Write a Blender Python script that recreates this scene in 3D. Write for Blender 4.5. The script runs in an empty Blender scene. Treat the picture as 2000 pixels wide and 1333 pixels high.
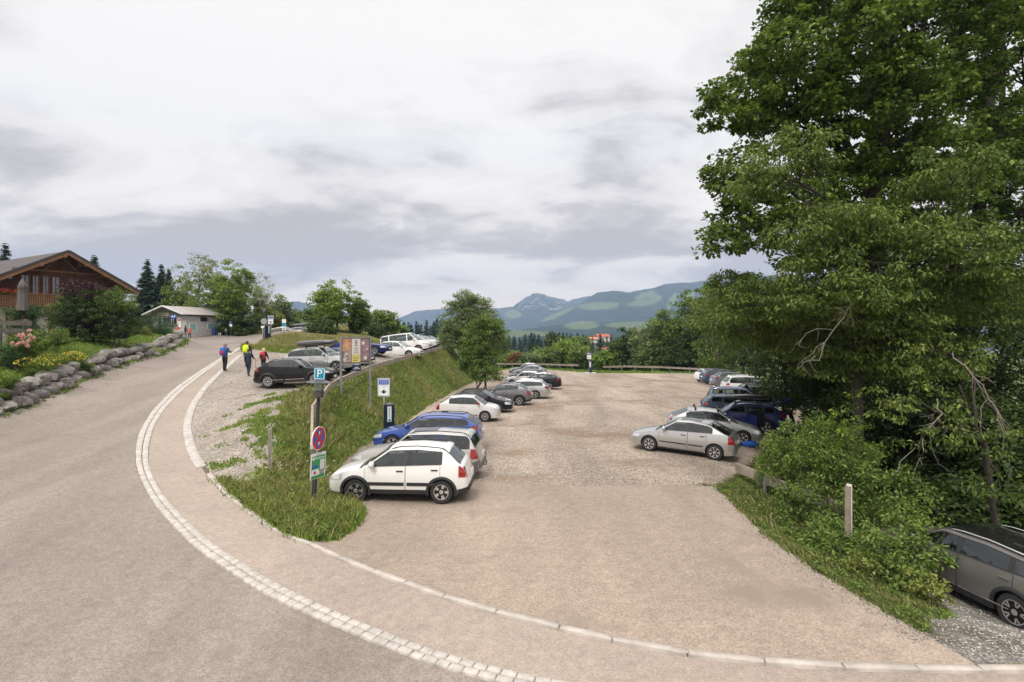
import bpy, bmesh, math, random
import numpy as np
from mathutils import Vector, Matrix, Euler
from mathutils.geometry import delaunay_2d_cdt
random.seed(7); RNG = np.random.default_rng(7)
R = math.radians
F, H, HY = 1111.0, 4.9, 650.0
scene = bpy.context.scene
COL = scene.collection

def at(px, py, z):
    Y = F*(H-z)/(py-HY)
    return ((px-1000)/F*Y, Y, z)
def atY(px, py, Y):
    return ((px-1000)/F*Y, Y, H-(py-HY)/F*Y)

# ------------------------------------------------------------------ materials
MATS = {}
def new_mat(name):
    m = bpy.data.materials.new(name); m.use_nodes = True
    nt = m.node_tree; b = nt.nodes['Principled BSDF']
    MATS[name] = m
    return m, nt, b
def rgba(c): return (c[0], c[1], c[2], 1.0)
def mat(name, col, rough=.6, metal=0., noise=None, bump=None, coat=0., spec=.5, col2=None, emit=None, tcoord='Object', ior=None):
    if name in MATS: return MATS[name]
    m, nt, b = new_mat(name)
    b.inputs['Base Color'].default_value = rgba(col)
    b.inputs['Roughness'].default_value = rough
    b.inputs['Metallic'].default_value = metal
    b.inputs['Specular IOR Level'].default_value = spec
    if ior: b.inputs['IOR'].default_value = ior
    if coat:
        b.inputs['Coat Weight'].default_value = coat
        b.inputs['Coat Roughness'].default_value = .04
    if emit:
        b.inputs['Emission Color'].default_value = rgba(emit); b.inputs['Emission Strength'].default_value = 1
    if noise or bump: tc = nt.nodes.new('ShaderNodeTexCoord')
    if noise:
        n = nt.nodes.new('ShaderNodeTexNoise'); n.inputs['Scale'].default_value = noise[0]; n.inputs['Detail'].default_value = 5
        n.inputs['Roughness'].default_value = .65
        nt.links.new(tc.outputs[tcoord], n.inputs['Vector'])
        rp = nt.nodes.new('ShaderNodeMapRange'); rp.inputs[1].default_value = .3; rp.inputs[2].default_value = .7
        nt.links.new(n.outputs['Fac'], rp.inputs[0])
        mx = nt.nodes.new('ShaderNodeMix'); mx.data_type = 'RGBA'
        a = noise[1]
        c2 = col2 or [min(1, c*(1+a)) for c in col]
        c1 = col if col2 else [c*(1-a) for c in col]
        mx.inputs[6].default_value = rgba(c1); mx.inputs[7].default_value = rgba(c2)
        nt.links.new(rp.outputs[0], mx.inputs[0]); nt.links.new(mx.outputs[2], b.inputs['Base Color'])
    if bump:
        n2 = nt.nodes.new('ShaderNodeTexNoise'); n2.inputs['Scale'].default_value = bump[0]; n2.inputs['Detail'].default_value = 4
        nt.links.new(tc.outputs[tcoord], n2.inputs['Vector'])
        bp = nt.nodes.new('ShaderNodeBump'); bp.inputs['Strength'].default_value = bump[1]; bp.inputs['Distance'].default_value = bump[2] if len(bump) > 2 else .02
        nt.links.new(n2.outputs['Fac'], bp.inputs['Height']); nt.links.new(bp.outputs[0], b.inputs['Normal'])
    return m

def ground_mat(name, c1, c2, c3, s_stone, s_patch, bump=.4, dist=.02, rough=.9, stain=None, lanes=None, cracks=0):
    """speckled gravel or asphalt: grains (voronoi cells) over broad patches"""
    m, nt, b = new_mat(name)
    L = nt.links.new; N = nt.nodes.new
    tc = N('ShaderNodeTexCoord')
    v = N('ShaderNodeTexVoronoi'); v.inputs['Scale'].default_value = s_stone; L(tc.outputs['Object'], v.inputs['Vector'])
    sep = N('ShaderNodeSeparateColor'); L(v.outputs['Color'], sep.inputs[0])
    cr = N('ShaderNodeValToRGB'); e = cr.color_ramp.elements
    e[0].position = 0; e[0].color = rgba(c1); e[1].position = 1; e[1].color = rgba(c3)
    k = e.new(.5); k.color = rgba(c2)
    L(sep.outputs[0], cr.inputs[0])
    n = N('ShaderNodeTexNoise'); n.inputs['Scale'].default_value = s_patch; n.inputs['Detail'].default_value = 6; n.inputs['Roughness'].default_value = .6
    L(tc.outputs['Object'], n.inputs['Vector'])
    rp = N('ShaderNodeMapRange'); rp.inputs[1].default_value = .32; rp.inputs[2].default_value = .68; rp.inputs[3].default_value = .86; rp.inputs[4].default_value = 1.1
    L(n.outputs['Fac'], rp.inputs[0])
    n3 = N('ShaderNodeTexNoise'); n3.inputs['Scale'].default_value = s_stone*.12; n3.inputs['Detail'].default_value = 4
    L(tc.outputs['Object'], n3.inputs['Vector'])
    rp3 = N('ShaderNodeMapRange'); rp3.inputs[1].default_value = .3; rp3.inputs[2].default_value = .7; rp3.inputs[3].default_value = .90; rp3.inputs[4].default_value = 1.09
    L(n3.outputs['Fac'], rp3.inputs[0])
    mm = N('ShaderNodeMath'); mm.operation = 'MULTIPLY'; L(rp.outputs[0], mm.inputs[0]); L(rp3.outputs[0], mm.inputs[1])
    vm = N('ShaderNodeVectorMath'); vm.operation = 'SCALE'; L(cr.outputs[0], vm.inputs[0]); L(mm.outputs[0], vm.inputs['Scale'])
    out = vm.outputs[0]
    if lanes:
        mp = N('ShaderNodeMapping'); mp.inputs['Rotation'].default_value = (0, 0, lanes[0]); mp.inputs['Scale'].default_value = (lanes[1], lanes[2], 1); L(tc.outputs['Object'], mp.inputs[0])
        nl = N('ShaderNodeTexNoise'); nl.inputs['Scale'].default_value = 1; nl.inputs['Detail'].default_value = 5; nl.inputs['Distortion'].default_value = .5; L(mp.outputs[0], nl.inputs['Vector'])
        rl_ = N('ShaderNodeMapRange'); rl_.inputs[1].default_value = .38; rl_.inputs[2].default_value = .62; rl_.inputs[3].default_value = 1-lanes[3]; rl_.inputs[4].default_value = 1+lanes[3]; L(nl.outputs['Fac'], rl_.inputs[0])
        v2 = N('ShaderNodeVectorMath'); v2.operation = 'SCALE'; L(out, v2.inputs[0]); L(rl_.outputs[0], v2.inputs['Scale']); out = v2.outputs[0]
    if stain:
        n4 = N('ShaderNodeTexNoise'); n4.inputs['Scale'].default_value = stain[1]; n4.inputs['Detail'].default_value = 7; n4.inputs['Roughness'].default_value = .62
        L(tc.outputs['Object'], n4.inputs['Vector'])
        r4 = N('ShaderNodeMapRange'); r4.inputs[1].default_value = stain[2]; r4.inputs[2].default_value = stain[2]+.1; L(n4.outputs['Fac'], r4.inputs[0])
        mx = N('ShaderNodeMix'); mx.data_type = 'RGBA'; L(r4.outputs[0], mx.inputs[0]); L(out, mx.inputs[6]); mx.inputs[7].default_value = rgba(stain[0])
        out = mx.outputs[2]
    if cracks:
        wn = N('ShaderNodeTexNoise'); wn.inputs['Scale'].default_value = 1.1; wn.inputs['Detail'].default_value = 4; L(tc.outputs['Object'], wn.inputs['Vector'])
        ws = N('ShaderNodeVectorMath'); ws.operation = 'SCALE'; L(wn.outputs['Color'], ws.inputs[0]); ws.inputs['Scale'].default_value = 1.6
        wa = N('ShaderNodeVectorMath'); L(tc.outputs['Object'], wa.inputs[0]); L(ws.outputs[0], wa.inputs[1])
        vc = N('ShaderNodeTexVoronoi'); vc.feature = 'DISTANCE_TO_EDGE'; vc.inputs['Scale'].default_value = .16; L(wa.outputs[0], vc.inputs['Vector'])
        rc = N('ShaderNodeMapRange'); rc.inputs[1].default_value = 0; rc.inputs[2].default_value = .0045; rc.inputs[3].default_value = cracks; rc.inputs[4].default_value = 0; L(vc.outputs['Distance'], rc.inputs[0])
        mc = N('ShaderNodeMix'); mc.data_type = 'RGBA'; L(rc.outputs[0], mc.inputs[0]); L(out, mc.inputs[6]); mc.inputs[7].default_value = (.09,.075,.062,1); out = mc.outputs[2]
    L(out, b.inputs['Base Color'])
    b.inputs['Roughness'].default_value = rough; b.inputs['Specular IOR Level'].default_value = .25
    bp = N('ShaderNodeBump'); bp.inputs['Strength'].default_value = bump; bp.inputs['Distance'].default_value = dist
    L(sep.outputs[1], bp.inputs['Height']); L(bp.outputs[0], b.inputs['Normal'])
    return m

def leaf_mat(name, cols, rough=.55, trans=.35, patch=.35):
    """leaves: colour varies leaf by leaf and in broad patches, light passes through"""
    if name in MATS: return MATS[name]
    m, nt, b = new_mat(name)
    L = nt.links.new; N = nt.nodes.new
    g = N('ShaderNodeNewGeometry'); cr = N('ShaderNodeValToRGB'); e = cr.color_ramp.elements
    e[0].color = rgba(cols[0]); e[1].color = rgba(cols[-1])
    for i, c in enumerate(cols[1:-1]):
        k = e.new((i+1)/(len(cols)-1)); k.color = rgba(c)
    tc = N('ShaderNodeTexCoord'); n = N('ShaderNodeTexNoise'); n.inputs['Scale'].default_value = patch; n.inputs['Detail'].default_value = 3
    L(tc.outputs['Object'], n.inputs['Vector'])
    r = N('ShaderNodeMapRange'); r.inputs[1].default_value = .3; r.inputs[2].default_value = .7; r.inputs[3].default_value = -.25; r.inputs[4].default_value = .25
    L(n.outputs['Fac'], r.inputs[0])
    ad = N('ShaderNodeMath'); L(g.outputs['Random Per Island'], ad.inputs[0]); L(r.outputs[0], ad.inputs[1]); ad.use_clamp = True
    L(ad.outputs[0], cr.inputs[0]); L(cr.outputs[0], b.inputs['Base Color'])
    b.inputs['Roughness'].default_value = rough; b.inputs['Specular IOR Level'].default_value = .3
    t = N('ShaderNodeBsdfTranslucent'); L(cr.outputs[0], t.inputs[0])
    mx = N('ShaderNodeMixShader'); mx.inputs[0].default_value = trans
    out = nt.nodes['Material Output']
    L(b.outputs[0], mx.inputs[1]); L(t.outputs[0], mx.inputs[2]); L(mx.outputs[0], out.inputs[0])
    return m

# ------------------------------------------------------------------ object helpers
def setp(o, label=None, cat=None, group=None, kind=None):
    if label: o['label'] = label
    if cat: o['category'] = cat
    if group: o['group'] = group
    if kind: o['kind'] = kind
    return o
def empty(name, loc, rz=0, label=None, cat=None, group=None):
    o = bpy.data.objects.new(name, None); COL.objects.link(o); o.location = loc; o.rotation_euler = (0, 0, rz)
    return setp(o, label, cat, group)
def link(name, me, mats, parent=None, smooth=False, angle=None):
    o = bpy.data.objects.new(name, me); COL.objects.link(o)
    if not isinstance(mats, (list, tuple)): mats = [mats]
    for m in mats: me.materials.append(m)
    if parent: o.parent = parent
    if smooth:
        me.polygons.foreach_set('use_smooth', [True]*len(me.polygons))
        if angle: me.set_sharp_from_angle(angle=R(angle))
    return o
def mesh_np(name, V, FQ, mats=None, parent=None, smooth=False, midx=None, k=4):
    """fast mesh from arrays; FQ is (n,k)"""
    me = bpy.data.meshes.new(name)
    V = np.asarray(V, np.float32).reshape(-1, 3); FQ = np.asarray(FQ, np.int32)
    k = FQ.shape[1]
    me.vertices.add(len(V)); me.vertices.foreach_set('co', V.ravel())
    me.loops.add(FQ.size); me.loops.foreach_set('vertex_index', FQ.ravel())
    me.polygons.add(len(FQ)); me.polygons.foreach_set('loop_start', np.arange(0, FQ.size, k, dtype=np.int32))
    me.polygons.foreach_set('loop_total', np.full(len(FQ), k, np.int32))
    if midx is not None: me.polygons.foreach_set('material_index', np.asarray(midx, np.int32))
    me.update(calc_edges=True); me.validate()
    if mats is None: return me
    return link(name, me, mats, parent, smooth)
class MB:
    """collects simple shapes into one mesh"""
    def __init__(s): s.v = []; s.f = []; s.m = []
    def add(s, vs, fs, mi=0):
        b = len(s.v); s.v += [tuple(v) for v in vs]; s.f += [[b+i for i in f] for f in fs]; s.m += [mi]*len(fs)
    def box(s, c, d, rz=0, mi=0, rx=0, ry=0):
        x, y, z = d[0]/2, d[1]/2, d[2]/2
        M = Euler((rx, ry, rz)).to_matrix(); c = Vector(c)
        vs = [c + M @ Vector(p) for p in [(-x,-y,-z),(x,-y,-z),(x,y,-z),(-x,y,-z),(-x,-y,z),(x,-y,z),(x,y,z),(-x,y,z)]]
        s.add(vs, [[0,3,2,1],[4,5,6,7],[0,1,5,4],[1,2,6,5],[2,3,7,6],[3,0,4,7]], mi)
    def beam(s, a, b, w, h, mi=0, up=(0,0,1)):
        a = Vector(a); b = Vector(b); d = (b-a).normalized(); u = Vector(up); sd = d.cross(u).normalized()*w/2; uu = sd.cross(d).normalized()*h/2
        vs = []
        for p in (a, b):
            for q in (-sd-uu, sd-uu, sd+uu, -sd+uu): vs.append(p+q)
        s.add(vs, [[0,1,2,3],[7,6,5,4],[0,4,5,1],[1,5,6,2],[2,6,7,3],[3,7,4,0]], mi)
    def tube(s, pts, rad, n=8, mi=0, cap=True):
        pts = [Vector(p) for p in pts]
        if not isinstance(rad, (list, tuple)): rad = [rad]*len(pts)
        rings = []
        for i, p in enumerate(pts):
            d = (pts[min(i+1, len(pts)-1)]-pts[max(i-1, 0)]).normalized()
            u = d.orthogonal().normalized() if i == 0 else (u - d*u.dot(d)).normalized()
            w = d.cross(u)
            rings.append([p + (u*math.cos(2*math.pi*k/n)+w*math.sin(2*math.pi*k/n))*rad[i] for k in range(n)])
        vs = [v for r in rings for v in r]; fs = []
        for i in range(len(pts)-1):
            for k in range(n):
                fs.append([i*n+k, i*n+(k+1)%n, (i+1)*n+(k+1)%n, (i+1)*n+k])
        if cap: fs.append(list(range(n))[::-1]); fs.append([(len(pts)-1)*n+k for k in range(n)])
        s.add(vs, fs, mi)
    def lathe(s, prof, c=(0,0,0), n=16, mi=0, M=None, sx=1, sy=1):
        vs = []; fs = []
        for r, z in prof:
            for k in range(n):
                a = 2*math.pi*k/n; p = Vector((r*math.cos(a)*sx, r*math.sin(a)*sy, z))
                if M is not None: p = M @ p
                vs.append(p + Vector(c))
        for i in range(len(prof)-1):
            for k in range(n): fs.append([i*n+k, i*n+(k+1)%n, (i+1)*n+(k+1)%n, (i+1)*n+k])
        if prof[0][0] > 1e-4: fs.append(list(range(n))[::-1])
        if prof[-1][0] > 1e-4: fs.append([(len(prof)-1)*n+k for k in range(n)])
        s.add(vs, fs, mi)
    def build(s, name, mats, parent=None, smooth=False, angle=None):
        me = bpy.data.meshes.new(name); me.from_pydata([tuple(v) for v in s.v], [], s.f)
        me.polygons.foreach_set('material_index', s.m); me.update()
        return link(name, me, mats, parent, smooth or angle is not None, angle)
def text_mesh(name, body, size, mtl, parent, loc, rot, ext=.002, sx=1):
    cu = bpy.data.curves.new(name, 'FONT'); cu.body = body; cu.size = size; cu.align_x = 'CENTER'; cu.align_y = 'CENTER'; cu.extrude = ext
    cu.resolution_u = 2
    o = bpy.data.objects.new(name, cu)
    me = bpy.data.meshes.new_from_object(o)
    bpy.data.objects.remove(o); bpy.data.curves.remove(cu)
    o = link(name, me, mtl, parent); o.location = loc; o.rotation_euler = rot; o.scale = (sx, 1, 1)
    return o
def copy_tree(o, parent=None):
    c = o.copy(); COL.objects.link(c)
    if parent: c.parent = parent
    for ch in list(o.children): copy_tree(ch, c)
    return c

# ------------------------------------------------------------------ terrain
def zr(Y):   # height of the road against distance
    return float(np.interp(Y, [-20, 6, 10, 14, 22, 30, 36, 57, 79, 95, 140], [-.5, -.05, .12, .4, 1.15, 1.95, 2.5, 3.77, 4.6, 4.85, 5.2]))
def zl(Y):   # height of the lower car park
    return -0.012*max(0, Y-16)
def zu(Y): return 2.05+.025*(Y-30)
def onprof(px, py, prof):
    lo, hi = 4.0, 130.0
    f = lambda Y: F*(H-prof(Y))/(py-HY) - Y
    for _ in range(60):
        m = (lo+hi)/2
        if f(m) > 0: lo = m
        else: hi = m
    return ((px-1000)/F*lo, lo, prof(lo))
RL = lambda pts: [onprof(x, y, zr) for x, y in pts]
LL = lambda pts: [onprof(x, y, zl) for x, y in pts]
band_out = RL([(472,677),(454,686),(420,706),(385,728),(345,756),(318,780),(290,812),(272,846),(264,880),(266,915),(280,950),(300,985),(345,1040),(400,1088),(460,1130),(540,1177),(640,1222),(740,1262),(850,1305),(935,1333)]) + [(2.2,7.3,0),(6,6.75,0),(16,6.6,0)]
band_in = RL([(474,680),(460,688),(432,706),(402,728),(364,758),(336,785),(310,817),(296,850),(290,882),(291,910),(302,940),(322,972),(370,1025),(420,1067),(480,1110),(560,1153),(660,1202),(780,1250),(900,1291),(1000,1318),(1080,1335)]) + [(4,7.35,0),(7,7.2,0),(16,7.1,0)]
kerb_in = RL([(476,694),(460,706),(440,724),(418,745),(394,775),(380,803),(374,832),(378,862),(390,893),(410,922),(440,955),(480,988),(530,1021),(580,1046),(625,1064),(700,1097),(760,1124),(830,1150),(900,1172),(1000,1200),(1100,1225),(1200,1248),(1300,1267),(1400,1281),(1500,1292),(1600,1299),(1700,1303),(1800,1305),(1910,1305)]) + [(8.6,8.35,0),(16,8.5,0)]
def smooth_line(pts, step=.5):
    P = np.array(pts)[:, :2]
    d = np.r_[0, np.cumsum(np.hypot(*np.diff(P, axis=0).T))]
    n = max(4, int(d[-1]/step)); t = np.linspace(0, d[-1], n)
    # cubic hermite with averaged tangents
    m = np.zeros_like(P); m[1:-1] = (P[2:]-P[:-2])/(d[2:]-d[:-2])[:, None]; m[0] = (P[1]-P[0])/(d[1]-d[0]); m[-1] = (P[-1]-P[-2])/(d[-1]-d[-2])
    i = np.clip(np.searchsorted(d, t)-1, 0, len(d)-2); hh = (d[i+1]-d[i]); s = (t-d[i])/hh; s = s[:, None]; hh = hh[:, None]
    Q = (2*s**3-3*s**2+1)*P[i]+(s**3-2*s**2+s)*hh*m[i]+(-2*s**3+3*s**2)*P[i+1]+(s**3-s**2)*hh*m[i+1]
    for _ in range(4): Q[1:-1] = (Q[:-2]+2*Q[1:-1]+Q[2:])/4
    return Q
BO, BI, KI = smooth_line(band_out), smooth_line(band_in), smooth_line(kerb_in)
def offset(Q, d):
    t = np.gradient(Q, axis=0); t /= np.hypot(*t.T)[:, None]
    return Q + np.c_[-t[:, 1], t[:, 0]]*d
KO = offset(KI, -.15)
if np.hypot(*(KO[len(KO)//2]-BI[len(BI)//2])) > np.hypot(*(KI[len(KI)//2]-BI[len(BI)//2])): KO = offset(KI, .15)
wall_foot = RL([(0,814),(60,796),(130,764),(190,737),(250,713),(298,699),(330,690),(362,670),(356,660)]) + [(-48,77,4.5)]
wall_foot = [(-24, 9, .2), (-21.5, 17, 1.0)] + wall_foot
WF = smooth_line(wall_foot, .8)
road_top = [(-46,84,4.7),(-36,84,4.7),(-30,80,4.55),(-26,72,4.3)]
mound_edge = [(-25.2,62,4.0),(-24.6,55,3.7),(-22.8,50.5,3.35),(-20.3,49.6,3.1),(-17,50.5,2.95),(-14,56,2.9),(-13,70,3.1),(-12,85,3.1)]
rail_line = [(-6.45,18.3,.42),(-6.93,20.4,.88),(-7.65,22.5,1.28),(-8.33,24.6,1.62),(-8.3,26.6,1.80),(-8.55,31,1.95),(-8.45,36,2.18),(-7.9,45,2.4),(-6.9,58,2.75),(-6.6,68,2.85),(-7,80,2.9)]
rail_line = [(x-.25*(y>20), y, z) for x, y, z in rail_line]
lot_left = [(-4.15,13.25,0),(-3.66,14.75,0),(-4.25,16.2,0),(-5.3,17.4,0),(-6.0,18.8,0),(-6.3,21,-.05),(-6.4,25,-.1),(-6.0,30,-.16),(-5.9,36.5,-.25),(-5.5,45,-.35),(-4.9,54,-.46),(-4.2,63,-.56),(-4.6,72,-.67),(-7,82,-.8),(-14,90,-.9)]
lot_far = [(-14,96,-1.0),(0,91.5,-.9)] + [(7.3,88,-.95),(12.6,82,-.95),(19.5,84,-1.1),(27,84,-1.15)] 
lot_right = [(28,78,-1.1),(30.5,72,-1.05),(29.8,64,-1.0),(26.5,52,-.8),(22.8,41,-.6),(17.5,33.5,-.48),(12.6,27.5,-.42),(9.8,23,-.36),(8.5,21,-.30),(6.7,18.5,-.05)]
apron_right = LL([(1395,950),(1440,990),(1480,1035),(1530,1072),(1600,1115),(1700,1178),(1800,1240),(1905,1303)])
apron_top = LL([(885,938),(1000,944),(1100,946),(1200,949),(1300,955),(1395,950)])
# control points for the height of the whole terrain
CP = []
def cp(*p):
    for q in p: CP.append(tuple(q))
def dens(pts, step):
    P = np.array(pts, float); d = np.r_[0, np.cumsum(np.hypot(*np.diff(P[:, :2], axis=0).T))]
    n = max(2, int(d[-1]/step)+1); t = np.linspace(0, d[-1], n)
    return [tuple(np.interp(x, d, P[:, k]) for k in range(3)) for x in t]
cp(*dens([(p[0], p[1], zr(p[1])) for p in band_out], 3)); cp(*dens([(p[0], p[1], zr(p[1])) for p in kerb_in[2:]], 3))
cp(*dens(wall_foot, 4)); cp(*dens(road_top, 6)); cp(*dens(mound_edge[:6], 3)); cp(*dens(rail_line, 1.5)); cp(*dens(lot_left, 2.5))
cp(*dens([(x+1.4, y, z) for x, y, z in lot_left[3:]], 2.5)); cp((5.4,23,-.05),(10,31,-.25),(6,27,-.1),(16,42,-.5),(20,52,-.7),(23,62,-.9),(20,72,-.95))
cp(*dens(lot_far, 7)); cp(*dens(lot_right, 4)); cp(*dens(apron_right, 2))
for x, y in [(0,12),(3,12),(0,16),(3,18),(0,22),(4,24),(0,30),(6,30),(0,40),(10,40),(15,50),(0,50),(5,62),(20,62),(5,75),(18,75),(0,85)]: cp((x, y, zl(y)))
for x, y in [(-8,5),(0,2),(-12,12),(-18,14),(-15,20),(6,3),(-6,-6),(8,-6),(-20,4)]: cp((x, y, zr(max(y, 6))))
cp((-14,28,1.72),(-11.5,31,1.78),(-14,32,1.85),(-9.8,31,1.85),(-12,33.2,2.0))
for x, y in [(-16,40),(-12,40),(-13,50),(-9.5,50),(-10,60),(-9,70),(-10,65),(-10,75)]: cp((x, y, min(2.85, zu(y))))
cp((-11.5,35.5,2.42),(-11,38,2.42),(-10,55,2.7),(-10,80,2.8),(-8,84,2.7),(-12,86,2.7),(-9,98,1.8),(-14,100,2.2),(-12,95,2.3))
cp((-16,80,3.2))
cp((-23,57.5,4.55),(-20.8,59,4.45),(-25,66,4.3),(-19,66,4.1),(-17.5,56,3.4),(-16,63,3.3),(-14.5,70,3.3),(-20,76,4.2))       # the mound
# bank shoulder just outside the rail and a softened foot
cp((-7.6,24.5,1.1),(-7.9,28,1.6),(-7.9,33,1.7),(-7.6,40,1.8),(-6.8,50,1.9))
# garden behind the boulder wall
for p in dens(wall_foot[1:], 4): cp((p[0]-1.5, p[1]+.9, p[2]+1.0))
cp((-30,30,2.9),(-34,36,3.6),(-36,44,4.1),(-42,50,4.3),(-30,44,3.9),(-36,56,4.4),(-44,66,4.6),(-60,40,4.3),(-60,70,5),(-52,82,4.9),(-70,20,3.5),(-34,92,4.9),(-20,95,4.7),(-45,110,5.2))
# gully to the right, slope with the grey estate
cp((9.85,11,-.87),(9.2,12.8,-.82),(11.5,13.4,-.85),(11.8,11,-.9),(8.4,14.4,-.75),(13,16,-1.1),(14,10,-.7),(16,8.5,-.2),(7.4,12.5,-.35))
cp((14,20,-1.8),(18,26,-2.4),(25,32,-2.6),(30,40,-2.5),(24,20,-3),(34,30,-4),(36,50,-3),(36,66,-2.2),(45,40,-4.5),(40,15,-3),(50,60,-4),(21,37,-.4),(18.5,31,-.7))
cp((10,106,-4),(30,102,-3.5),(-8,106,-3),(40,84,-2.5),(-20,108,1.5))
CPA = np.array(CP)
# merge near-duplicate control points
keep = []
for i in range(len(CPA)):
    if all((CPA[i, 0]-CPA[j, 0])**2+(CPA[i, 1]-CPA[j, 1])**2 > .3 for j in keep): keep.append(i)
CPA = CPA[keep]
def _phi(r2): return r2*np.log(np.sqrt(r2)+1e-9)
_n = len(CPA); _sx = CPA[:, :2]
_K = _phi(((_sx[:, None]-_sx[None])**2).sum(-1)) + np.eye(_n)*.6
_Pm = np.c_[np.ones(_n), _sx]; _A = np.block([[_K, _Pm], [_Pm.T, np.zeros((3, 3))]])
_w = np.linalg.solve(_A, np.r_[CPA[:, 2], 0, 0, 0])
def h_far(X, Y):
    D = np.hypot(X, Y)
    z = np.interp(D, [60, 130, 260, 420, 700, 1500, 9000], [-3., -8, -10, -12, -24, -60, -60])+7.5*np.exp(-((X-55)**2+(Y-350)**2)/45**2)
    left = np.interp(np.arctan2(X, Y), [R(-34), R(-22)], [1, 0])*np.interp(np.abs(Y), [0, 30], [1, 1])
    zl_ = np.interp(D, [60, 140, 400, 9000], [4.5, 4, -10, -60])
    z = z*(1-left)+zl_*left
    back = np.interp(Y, [-40, 0], [1, 0])
    z = z*(1-back)+back*np.interp(D, [20, 200, 9000], [0, 0, -60])
    return z + 2.5*np.sin(X/70+1)*np.sin(Y/55)*np.clip((D-120)/200, 0, 1)
def h(X, Y):
    X = np.atleast_1d(np.asarray(X, float)); Y = np.atleast_1d(np.asarray(Y, float))
    xc, yc = np.clip(X, -70, 52), np.clip(Y, -8, 112)
    z = np.zeros(len(X))
    for s in range(0, len(X), 20000):
        q = np.c_[xc[s:s+20000], yc[s:s+20000]]
        r2 = ((q[:, None]-_sx[None])**2).sum(-1)
        z[s:s+20000] = _phi(r2) @ _w[:_n] + np.c_[np.ones(len(q)), q] @ _w[_n:]
    e = np.maximum(np.abs(X-xc), np.abs(Y-yc))
    k = np.clip(e/45, 0, 1); k = k*k*(3-2*k)
    return z*(1-k)+h_far(X, Y)*k
def hz(x, y): return float(h([x], [y])[0])
def inside(poly, X, Y):
    P = np.asarray(poly)[:, :2]; c = np.zeros(len(X), bool); j = len(P)-1
    for i in range(len(P)):
        xi, yi = P[i]; xj, yj = P[j]
        if yi != yj:
            k = ((yi > Y) != (yj > Y)) & (X < (xj-xi)*(Y-yi)/(yj-yi)+xi)
            c ^= k
        j = i
    return c
ML, LLl, LF, LR, AR, AT = [smooth_line(p, .8) for p in (mound_edge, lot_left, lot_far, lot_right, apron_right, apron_top)]
RT = smooth_line(road_top, 1.5)
rail_xy = np.array(rail_line)[:, :2]
i0 = int(np.argmin(np.abs(KI[:, 1]-14.8) + (KI[:, 0] > -2)*99))            # kerb beside the lamp
i1 = int(np.argmin(np.hypot(KI[:, 0]-LLl[0, 0], KI[:, 1]-LLl[0, 1])))
grav_edge = np.array([(-7.6,16.2),(-7.4,17.4),(-7.7,19),(-8.6,21),(-9.4,23.5),(-9.8,25.6),(-9.6,27.9)])
P_band = np.r_[BO, BI[::-1]]
P_kerb = np.r_[KO, KI[::-1]]
P_walk = np.r_[BI, KO[::-1]]
P_road = np.r_[BO[::-1][:0], BO, [[16, -8], [-30, -8], [-26, 4]], WF, RT, ML[:8], [[-23.4, 52]]]
P_road_b = np.r_[BO[:1], KI[:1], ML[6:18]]
P_apron = np.r_[LLl[:max(3, int(len(LLl)*.055))], AT, AR[1:], KI[i1:int(np.argmin(np.abs(KI[:,0]-AR[-1][0])))][::-1]]
P_lot = np.r_[LLl, LF[1:], LR[1:], AT[::-1][1:]]
RQ = smooth_line(np.array(rail_line)[:, :2], .7)
_o = offset(RQ, .55); RQI = _o if _o[20, 0] < RQ[20, 0] else offset(RQ, -.55)
P_upper = np.r_[KI[:int(np.argmin(np.abs(KI[:,1]-16.2)+(KI[:,0]>-4)*99))][::-1], ML[10:], RQI[16:][::-1], grav_edge[::-1]]
P_pull = np.r_[AR[AR[:, 1] < 9.4][:, :], [[16, 8.62], [16, 18], [9.2, 18], [8.8, 15], [8.6, 12.9], [8.7, 11.4], [8.2, 10.4], [7.3, 9.9]]]
P_apron_x = np.array([(-3.9,13.5)])
near_polys = dict(band=P_band, kerb=P_kerb, walk=P_walk, road=P_road, apron=P_apron, lot=P_lot, upper=P_upper, pull=P_pull)
def rough_line(Q, amp, seed):
    r = np.random.default_rng(seed); Q = Q.copy(); Q[1:-1] += r.normal(0, amp, Q[1:-1].shape); return Q
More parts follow.
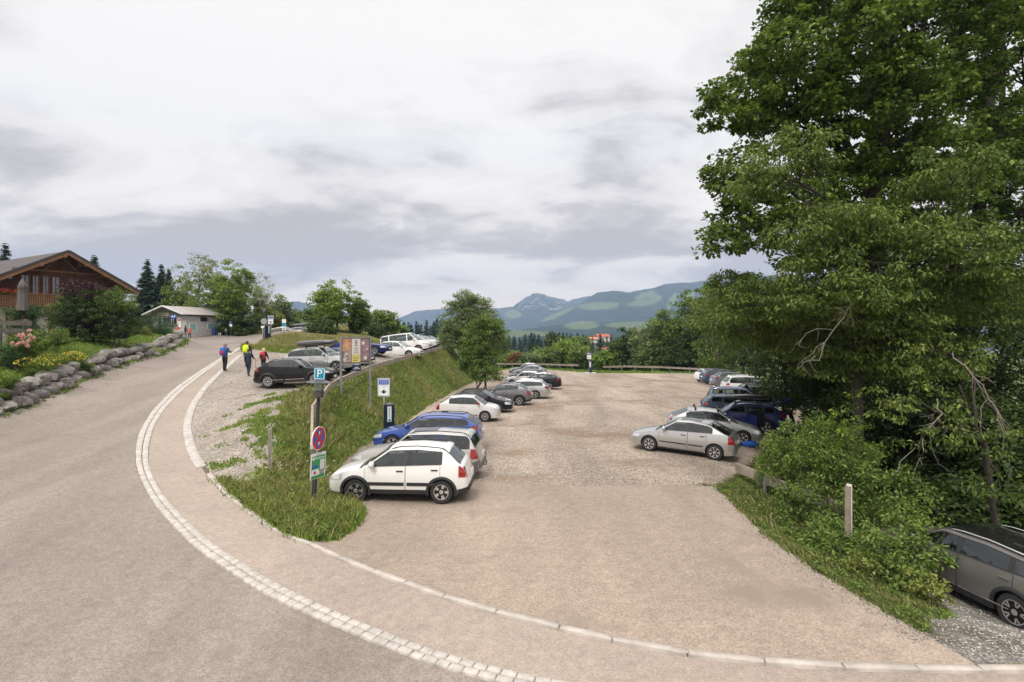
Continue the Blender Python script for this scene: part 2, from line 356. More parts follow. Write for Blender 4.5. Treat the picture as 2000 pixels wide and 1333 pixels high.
def build_terrain():
    pts = []; edges = []
    def line(Q, closed=False):
        b = len(pts)
        for p in Q: pts.append((float(p[0]), float(p[1])))
        for i in range(len(Q)-1): edges.append((b+i, b+i+1))
        if closed: edges.append((b+len(Q)-1, b))
    for Q in (BO, BI, KO, KI, WF, RT, LLl, LF, LR, AR, AT, ML): line(Q)
    line(RQI[16:]); line(grav_edge); line(P_pull, True)
    def grid(x0, x1, y0, y1, s, skip=None):
        xs = np.arange(x0, x1+.01, s); ys = np.arange(y0, y1+.01, s)
        XX, YY = np.meshgrid(xs, ys); XX = XX.ravel()+RNG.uniform(-.2, .2, XX.size)*s; YY = YY.ravel()+RNG.uniform(-.2, .2, YY.size)*s
        for x, y in zip(XX, YY):
            if skip and skip[0] < x < skip[1] and skip[2] < y < skip[3]: continue
            pts.append((x, y))
    grid(-16, 14, 5, 32, .6)
    grid(-66, 46, -6, 104, 1.5, (-16, 14, 5, 32))
    grid(-260, 260, -120, 420, 14, (-67, 47, -7, 105))
    grid(-2000, 2000, -900, 3200, 130, (-265, 265, -125, 425))
    for a in range(0, 360, 10):
        for rr in (4500, 9000): pts.append((rr*math.cos(R(a)), rr*math.sin(R(a))))
    vs, es, fs, ov, oe, of = delaunay_2d_cdt([Vector(p) for p in pts], edges, [], 0, 1e-4)
    V = np.array([(v.x, v.y) for v in vs]); T = np.array([f for f in fs if len(f) == 3])
    z = h(V[:, 0], V[:, 1])
    V3 = np.c_[V, z]
    c = V[T].mean(1)
    cls = np.zeros(len(T), int)   # ground
    order = [('pull', 6), ('upper', 4), ('lot', 5), ('road', 1), ('apron', 7), ('walk', 2), ('kerb', 3), ('band', 3)]
    for nm, k in order: cls[inside(near_polys[nm], c[:, 0], c[:, 1])] = k
    cls[inside(P_road_b, c[:, 0], c[:, 1])] = 1
    return V3, T, cls
M_asph = ground_mat('asphalt_road', (.175,.147,.128), (.22,.187,.164), (.275,.236,.207), 44, .12, .25, .008, stain=((.17,.143,.124), .3, .60), lanes=(.5,.55,.07,.08))
M_walk = ground_mat('asphalt_walk', (.25,.207,.172), (.297,.247,.207), (.35,.295,.25), 46, .2, .2, .006, stain=((.245,.205,.172), .5, .62))
M_apron = ground_mat('asphalt_apron', (.222,.178,.141), (.277,.225,.179), (.348,.287,.234), 36, .12, .3, .010, stain=((.215,.176,.14), .30, .55), lanes=(-.25,.5,.10,.09))
M_grav = ground_mat('gravel_pale', (.185,.145,.112), (.295,.242,.192), (.45,.385,.32), 24, .11, .8, .03, stain=((.215,.157,.108), .20, .51), lanes=(.12,.45,.06,.18))
M_grav2 = ground_mat('gravel_upper', (.175,.15,.124), (.27,.235,.198), (.41,.37,.325), 24, .25, .8, .03, stain=((.205,.168,.13), .5, .56), lanes=(.9,.5,.12,.12))
M_pull = ground_mat('gravel_grey', (.085,.078,.068), (.145,.135,.12), (.28,.265,.24), 30, .5, .8, .02, stain=((.10,.088,.068), .6, .52))
M_soil = ground_mat('ground_soil', (.055,.085,.018), (.085,.12,.028), (.15,.15,.05), 9, .12, .5, .05, stain=((.13,.095,.045), .3, .60))
M_mort = mat('mortar', (.11,.09,.07), .95)
M_sett = mat('sett_stone', (.40,.37,.335), .8, noise=(5, .28), bump=(40, .3, .01))
MIDS = {0: ('ground', M_soil), 1: ('road', M_asph), 2: ('pavement', M_walk), 3: ('kerb_bed', M_mort), 4: ('upper_gravel_parking_ground', M_grav2), 5: ('gravel_parking_ground', M_grav), 6: ('gravel_pull_in_ground', M_pull), 7: ('asphalt_apron_ground', M_apron)}
V3, TT, CLS = build_terrain()
def place_ground():
    for k, (nm, m) in MIDS.items():
        T = TT[CLS == k]
        if not len(T): continue
        u, inv = np.unique(T, return_inverse=True)
        v = V3[u].copy()
        if k == 3: v[:, 2] -= .02
        o = mesh_np(nm, v, inv.reshape(-1, 3), [m], None, True)
        o['kind'] = 'structure'
place_ground()
def kerb_rows(name, QA, QB, rows, length, gap, height, mtl, start=0, end=None, jit=.012, chamf=.012, seed=1):
    """setts or kerb stones in rows between two curves"""
    r = np.random.default_rng(seed)
    n = min(len(QA), len(QB))
    def res(Q, m=1200):
        d = np.r_[0, np.cumsum(np.hypot(*np.diff(Q, axis=0).T))]; t = np.linspace(0, d[-1], m)
        return np.c_[np.interp(t, d, Q[:, 0]), np.interp(t, d, Q[:, 1])], d[-1]
    A, la = res(QA); 
    # nearest partner on B
    B, lb = res(QB, 3000)
    Bp = np.array([B[np.argmin(((B-a)**2).sum(1))] for a in A])
    for _ in range(8): Bp[1:-1] = (Bp[:-2]+2*Bp[1:-1]+Bp[2:])/4
    def pt(s, w):
        t = np.clip(s/la, 0, 1)*(len(A)-1); i = int(min(t, len(A)-2)); f = t-i
        a = A[i]*(1-f)+A[i+1]*f; b = Bp[i]*(1-f)+Bp[i+1]*f
        return a*(1-w)+b*w
    vs = []; fs = []; meta = []
    for row in range(rows):
        s = start + r.uniform(0, length)
        while s < (end or la)-length:
            l = length*r.uniform(.85, 1.15); w0 = row/rows; w1 = (row+1)/rows
            g = gap/2; wg = .05/rows if rows > 1 else .02
            c = [pt(s+g, w0+wg), pt(s+l-g, w0+wg), pt(s+l-g, w1-wg), pt(s+g, w1-wg)]
            dz = r.normal(0, .003); cc = sum(c)/4
            b = len(vs)
            for q in c: q = q+r.normal(0, jit*.3, 2); vs.append((q[0], q[1], -.04))
            for q in c: q = cc+(q-cc)*(1-0.02); vs.append((q[0], q[1], height-chamf+dz))
            for q in c:
                k = 1-chamf*1.6/max(.05, np.hypot(*(q-cc))); q = cc+(q-cc)*k; vs.append((q[0], q[1], height+dz))
            for a in (0, 4):
                for i in range(4): j = (i+1) % 4; fs.append([b+a+i, b+a+j, b+a+4+j, b+a+4+i])
            fs.append([b+8, b+9, b+10, b+11])
            s += l
    vs = np.array(vs); vs[:, 2] += h(vs[:, 0], vs[:, 1])
    o = mesh_np(name, vs, fs, [mtl]); o['kind'] = 'structure'
    return o
kerb_rows('sett_kerb', BO, BI, 2, .24, .012, .035, M_sett, seed=3)
M_kerb = mat('kerb_stone', (.40,.36,.32), .85, noise=(3, .22), bump=(60, .25, .006))
_dk = np.r_[0, np.cumsum(np.hypot(*np.diff(KI, axis=0).T))]
_sp = float(_dk[int(np.argmin(np.abs(KI[:, 1]-17.6)+(KI[:, 0] > -4)*99))])
_ksp = KI[_dk <= _sp]; _ksl = KI[_dk >= _sp]
kerb_rows('pavement_kerb_setts', offset(_ksp, 0), offset(_ksp, .30 if np.hypot(*(offset(_ksp,.3)[5]-BI[5])) < np.hypot(*(_ksp[5]-BI[5])) else -.30), 1, .2, .01, .035, M_sett, seed=5)
kerb_rows('pavement_kerb', _ksl, KO[_dk >= _sp], 1, 1.0, .01, .045, M_kerb, seed=6, jit=.002)

# ------------------------------------------------------------------ sky, haze, sun, camera
def build_world():
    w = bpy.data.worlds.new('World'); scene.world = w; w.use_nodes = True
    nt = w.node_tree; L = nt.links.new; N = nt.nodes.new
    bg = nt.nodes['Background']
    sky = N('ShaderNodeTexSky'); sky.sky_type = 'NISHITA'; sky.sun_disc = False
    sky.sun_elevation = R(48); sky.sun_rotation = R(205)
    tc = N('ShaderNodeTexCoord'); sep = N('ShaderNodeSeparateXYZ'); L(tc.outputs['Generated'], sep.inputs[0])
    def math_(op, a, b=None, clamp=False):
        n = N('ShaderNodeMath'); n.operation = op; n.use_clamp = clamp
        for i, v in enumerate((a, b)):
            if v is None: continue
            if isinstance(v, (int, float)): n.inputs[i].default_value = v
            else: L(v, n.inputs[i])
        return n.outputs[0]
    z = math_('MAXIMUM', sep.outputs[2], 0.0)
    den = math_('ADD', z, .26)
    u = math_('DIVIDE', sep.outputs[0], den); v = math_('DIVIDE', sep.outputs[1], den)
    cmb = N('ShaderNodeCombineXYZ'); L(u, cmb.inputs[0]); L(v, cmb.inputs[1]); cmb.inputs[2].default_value = 3.7
    def noise(scale, det, rough, dist=0., sx=1, sy=1, off=(0,0,0)):
        mp = N('ShaderNodeMapping'); mp.inputs['Scale'].default_value = (sx, sy, 1); mp.inputs['Location'].default_value = off; L(cmb.outputs[0], mp.inputs[0])
        n = N('ShaderNodeTexNoise'); n.inputs['Scale'].default_value = scale; n.inputs['Detail'].default_value = det
        n.inputs['Roughness'].default_value = rough; n.inputs['Distortion'].default_value = dist; L(mp.outputs[0], n.inputs['Vector'])
        return n.outputs['Fac']
    big = noise(.75, 6, .5, .5, 1, 1.1, (5.3, 1.9, 0)); mid = noise(2.3, 9, .58, .5, .8, 1.15, (7.7, 2, 0)); fine = noise(7, 6, .6)
    s = math_('ADD', math_('MULTIPLY', big, .52), math_('MULTIPLY', mid, .40)); s = math_('ADD', s, math_('MULTIPLY', fine, .08))
    # broad bands of the cloud deck: darker belt low over the mountains, bright belt above
    el = math_('ARCSINE', z)
    band = N('ShaderNodeValToRGB'); e = band.color_ramp.elements
    e[0].position = 0; e[0].color = (.64,)*3+(1,); e[1].position = 1; e[1].color = (.55,)*3+(1,)
    for p, c in ((.03,.64),(.06,.60),(.09,.50),(.14,.48),(.20,.54),(.30,.575),(.45,.54),(.6,.52)):
        k = e.new(p); k.color = (c,)*3+(1,)
    L(math_('DIVIDE', el, R(60)), band.inputs[0])
    s2 = math_('ADD', math_('MULTIPLY', math_('SUBTRACT', s, .5), 2.5), band.outputs[0])
    cr = N('ShaderNodeValToRGB'); e = cr.color_ramp.elements
    e[0].position = .36; e[0].color = (.365,.342,.328,1); e[1].position = .68; e[1].color = (.75,.725,.70,1)
    k = e.new(.46); k.color = (.475,.45,.435,1); k = e.new(.55); k.color = (.655,.63,.61,1)
    L(s2, cr.inputs[0])
    # overcast is brighter overhead; boosted further above the view to light the ground
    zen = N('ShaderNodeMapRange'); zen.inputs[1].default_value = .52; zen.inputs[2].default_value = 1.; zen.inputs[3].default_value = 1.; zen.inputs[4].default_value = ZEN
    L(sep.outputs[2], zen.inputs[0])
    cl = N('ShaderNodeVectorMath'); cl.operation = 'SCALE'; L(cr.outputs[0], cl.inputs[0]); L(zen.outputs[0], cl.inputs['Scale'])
    hzn = N('ShaderNodeMapRange'); hzn.inputs[1].default_value = .0; hzn.inputs[2].default_value = .30; hzn.inputs[3].default_value = 1; hzn.inputs[4].default_value = 0; L(z, hzn.inputs[0])
    wm = N('ShaderNodeMix'); wm.data_type = 'RGBA'; L(hzn.outputs[0], wm.inputs[0]); wm.inputs[6].default_value = (1.01,1,.99,1); wm.inputs[7].default_value = (1.34,1.14,.90,1)
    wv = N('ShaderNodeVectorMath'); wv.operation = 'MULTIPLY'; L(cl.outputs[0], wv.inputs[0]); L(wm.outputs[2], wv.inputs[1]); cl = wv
    sk = N('ShaderNodeVectorMath'); sk.operation = 'SCALE'; L(sky.outputs[0], sk.inputs[0]); sk.inputs['Scale'].default_value = .10
    mx = N('ShaderNodeMix'); mx.data_type = 'RGBA'; mx.inputs[0].default_value = .97
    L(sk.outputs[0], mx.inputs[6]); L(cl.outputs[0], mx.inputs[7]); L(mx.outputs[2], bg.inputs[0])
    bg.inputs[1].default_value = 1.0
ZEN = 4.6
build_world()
sun = bpy.data.lights.new('sun', 'SUN'); sun.energy = 1.5; sun.angle = R(14); sun.color = (1, .95, .88)
so = bpy.data.objects.new('sun', sun); COL.objects.link(so)
_sd = Vector((math.cos(R(48))*math.sin(R(205)), math.cos(R(48))*math.cos(R(205)), math.sin(R(48))))
so.rotation_euler = _sd.to_track_quat('Z', 'Y').to_euler()
cam = bpy.data.cameras.new('camera'); co = bpy.data.objects.new('camera', cam); COL.objects.link(co)
co.location = (0, 0, H); co.rotation_euler = (R(90), 0, 0)
cam.sensor_width = 36; cam.lens = F/2000*36; cam.shift_y = -(666.5-HY)/2000; cam.clip_end = 60000; cam.clip_start = .1
scene.camera = co
scene.view_settings.view_transform = 'Standard'; scene.view_settings.look = 'None'; scene.view_settings.exposure = .56; scene.view_settings.gamma = 1
scene.cycles.max_bounces = 6; scene.cycles.diffuse_bounces = 3; scene.cycles.glossy_bounces = 3; scene.cycles.transmission_bounces = 4
scene.cycles.transparent_max_bounces = 8; scene.cycles.volume_bounces = 0
scene.cycles.use_adaptive_sampling = True; scene.cycles.adaptive_threshold = .015
scene.cycles.use_denoising = True

# ------------------------------------------------------------------ mountains
def vnoise(X, Y, seed):
    r = np.random.default_rng(seed); G = r.uniform(0, 1, (64, 64)); xi = np.floor(X).astype(int); yi = np.floor(Y).astype(int); fx = X-xi; fy = Y-yi
    fx = fx*fx*(3-2*fx); fy = fy*fy*(3-2*fy); g = lambda a, b: G[a % 64, b % 64]
    return (g(xi, yi)*(1-fx)+g(xi+1, yi)*fx)*(1-fy)+(g(xi, yi+1)*(1-fx)+g(xi+1, yi+1)*fx)*fy
def mountain(name, ridge, D, base_py, depth, back, attr_fn=None, nx=260, nv=70, rough=1., seed=3):
    rx = np.array([p[0] for p in ridge], float); ry = np.array([p[1] for p in ridge], float)
    px = np.linspace(rx[0], rx[-1], nx); ty = np.interp(px, rx, ry)
    r = np.random.default_rng(seed)
    jag = np.zeros(nx)
    for o in range(2, 8):
        k = 2**o; jag += np.interp(np.linspace(0, k, nx), np.arange(k+1), r.normal(0, 1, k+1))*(3.2/k+.22*(o > 4))
    ty = ty + jag*rough*1.6
    v = np.linspace(-1, 1, nv)           # -1 front foot, 0 ridge, 1 back foot
    V = []
    def relief(px_, a_, D_):
        t = np.zeros(len(px_)); u = px_*D_/F/620.; w_ = a_*2.2+np.zeros(len(px_))
        for o_ in range(5):
            k_ = 2**o_; t += (1-np.abs(2*vnoise(u*k_+.35*vnoise(u*3, w_*3, seed+9), w_*k_*.8, seed+o_)-1)-.5)*(.20/k_**.75)
        return t*rough
    zbase = H-(base_py-HY)/F*(D-depth)
    fields = [np.interp(np.linspace(0, m, nx), np.arange(m+1), r.normal(0, 1, m+1)) for m in (9, 18, 36)]
    for j, vv in enumerate(v):
        Y0 = D + vv*(depth if vv < 0 else back)
        X = (px-1000)/F*D*(1+ .0*vv)
        zt = H-(ty-HY)/F*D
        a = abs(vv)
        prof = (1-a)**1.15
        spur = (fields[0]*.5*np.sin(a*3+fields[1]) + fields[1]*.3*np.cos(a*6+fields[2]) + fields[2]*.14*np.sin(a*12+fields[0]*2))
        zz = zbase + (zt-zbase)*(prof + spur*.34*a*(1-a)*2) + relief(px, a, D)*(zt-zbase)*min(1, a*5)*(1-a)**.5
        if vv < 0: X = (px-1000)/F*D + spur*depth*.06*a
        V.append(np.c_[X, np.full(nx, Y0)+spur*depth*.05*a, zz])
    V = np.concatenate(V)
    idx = np.arange(nx*nv).reshape(nv, nx)
    FQ = np.c_[idx[:-1, :-1].ravel(), idx[:-1, 1:].ravel(), idx[1:, 1:].ravel(), idx[1:, :-1].ravel()]
    me = mesh_np(name, V, FQ)
    at_ = me.attributes.new('meadow', 'FLOAT', 'POINT')
    ppx = 1000+F*V[:, 0]/V[:, 1]; ppy = HY-F*(V[:, 2]-H)/V[:, 1]
    val = np.zeros(len(V))
    if attr_fn: val = attr_fn(ppx, ppy)
    at_.data.foreach_set('value', val.astype(np.float32))
    o = link(name, me, M_mount, None, True); o['kind'] = 'structure'
    return o
def mount_mat():
    m, nt, b = new_mat('mountain_slopes'); L = nt.links.new; N = nt.nodes.new
    tc = N('ShaderNodeTexCoord')
    def noi(s, d=6):
        n = N('ShaderNodeTexNoise'); n.inputs['Scale'].default_value = s; n.inputs['Detail'].default_value = d; n.inputs['Roughness'].default_value = .6; L(tc.outputs['Object'], n.inputs[0]); return n.outputs['Fac']
    n1 = noi(.02, 8); n2 = noi(.004, 4)
    forest = N('ShaderNodeMix'); forest.data_type = 'RGBA'; forest.inputs[6].default_value = (.008,.020,.016,1); forest.inputs[7].default_value = (.036,.062,.036,1); L(n1, forest.inputs[0])
    mead = N('ShaderNodeMix'); mead.data_type = 'RGBA'; mead.inputs[6].default_value = (.08,.115,.045,1); mead.inputs[7].default_value = (.15,.18,.08,1); L(n2, mead.inputs[0])
    a = N('ShaderNodeAttribute'); a.attribute_name = 'meadow'
    ad = N('ShaderNodeMath'); ad.operation = 'ADD'; L(a.outputs['Fac'], ad.inputs[0])
    rn = N('ShaderNodeMapRange'); rn.inputs[1].default_value = .3; rn.inputs[2].default_value = .7; rn.inputs[3].default_value = -.42; rn.inputs[4].default_value = .38; L(noi(.028, 9), rn.inputs[0]); L(rn.outputs[0], ad.inputs[1])
    st = N('ShaderNodeMapRange'); st.inputs[1].default_value = .44; st.inputs[2].default_value = .58; L(ad.outputs[0], st.inputs[0])
    mx = N('ShaderNodeMix'); mx.data_type = 'RGBA'; L(st.outputs[0], mx.inputs[0]); L(forest.outputs[2], mx.inputs[6]); L(mead.outputs[2], mx.inputs[7])
    rk = N('ShaderNodeMapRange'); rk.inputs[1].default_value = -.5; rk.inputs[2].default_value = -.8; L(a.outputs['Fac'], rk.inputs[0])
    mk = N('ShaderNodeMath'); mk.operation = 'MULTIPLY'; L(rk.outputs[0], mk.inputs[0]); r2 = N('ShaderNodeMapRange'); r2.inputs[1].default_value = .5; r2.inputs[2].default_value = .6; L(noi(.016, 8), r2.inputs[0]); L(r2.outputs[0], mk.inputs[1])
    m3 = N('ShaderNodeMix'); m3.data_type = 'RGBA'; L(mk.outputs[0], m3.inputs[0]); L(mx.outputs[2], m3.inputs[6]); m3.inputs[7].default_value = (.22,.22,.21,1)
    L(m3.outputs[2], b.inputs['Base Color']); b.inputs['Roughness'].default_value = 1; b.inputs['Specular IOR Level'].default_value = .05
    bp = N('ShaderNodeBump'); bp.inputs['Strength'].default_value = 1; bp.inputs['Distance'].default_value = 45; L(n1, bp.inputs['Height']); L(bp.outputs[0], b.inputs['Normal'])
    return m
M_mount = mount_mat()
def ell(ppx, ppy, L_):
    v = np.zeros(len(ppx))
    for (cx, cy, rx, ry, an) in L_:
        c, s = math.cos(R(an)), math.sin(R(an)); dx = ppx-cx; dy = ppy-cy
        q = ((dx*c+dy*s)/rx)**2+((-dx*s+dy*c)/ry)**2
        v = np.maximum(v, np.clip(1.35-q*.75, 0, 1.1))
    return v
def mA(px, py):
    return ell(px, py, [(1170,598,40,7,-2),(1262,577,22,6,-18),(1255,592,30,6,-6),(1280,583,12,6,0),(1090,614,34,5,-24),(1313,588,6,18,32),(1345,584,8,16,28),(1140,634,32,6,-2),(1290,622,12,2,0)])
def mP(px, py):
    v = ell(px, py, [(1002,614,16,8,0)])
    rock = (py < 606) & (px > 1010) & (px < 1115)
    return np.where(rock, -1, v)
def mB(px, py): return ell(px, py, [(1240,636,55,7,1),(1135,636,33,7,0),(1330,632,30,4,0)])
def mC(px, py): return ell(px, py, [(1010,652,32,7,-6),(1060,650,18,7,0),(960,657,20,5,0)])
mountain('mountain_left', [(470,640),(540,596),(575,588),(600,594),(640,606),(680,612),(720,628),(760,640),(800,648)], 4200, 662, 1200, 1200, rough=.8, seed=9)
mountain('mountain_far_left', [(700,646),(760,630),(780,620),(812,606),(860,602),(900,597),(950,599),(975,600),(1000,597),(1030,606),(1060,618)], 5000, 664, 900, 700, rough=.8, seed=12)
mountain('mountain_far_notch', [(1060,610),(1100,592),(1124,583),(1150,578),(1180,580),(1230,577),(1290,585)], 5250, 640, 400, 500, rough=.8, seed=2)
mountain('mountain_peak', [(880,645),(940,628),(980,611),(1004,598),(1020,586),(1038,577),(1050,573),(1064,577),(1085,581),(1100,582),(1113,587),(1124,594),(1150,606),(1200,620)], 4600, 668, 1700, 1300, mP, rough=1., seed=21)
mountain('mountain_right', [(1030,634),(1075,616),(1110,604),(1132,594),(1150,582),(1165,573),(1180,571),(1205,573),(1228,575),(1236,571),(1272,564),(1300,556),(1356,552),(1400,546),(1432,541),(1500,537),(1600,540),(1800,545),(2150,560)], 3600, 664, 1500, 1200, mA, 420, 90, rough=.7, seed=5)
mountain('foothill_ridge', [(930,652),(1000,646),(1060,638),(1110,633),(1150,629),(1190,632),(1250,627),(1310,629),(1400,622),(1500,615)], 2100, 668, 700, 500, mB, rough=.5, seed=31)
mountain('foothill_near', [(700,660),(800,655),(900,652),(960,652),(1000,645),(1060,648),(1120,655),(1200,650),(1300,655),(1400,648),(1500,640)], 1500, 680, 500, 400, mC, rough=.6, seed=37)
def build_haze():
    b = MB(); x, y0, y1, z0, z1 = 6200, -900, 5950, -75, 640
    b.box((0, (y0+y1)/2, (z0+z1)/2), (2*x, y1-y0, z1-z0))
    m = bpy.data.materials.new('haze_air'); m.use_nodes = True; nt = m.node_tree
    nt.nodes.remove(nt.nodes['Principled BSDF'])
    pv = nt.nodes.new('ShaderNodeVolumePrincipled'); pv.inputs['Color'].default_value = (.50,.68,1,1); pv.inputs['Density'].default_value = HAZE
    pv.inputs['Anisotropy'].default_value = .0
    nt.links.new(pv.outputs[0], nt.nodes['Material Output'].inputs['Volume'])
    o = b.build('haze', m); o['kind'] = 'stuff'
    return o
HAZE = 1.75e-4
build_haze()
# ------------------------------------------------------------------ cars
M_tyre = mat('tyre_rubber', (.02,.02,.021), .75)
M_blk = mat('black_plastic', (.022,.022,.024), .55)
M_gblk = mat('gloss_black', (.008,.008,.009), .12, coat=.5)
M_under = mat('underbody', (.012,.012,.012), .9)
M_rim = mat('alloy_rim', (.62,.62,.63), .28, metal=.85)
M_rimd = mat('dark_alloy_rim', (.09,.09,.095), .3, metal=.7)
M_chrome = mat('chrome_trim', (.75,.75,.76), .15, metal=1)
M_gray_pl = mat('grey_plastic', (.12,.12,.125), .5)
def glass_mat(name, tint, refl):
    m = bpy.data.materials.new(name); m.use_nodes = True; nt = m.node_tree; nt.nodes.remove(nt.nodes['Principled BSDF']); MATS[name] = m
    t = nt.nodes.new('ShaderNodeBsdfTransparent'); t.inputs[0].default_value = rgba(tint); g = nt.nodes.new('ShaderNodeBsdfGlossy'); g.inputs['Roughness'].default_value = .03; g.inputs[0].default_value = (.9,.95,.95,1)
    f = nt.nodes.new('ShaderNodeFresnel'); f.inputs[0].default_value = 1.5; a = nt.nodes.new('ShaderNodeMath'); a.operation = 'MULTIPLY_ADD'; a.inputs[1].default_value = 1.0; a.inputs[2].default_value = refl; nt.links.new(f.outputs[0], a.inputs[0])
    x = nt.nodes.new('ShaderNodeMixShader'); nt.links.new(a.outputs[0], x.inputs[0]); nt.links.new(t.outputs[0], x.inputs[1]); nt.links.new(g.outputs[0], x.inputs[2]); nt.links.new(x.outputs[0], nt.nodes['Material Output'].inputs[0])
    return m
M_glass = glass_mat('car_glass', (.56,.63,.60), .06)
M_glassp = glass_mat('privacy_glass', (.16,.18,.18), .08)
M_seat = mat('seat_fabric', (.045,.045,.048), .9); M_dash = mat('dashboard', (.03,.03,.032), .7)
M_glassl = glass_mat('windscreen_glass', (.66,.74,.70), .12)
M_hl = mat('headlight_glass', (.62,.64,.66), .08, metal=.35, coat=1)
M_tl = mat('tail_light_glass', (.27,.008,.010), .12, coat=1, noise=(16, .5))
M_amber = mat('amber_glass', (.8,.25,.03), .15, coat=1)
M_plate = mat('plate_white', (.75,.75,.74), .4)
M_seam = mat('panel_seam', (.015,.015,.016), .8)
M_roofbox = mat('roof_box_grey', (.065,.06,.062), .28, coat=.3)
def paint(name, c, metal=.35, rough=.34):
    dark = max(c) < .13
    return mat('paint_'+name, c, rough, metal=metal*(.4 if dark else 1), coat=.35 if dark else .9, spec=.2 if dark else .5)
P_white = paint('white', (.72,.71,.69), 0, .3); P_silver = paint('silver', (.50,.50,.50), .75); P_champ = paint('pale_silver', (.50,.49,.47), .6)
P_black = paint('black', (.008,.008,.009), 0, .3); P_dgrey = paint('dark_grey', (.075,.074,.08), .6); P_mgrey = paint('mid_grey', (.20,.20,.215), .7)
P_blue = paint('blue', (.035,.085,.36), .35); P_navy = paint('navy', (.012,.025,.085), .4); P_dblue = paint('deep_blue', (.014,.02,.11), .4)
P_lgrey = paint('light_grey', (.30,.30,.31), .6); P_beige = paint('beige', (.33,.28,.23), .55); P_slate = paint('slate_blue', (.045,.065,.11), .5); P_bronze = paint('graphite', (.23,.215,.21), .6)
P_grwhite = paint('greyish_white', (.60,.60,.59), .05, .3)

SPEC = {
 # L H W wb front_over wheelR sill | cowl x z | roof start, roof end | rear base x z | belt front/rear | nose z | kind
 'cross': dict(L=4.14, H=1.60, W=1.75, wb=2.50, fo=.85, R=.33, sill=.27, cowl=(1.02,1.02), roof=(1.82,3.45), rear=(3.92,1.10), belt=(1.00,1.10), nose=.80),
 'wagon': dict(L=4.65, H=1.47, W=1.80, wb=2.68, fo=.90, R=.325, sill=.22, cowl=(1.32,.95), roof=(2.05,4.00), rear=(4.50,1.02), belt=(.93,1.02), nose=.72),
 'boxwagon': dict(L=4.46, H=1.59, W=1.73, wb=2.52, fo=.93, R=.325, sill=.27, cowl=(1.30,1.00), roof=(2.0,4.05), rear=(4.33,1.05), belt=(.98,1.02), nose=.78),
 'hatch': dict(L=4.25, H=1.46, W=1.76, wb=2.61, fo=.86, R=.315, sill=.21, cowl=(1.16,.96), roof=(1.92,3.20), rear=(4.02,1.02), belt=(.94,1.02), nose=.70),
 'small': dict(L=3.66, H=1.49, W=1.63, wb=2.30, fo=.74, R=.30, sill=.20, cowl=(.78,1.00), roof=(1.42,2.75), rear=(3.42,1.05), belt=(.96,1.03), nose=.82),
 'suv': dict(L=4.55, H=1.66, W=1.86, wb=2.72, fo=.88, R=.36, sill=.28, cowl=(1.28,1.10), roof=(2.0,3.75), rear=(4.35,1.18), belt=(1.08,1.18), nose=.88),
 'suvc': dict(L=4.28, H=1.55, W=1.78, wb=2.57, fo=.88, R=.345, sill=.26, cowl=(1.30,1.02), roof=(2.05,3.35), rear=(4.05,1.13), belt=(1.0,1.15), nose=.82),
 'coupe': dict(L=4.65, H=1.40, W=1.85, wb=2.77, fo=.90, R=.33, sill=.20, cowl=(1.50,.92), roof=(2.25,3.1), rear=(4.25,1.0), belt=(.90,.98), nose=.68),
 'van': dict(L=4.90, H=1.97, W=1.90, wb=3.00, fo=.93, R=.335, sill=.25, cowl=(.92,1.16), roof=(1.72,4.55), rear=(4.86,1.18), belt=(1.12,1.20), nose=.86),
 'mpv': dict(L=4.85, H=1.72, W=1.90, wb=2.92, fo=.92, R=.335, sill=.22, cowl=(1.05,1.05), roof=(1.95,4.25), rear=(4.72,1.12), belt=(1.02,1.10), nose=.76),
 'bigwagon': dict(L=4.72, H=1.46, W=1.84, wb=2.85, fo=.80, R=.34, sill=.20, cowl=(1.50,.96), roof=(2.22,3.90), rear=(4.52,1.04), belt=(.94,1.03), nose=.72),
 'estate': dict(L=4.60, H=1.50, W=1.84, wb=2.73, fo=.90, R=.35, sill=.22, cowl=(1.20,1.0), roof=(1.98,3.95), rear=(4.48,1.10), belt=(.99,1.08), nose=.76),
}
def smoothf(xs, ys, w):
    d = np.linspace(xs[0]-.6, xs[-1]+.6, 1400); y = np.interp(d, xs, ys); k = max(1, int(w/(d[1]-d[0])))
    ker = np.ones(k)/k; pad = np.r_[np.full(k, y[0]), y, np.full(k, y[-1])]
    y = np.convolve(np.convolve(pad, ker, 'same'), ker, 'same')[k:-k]
    return lambda x: np.interp(x, d, y)
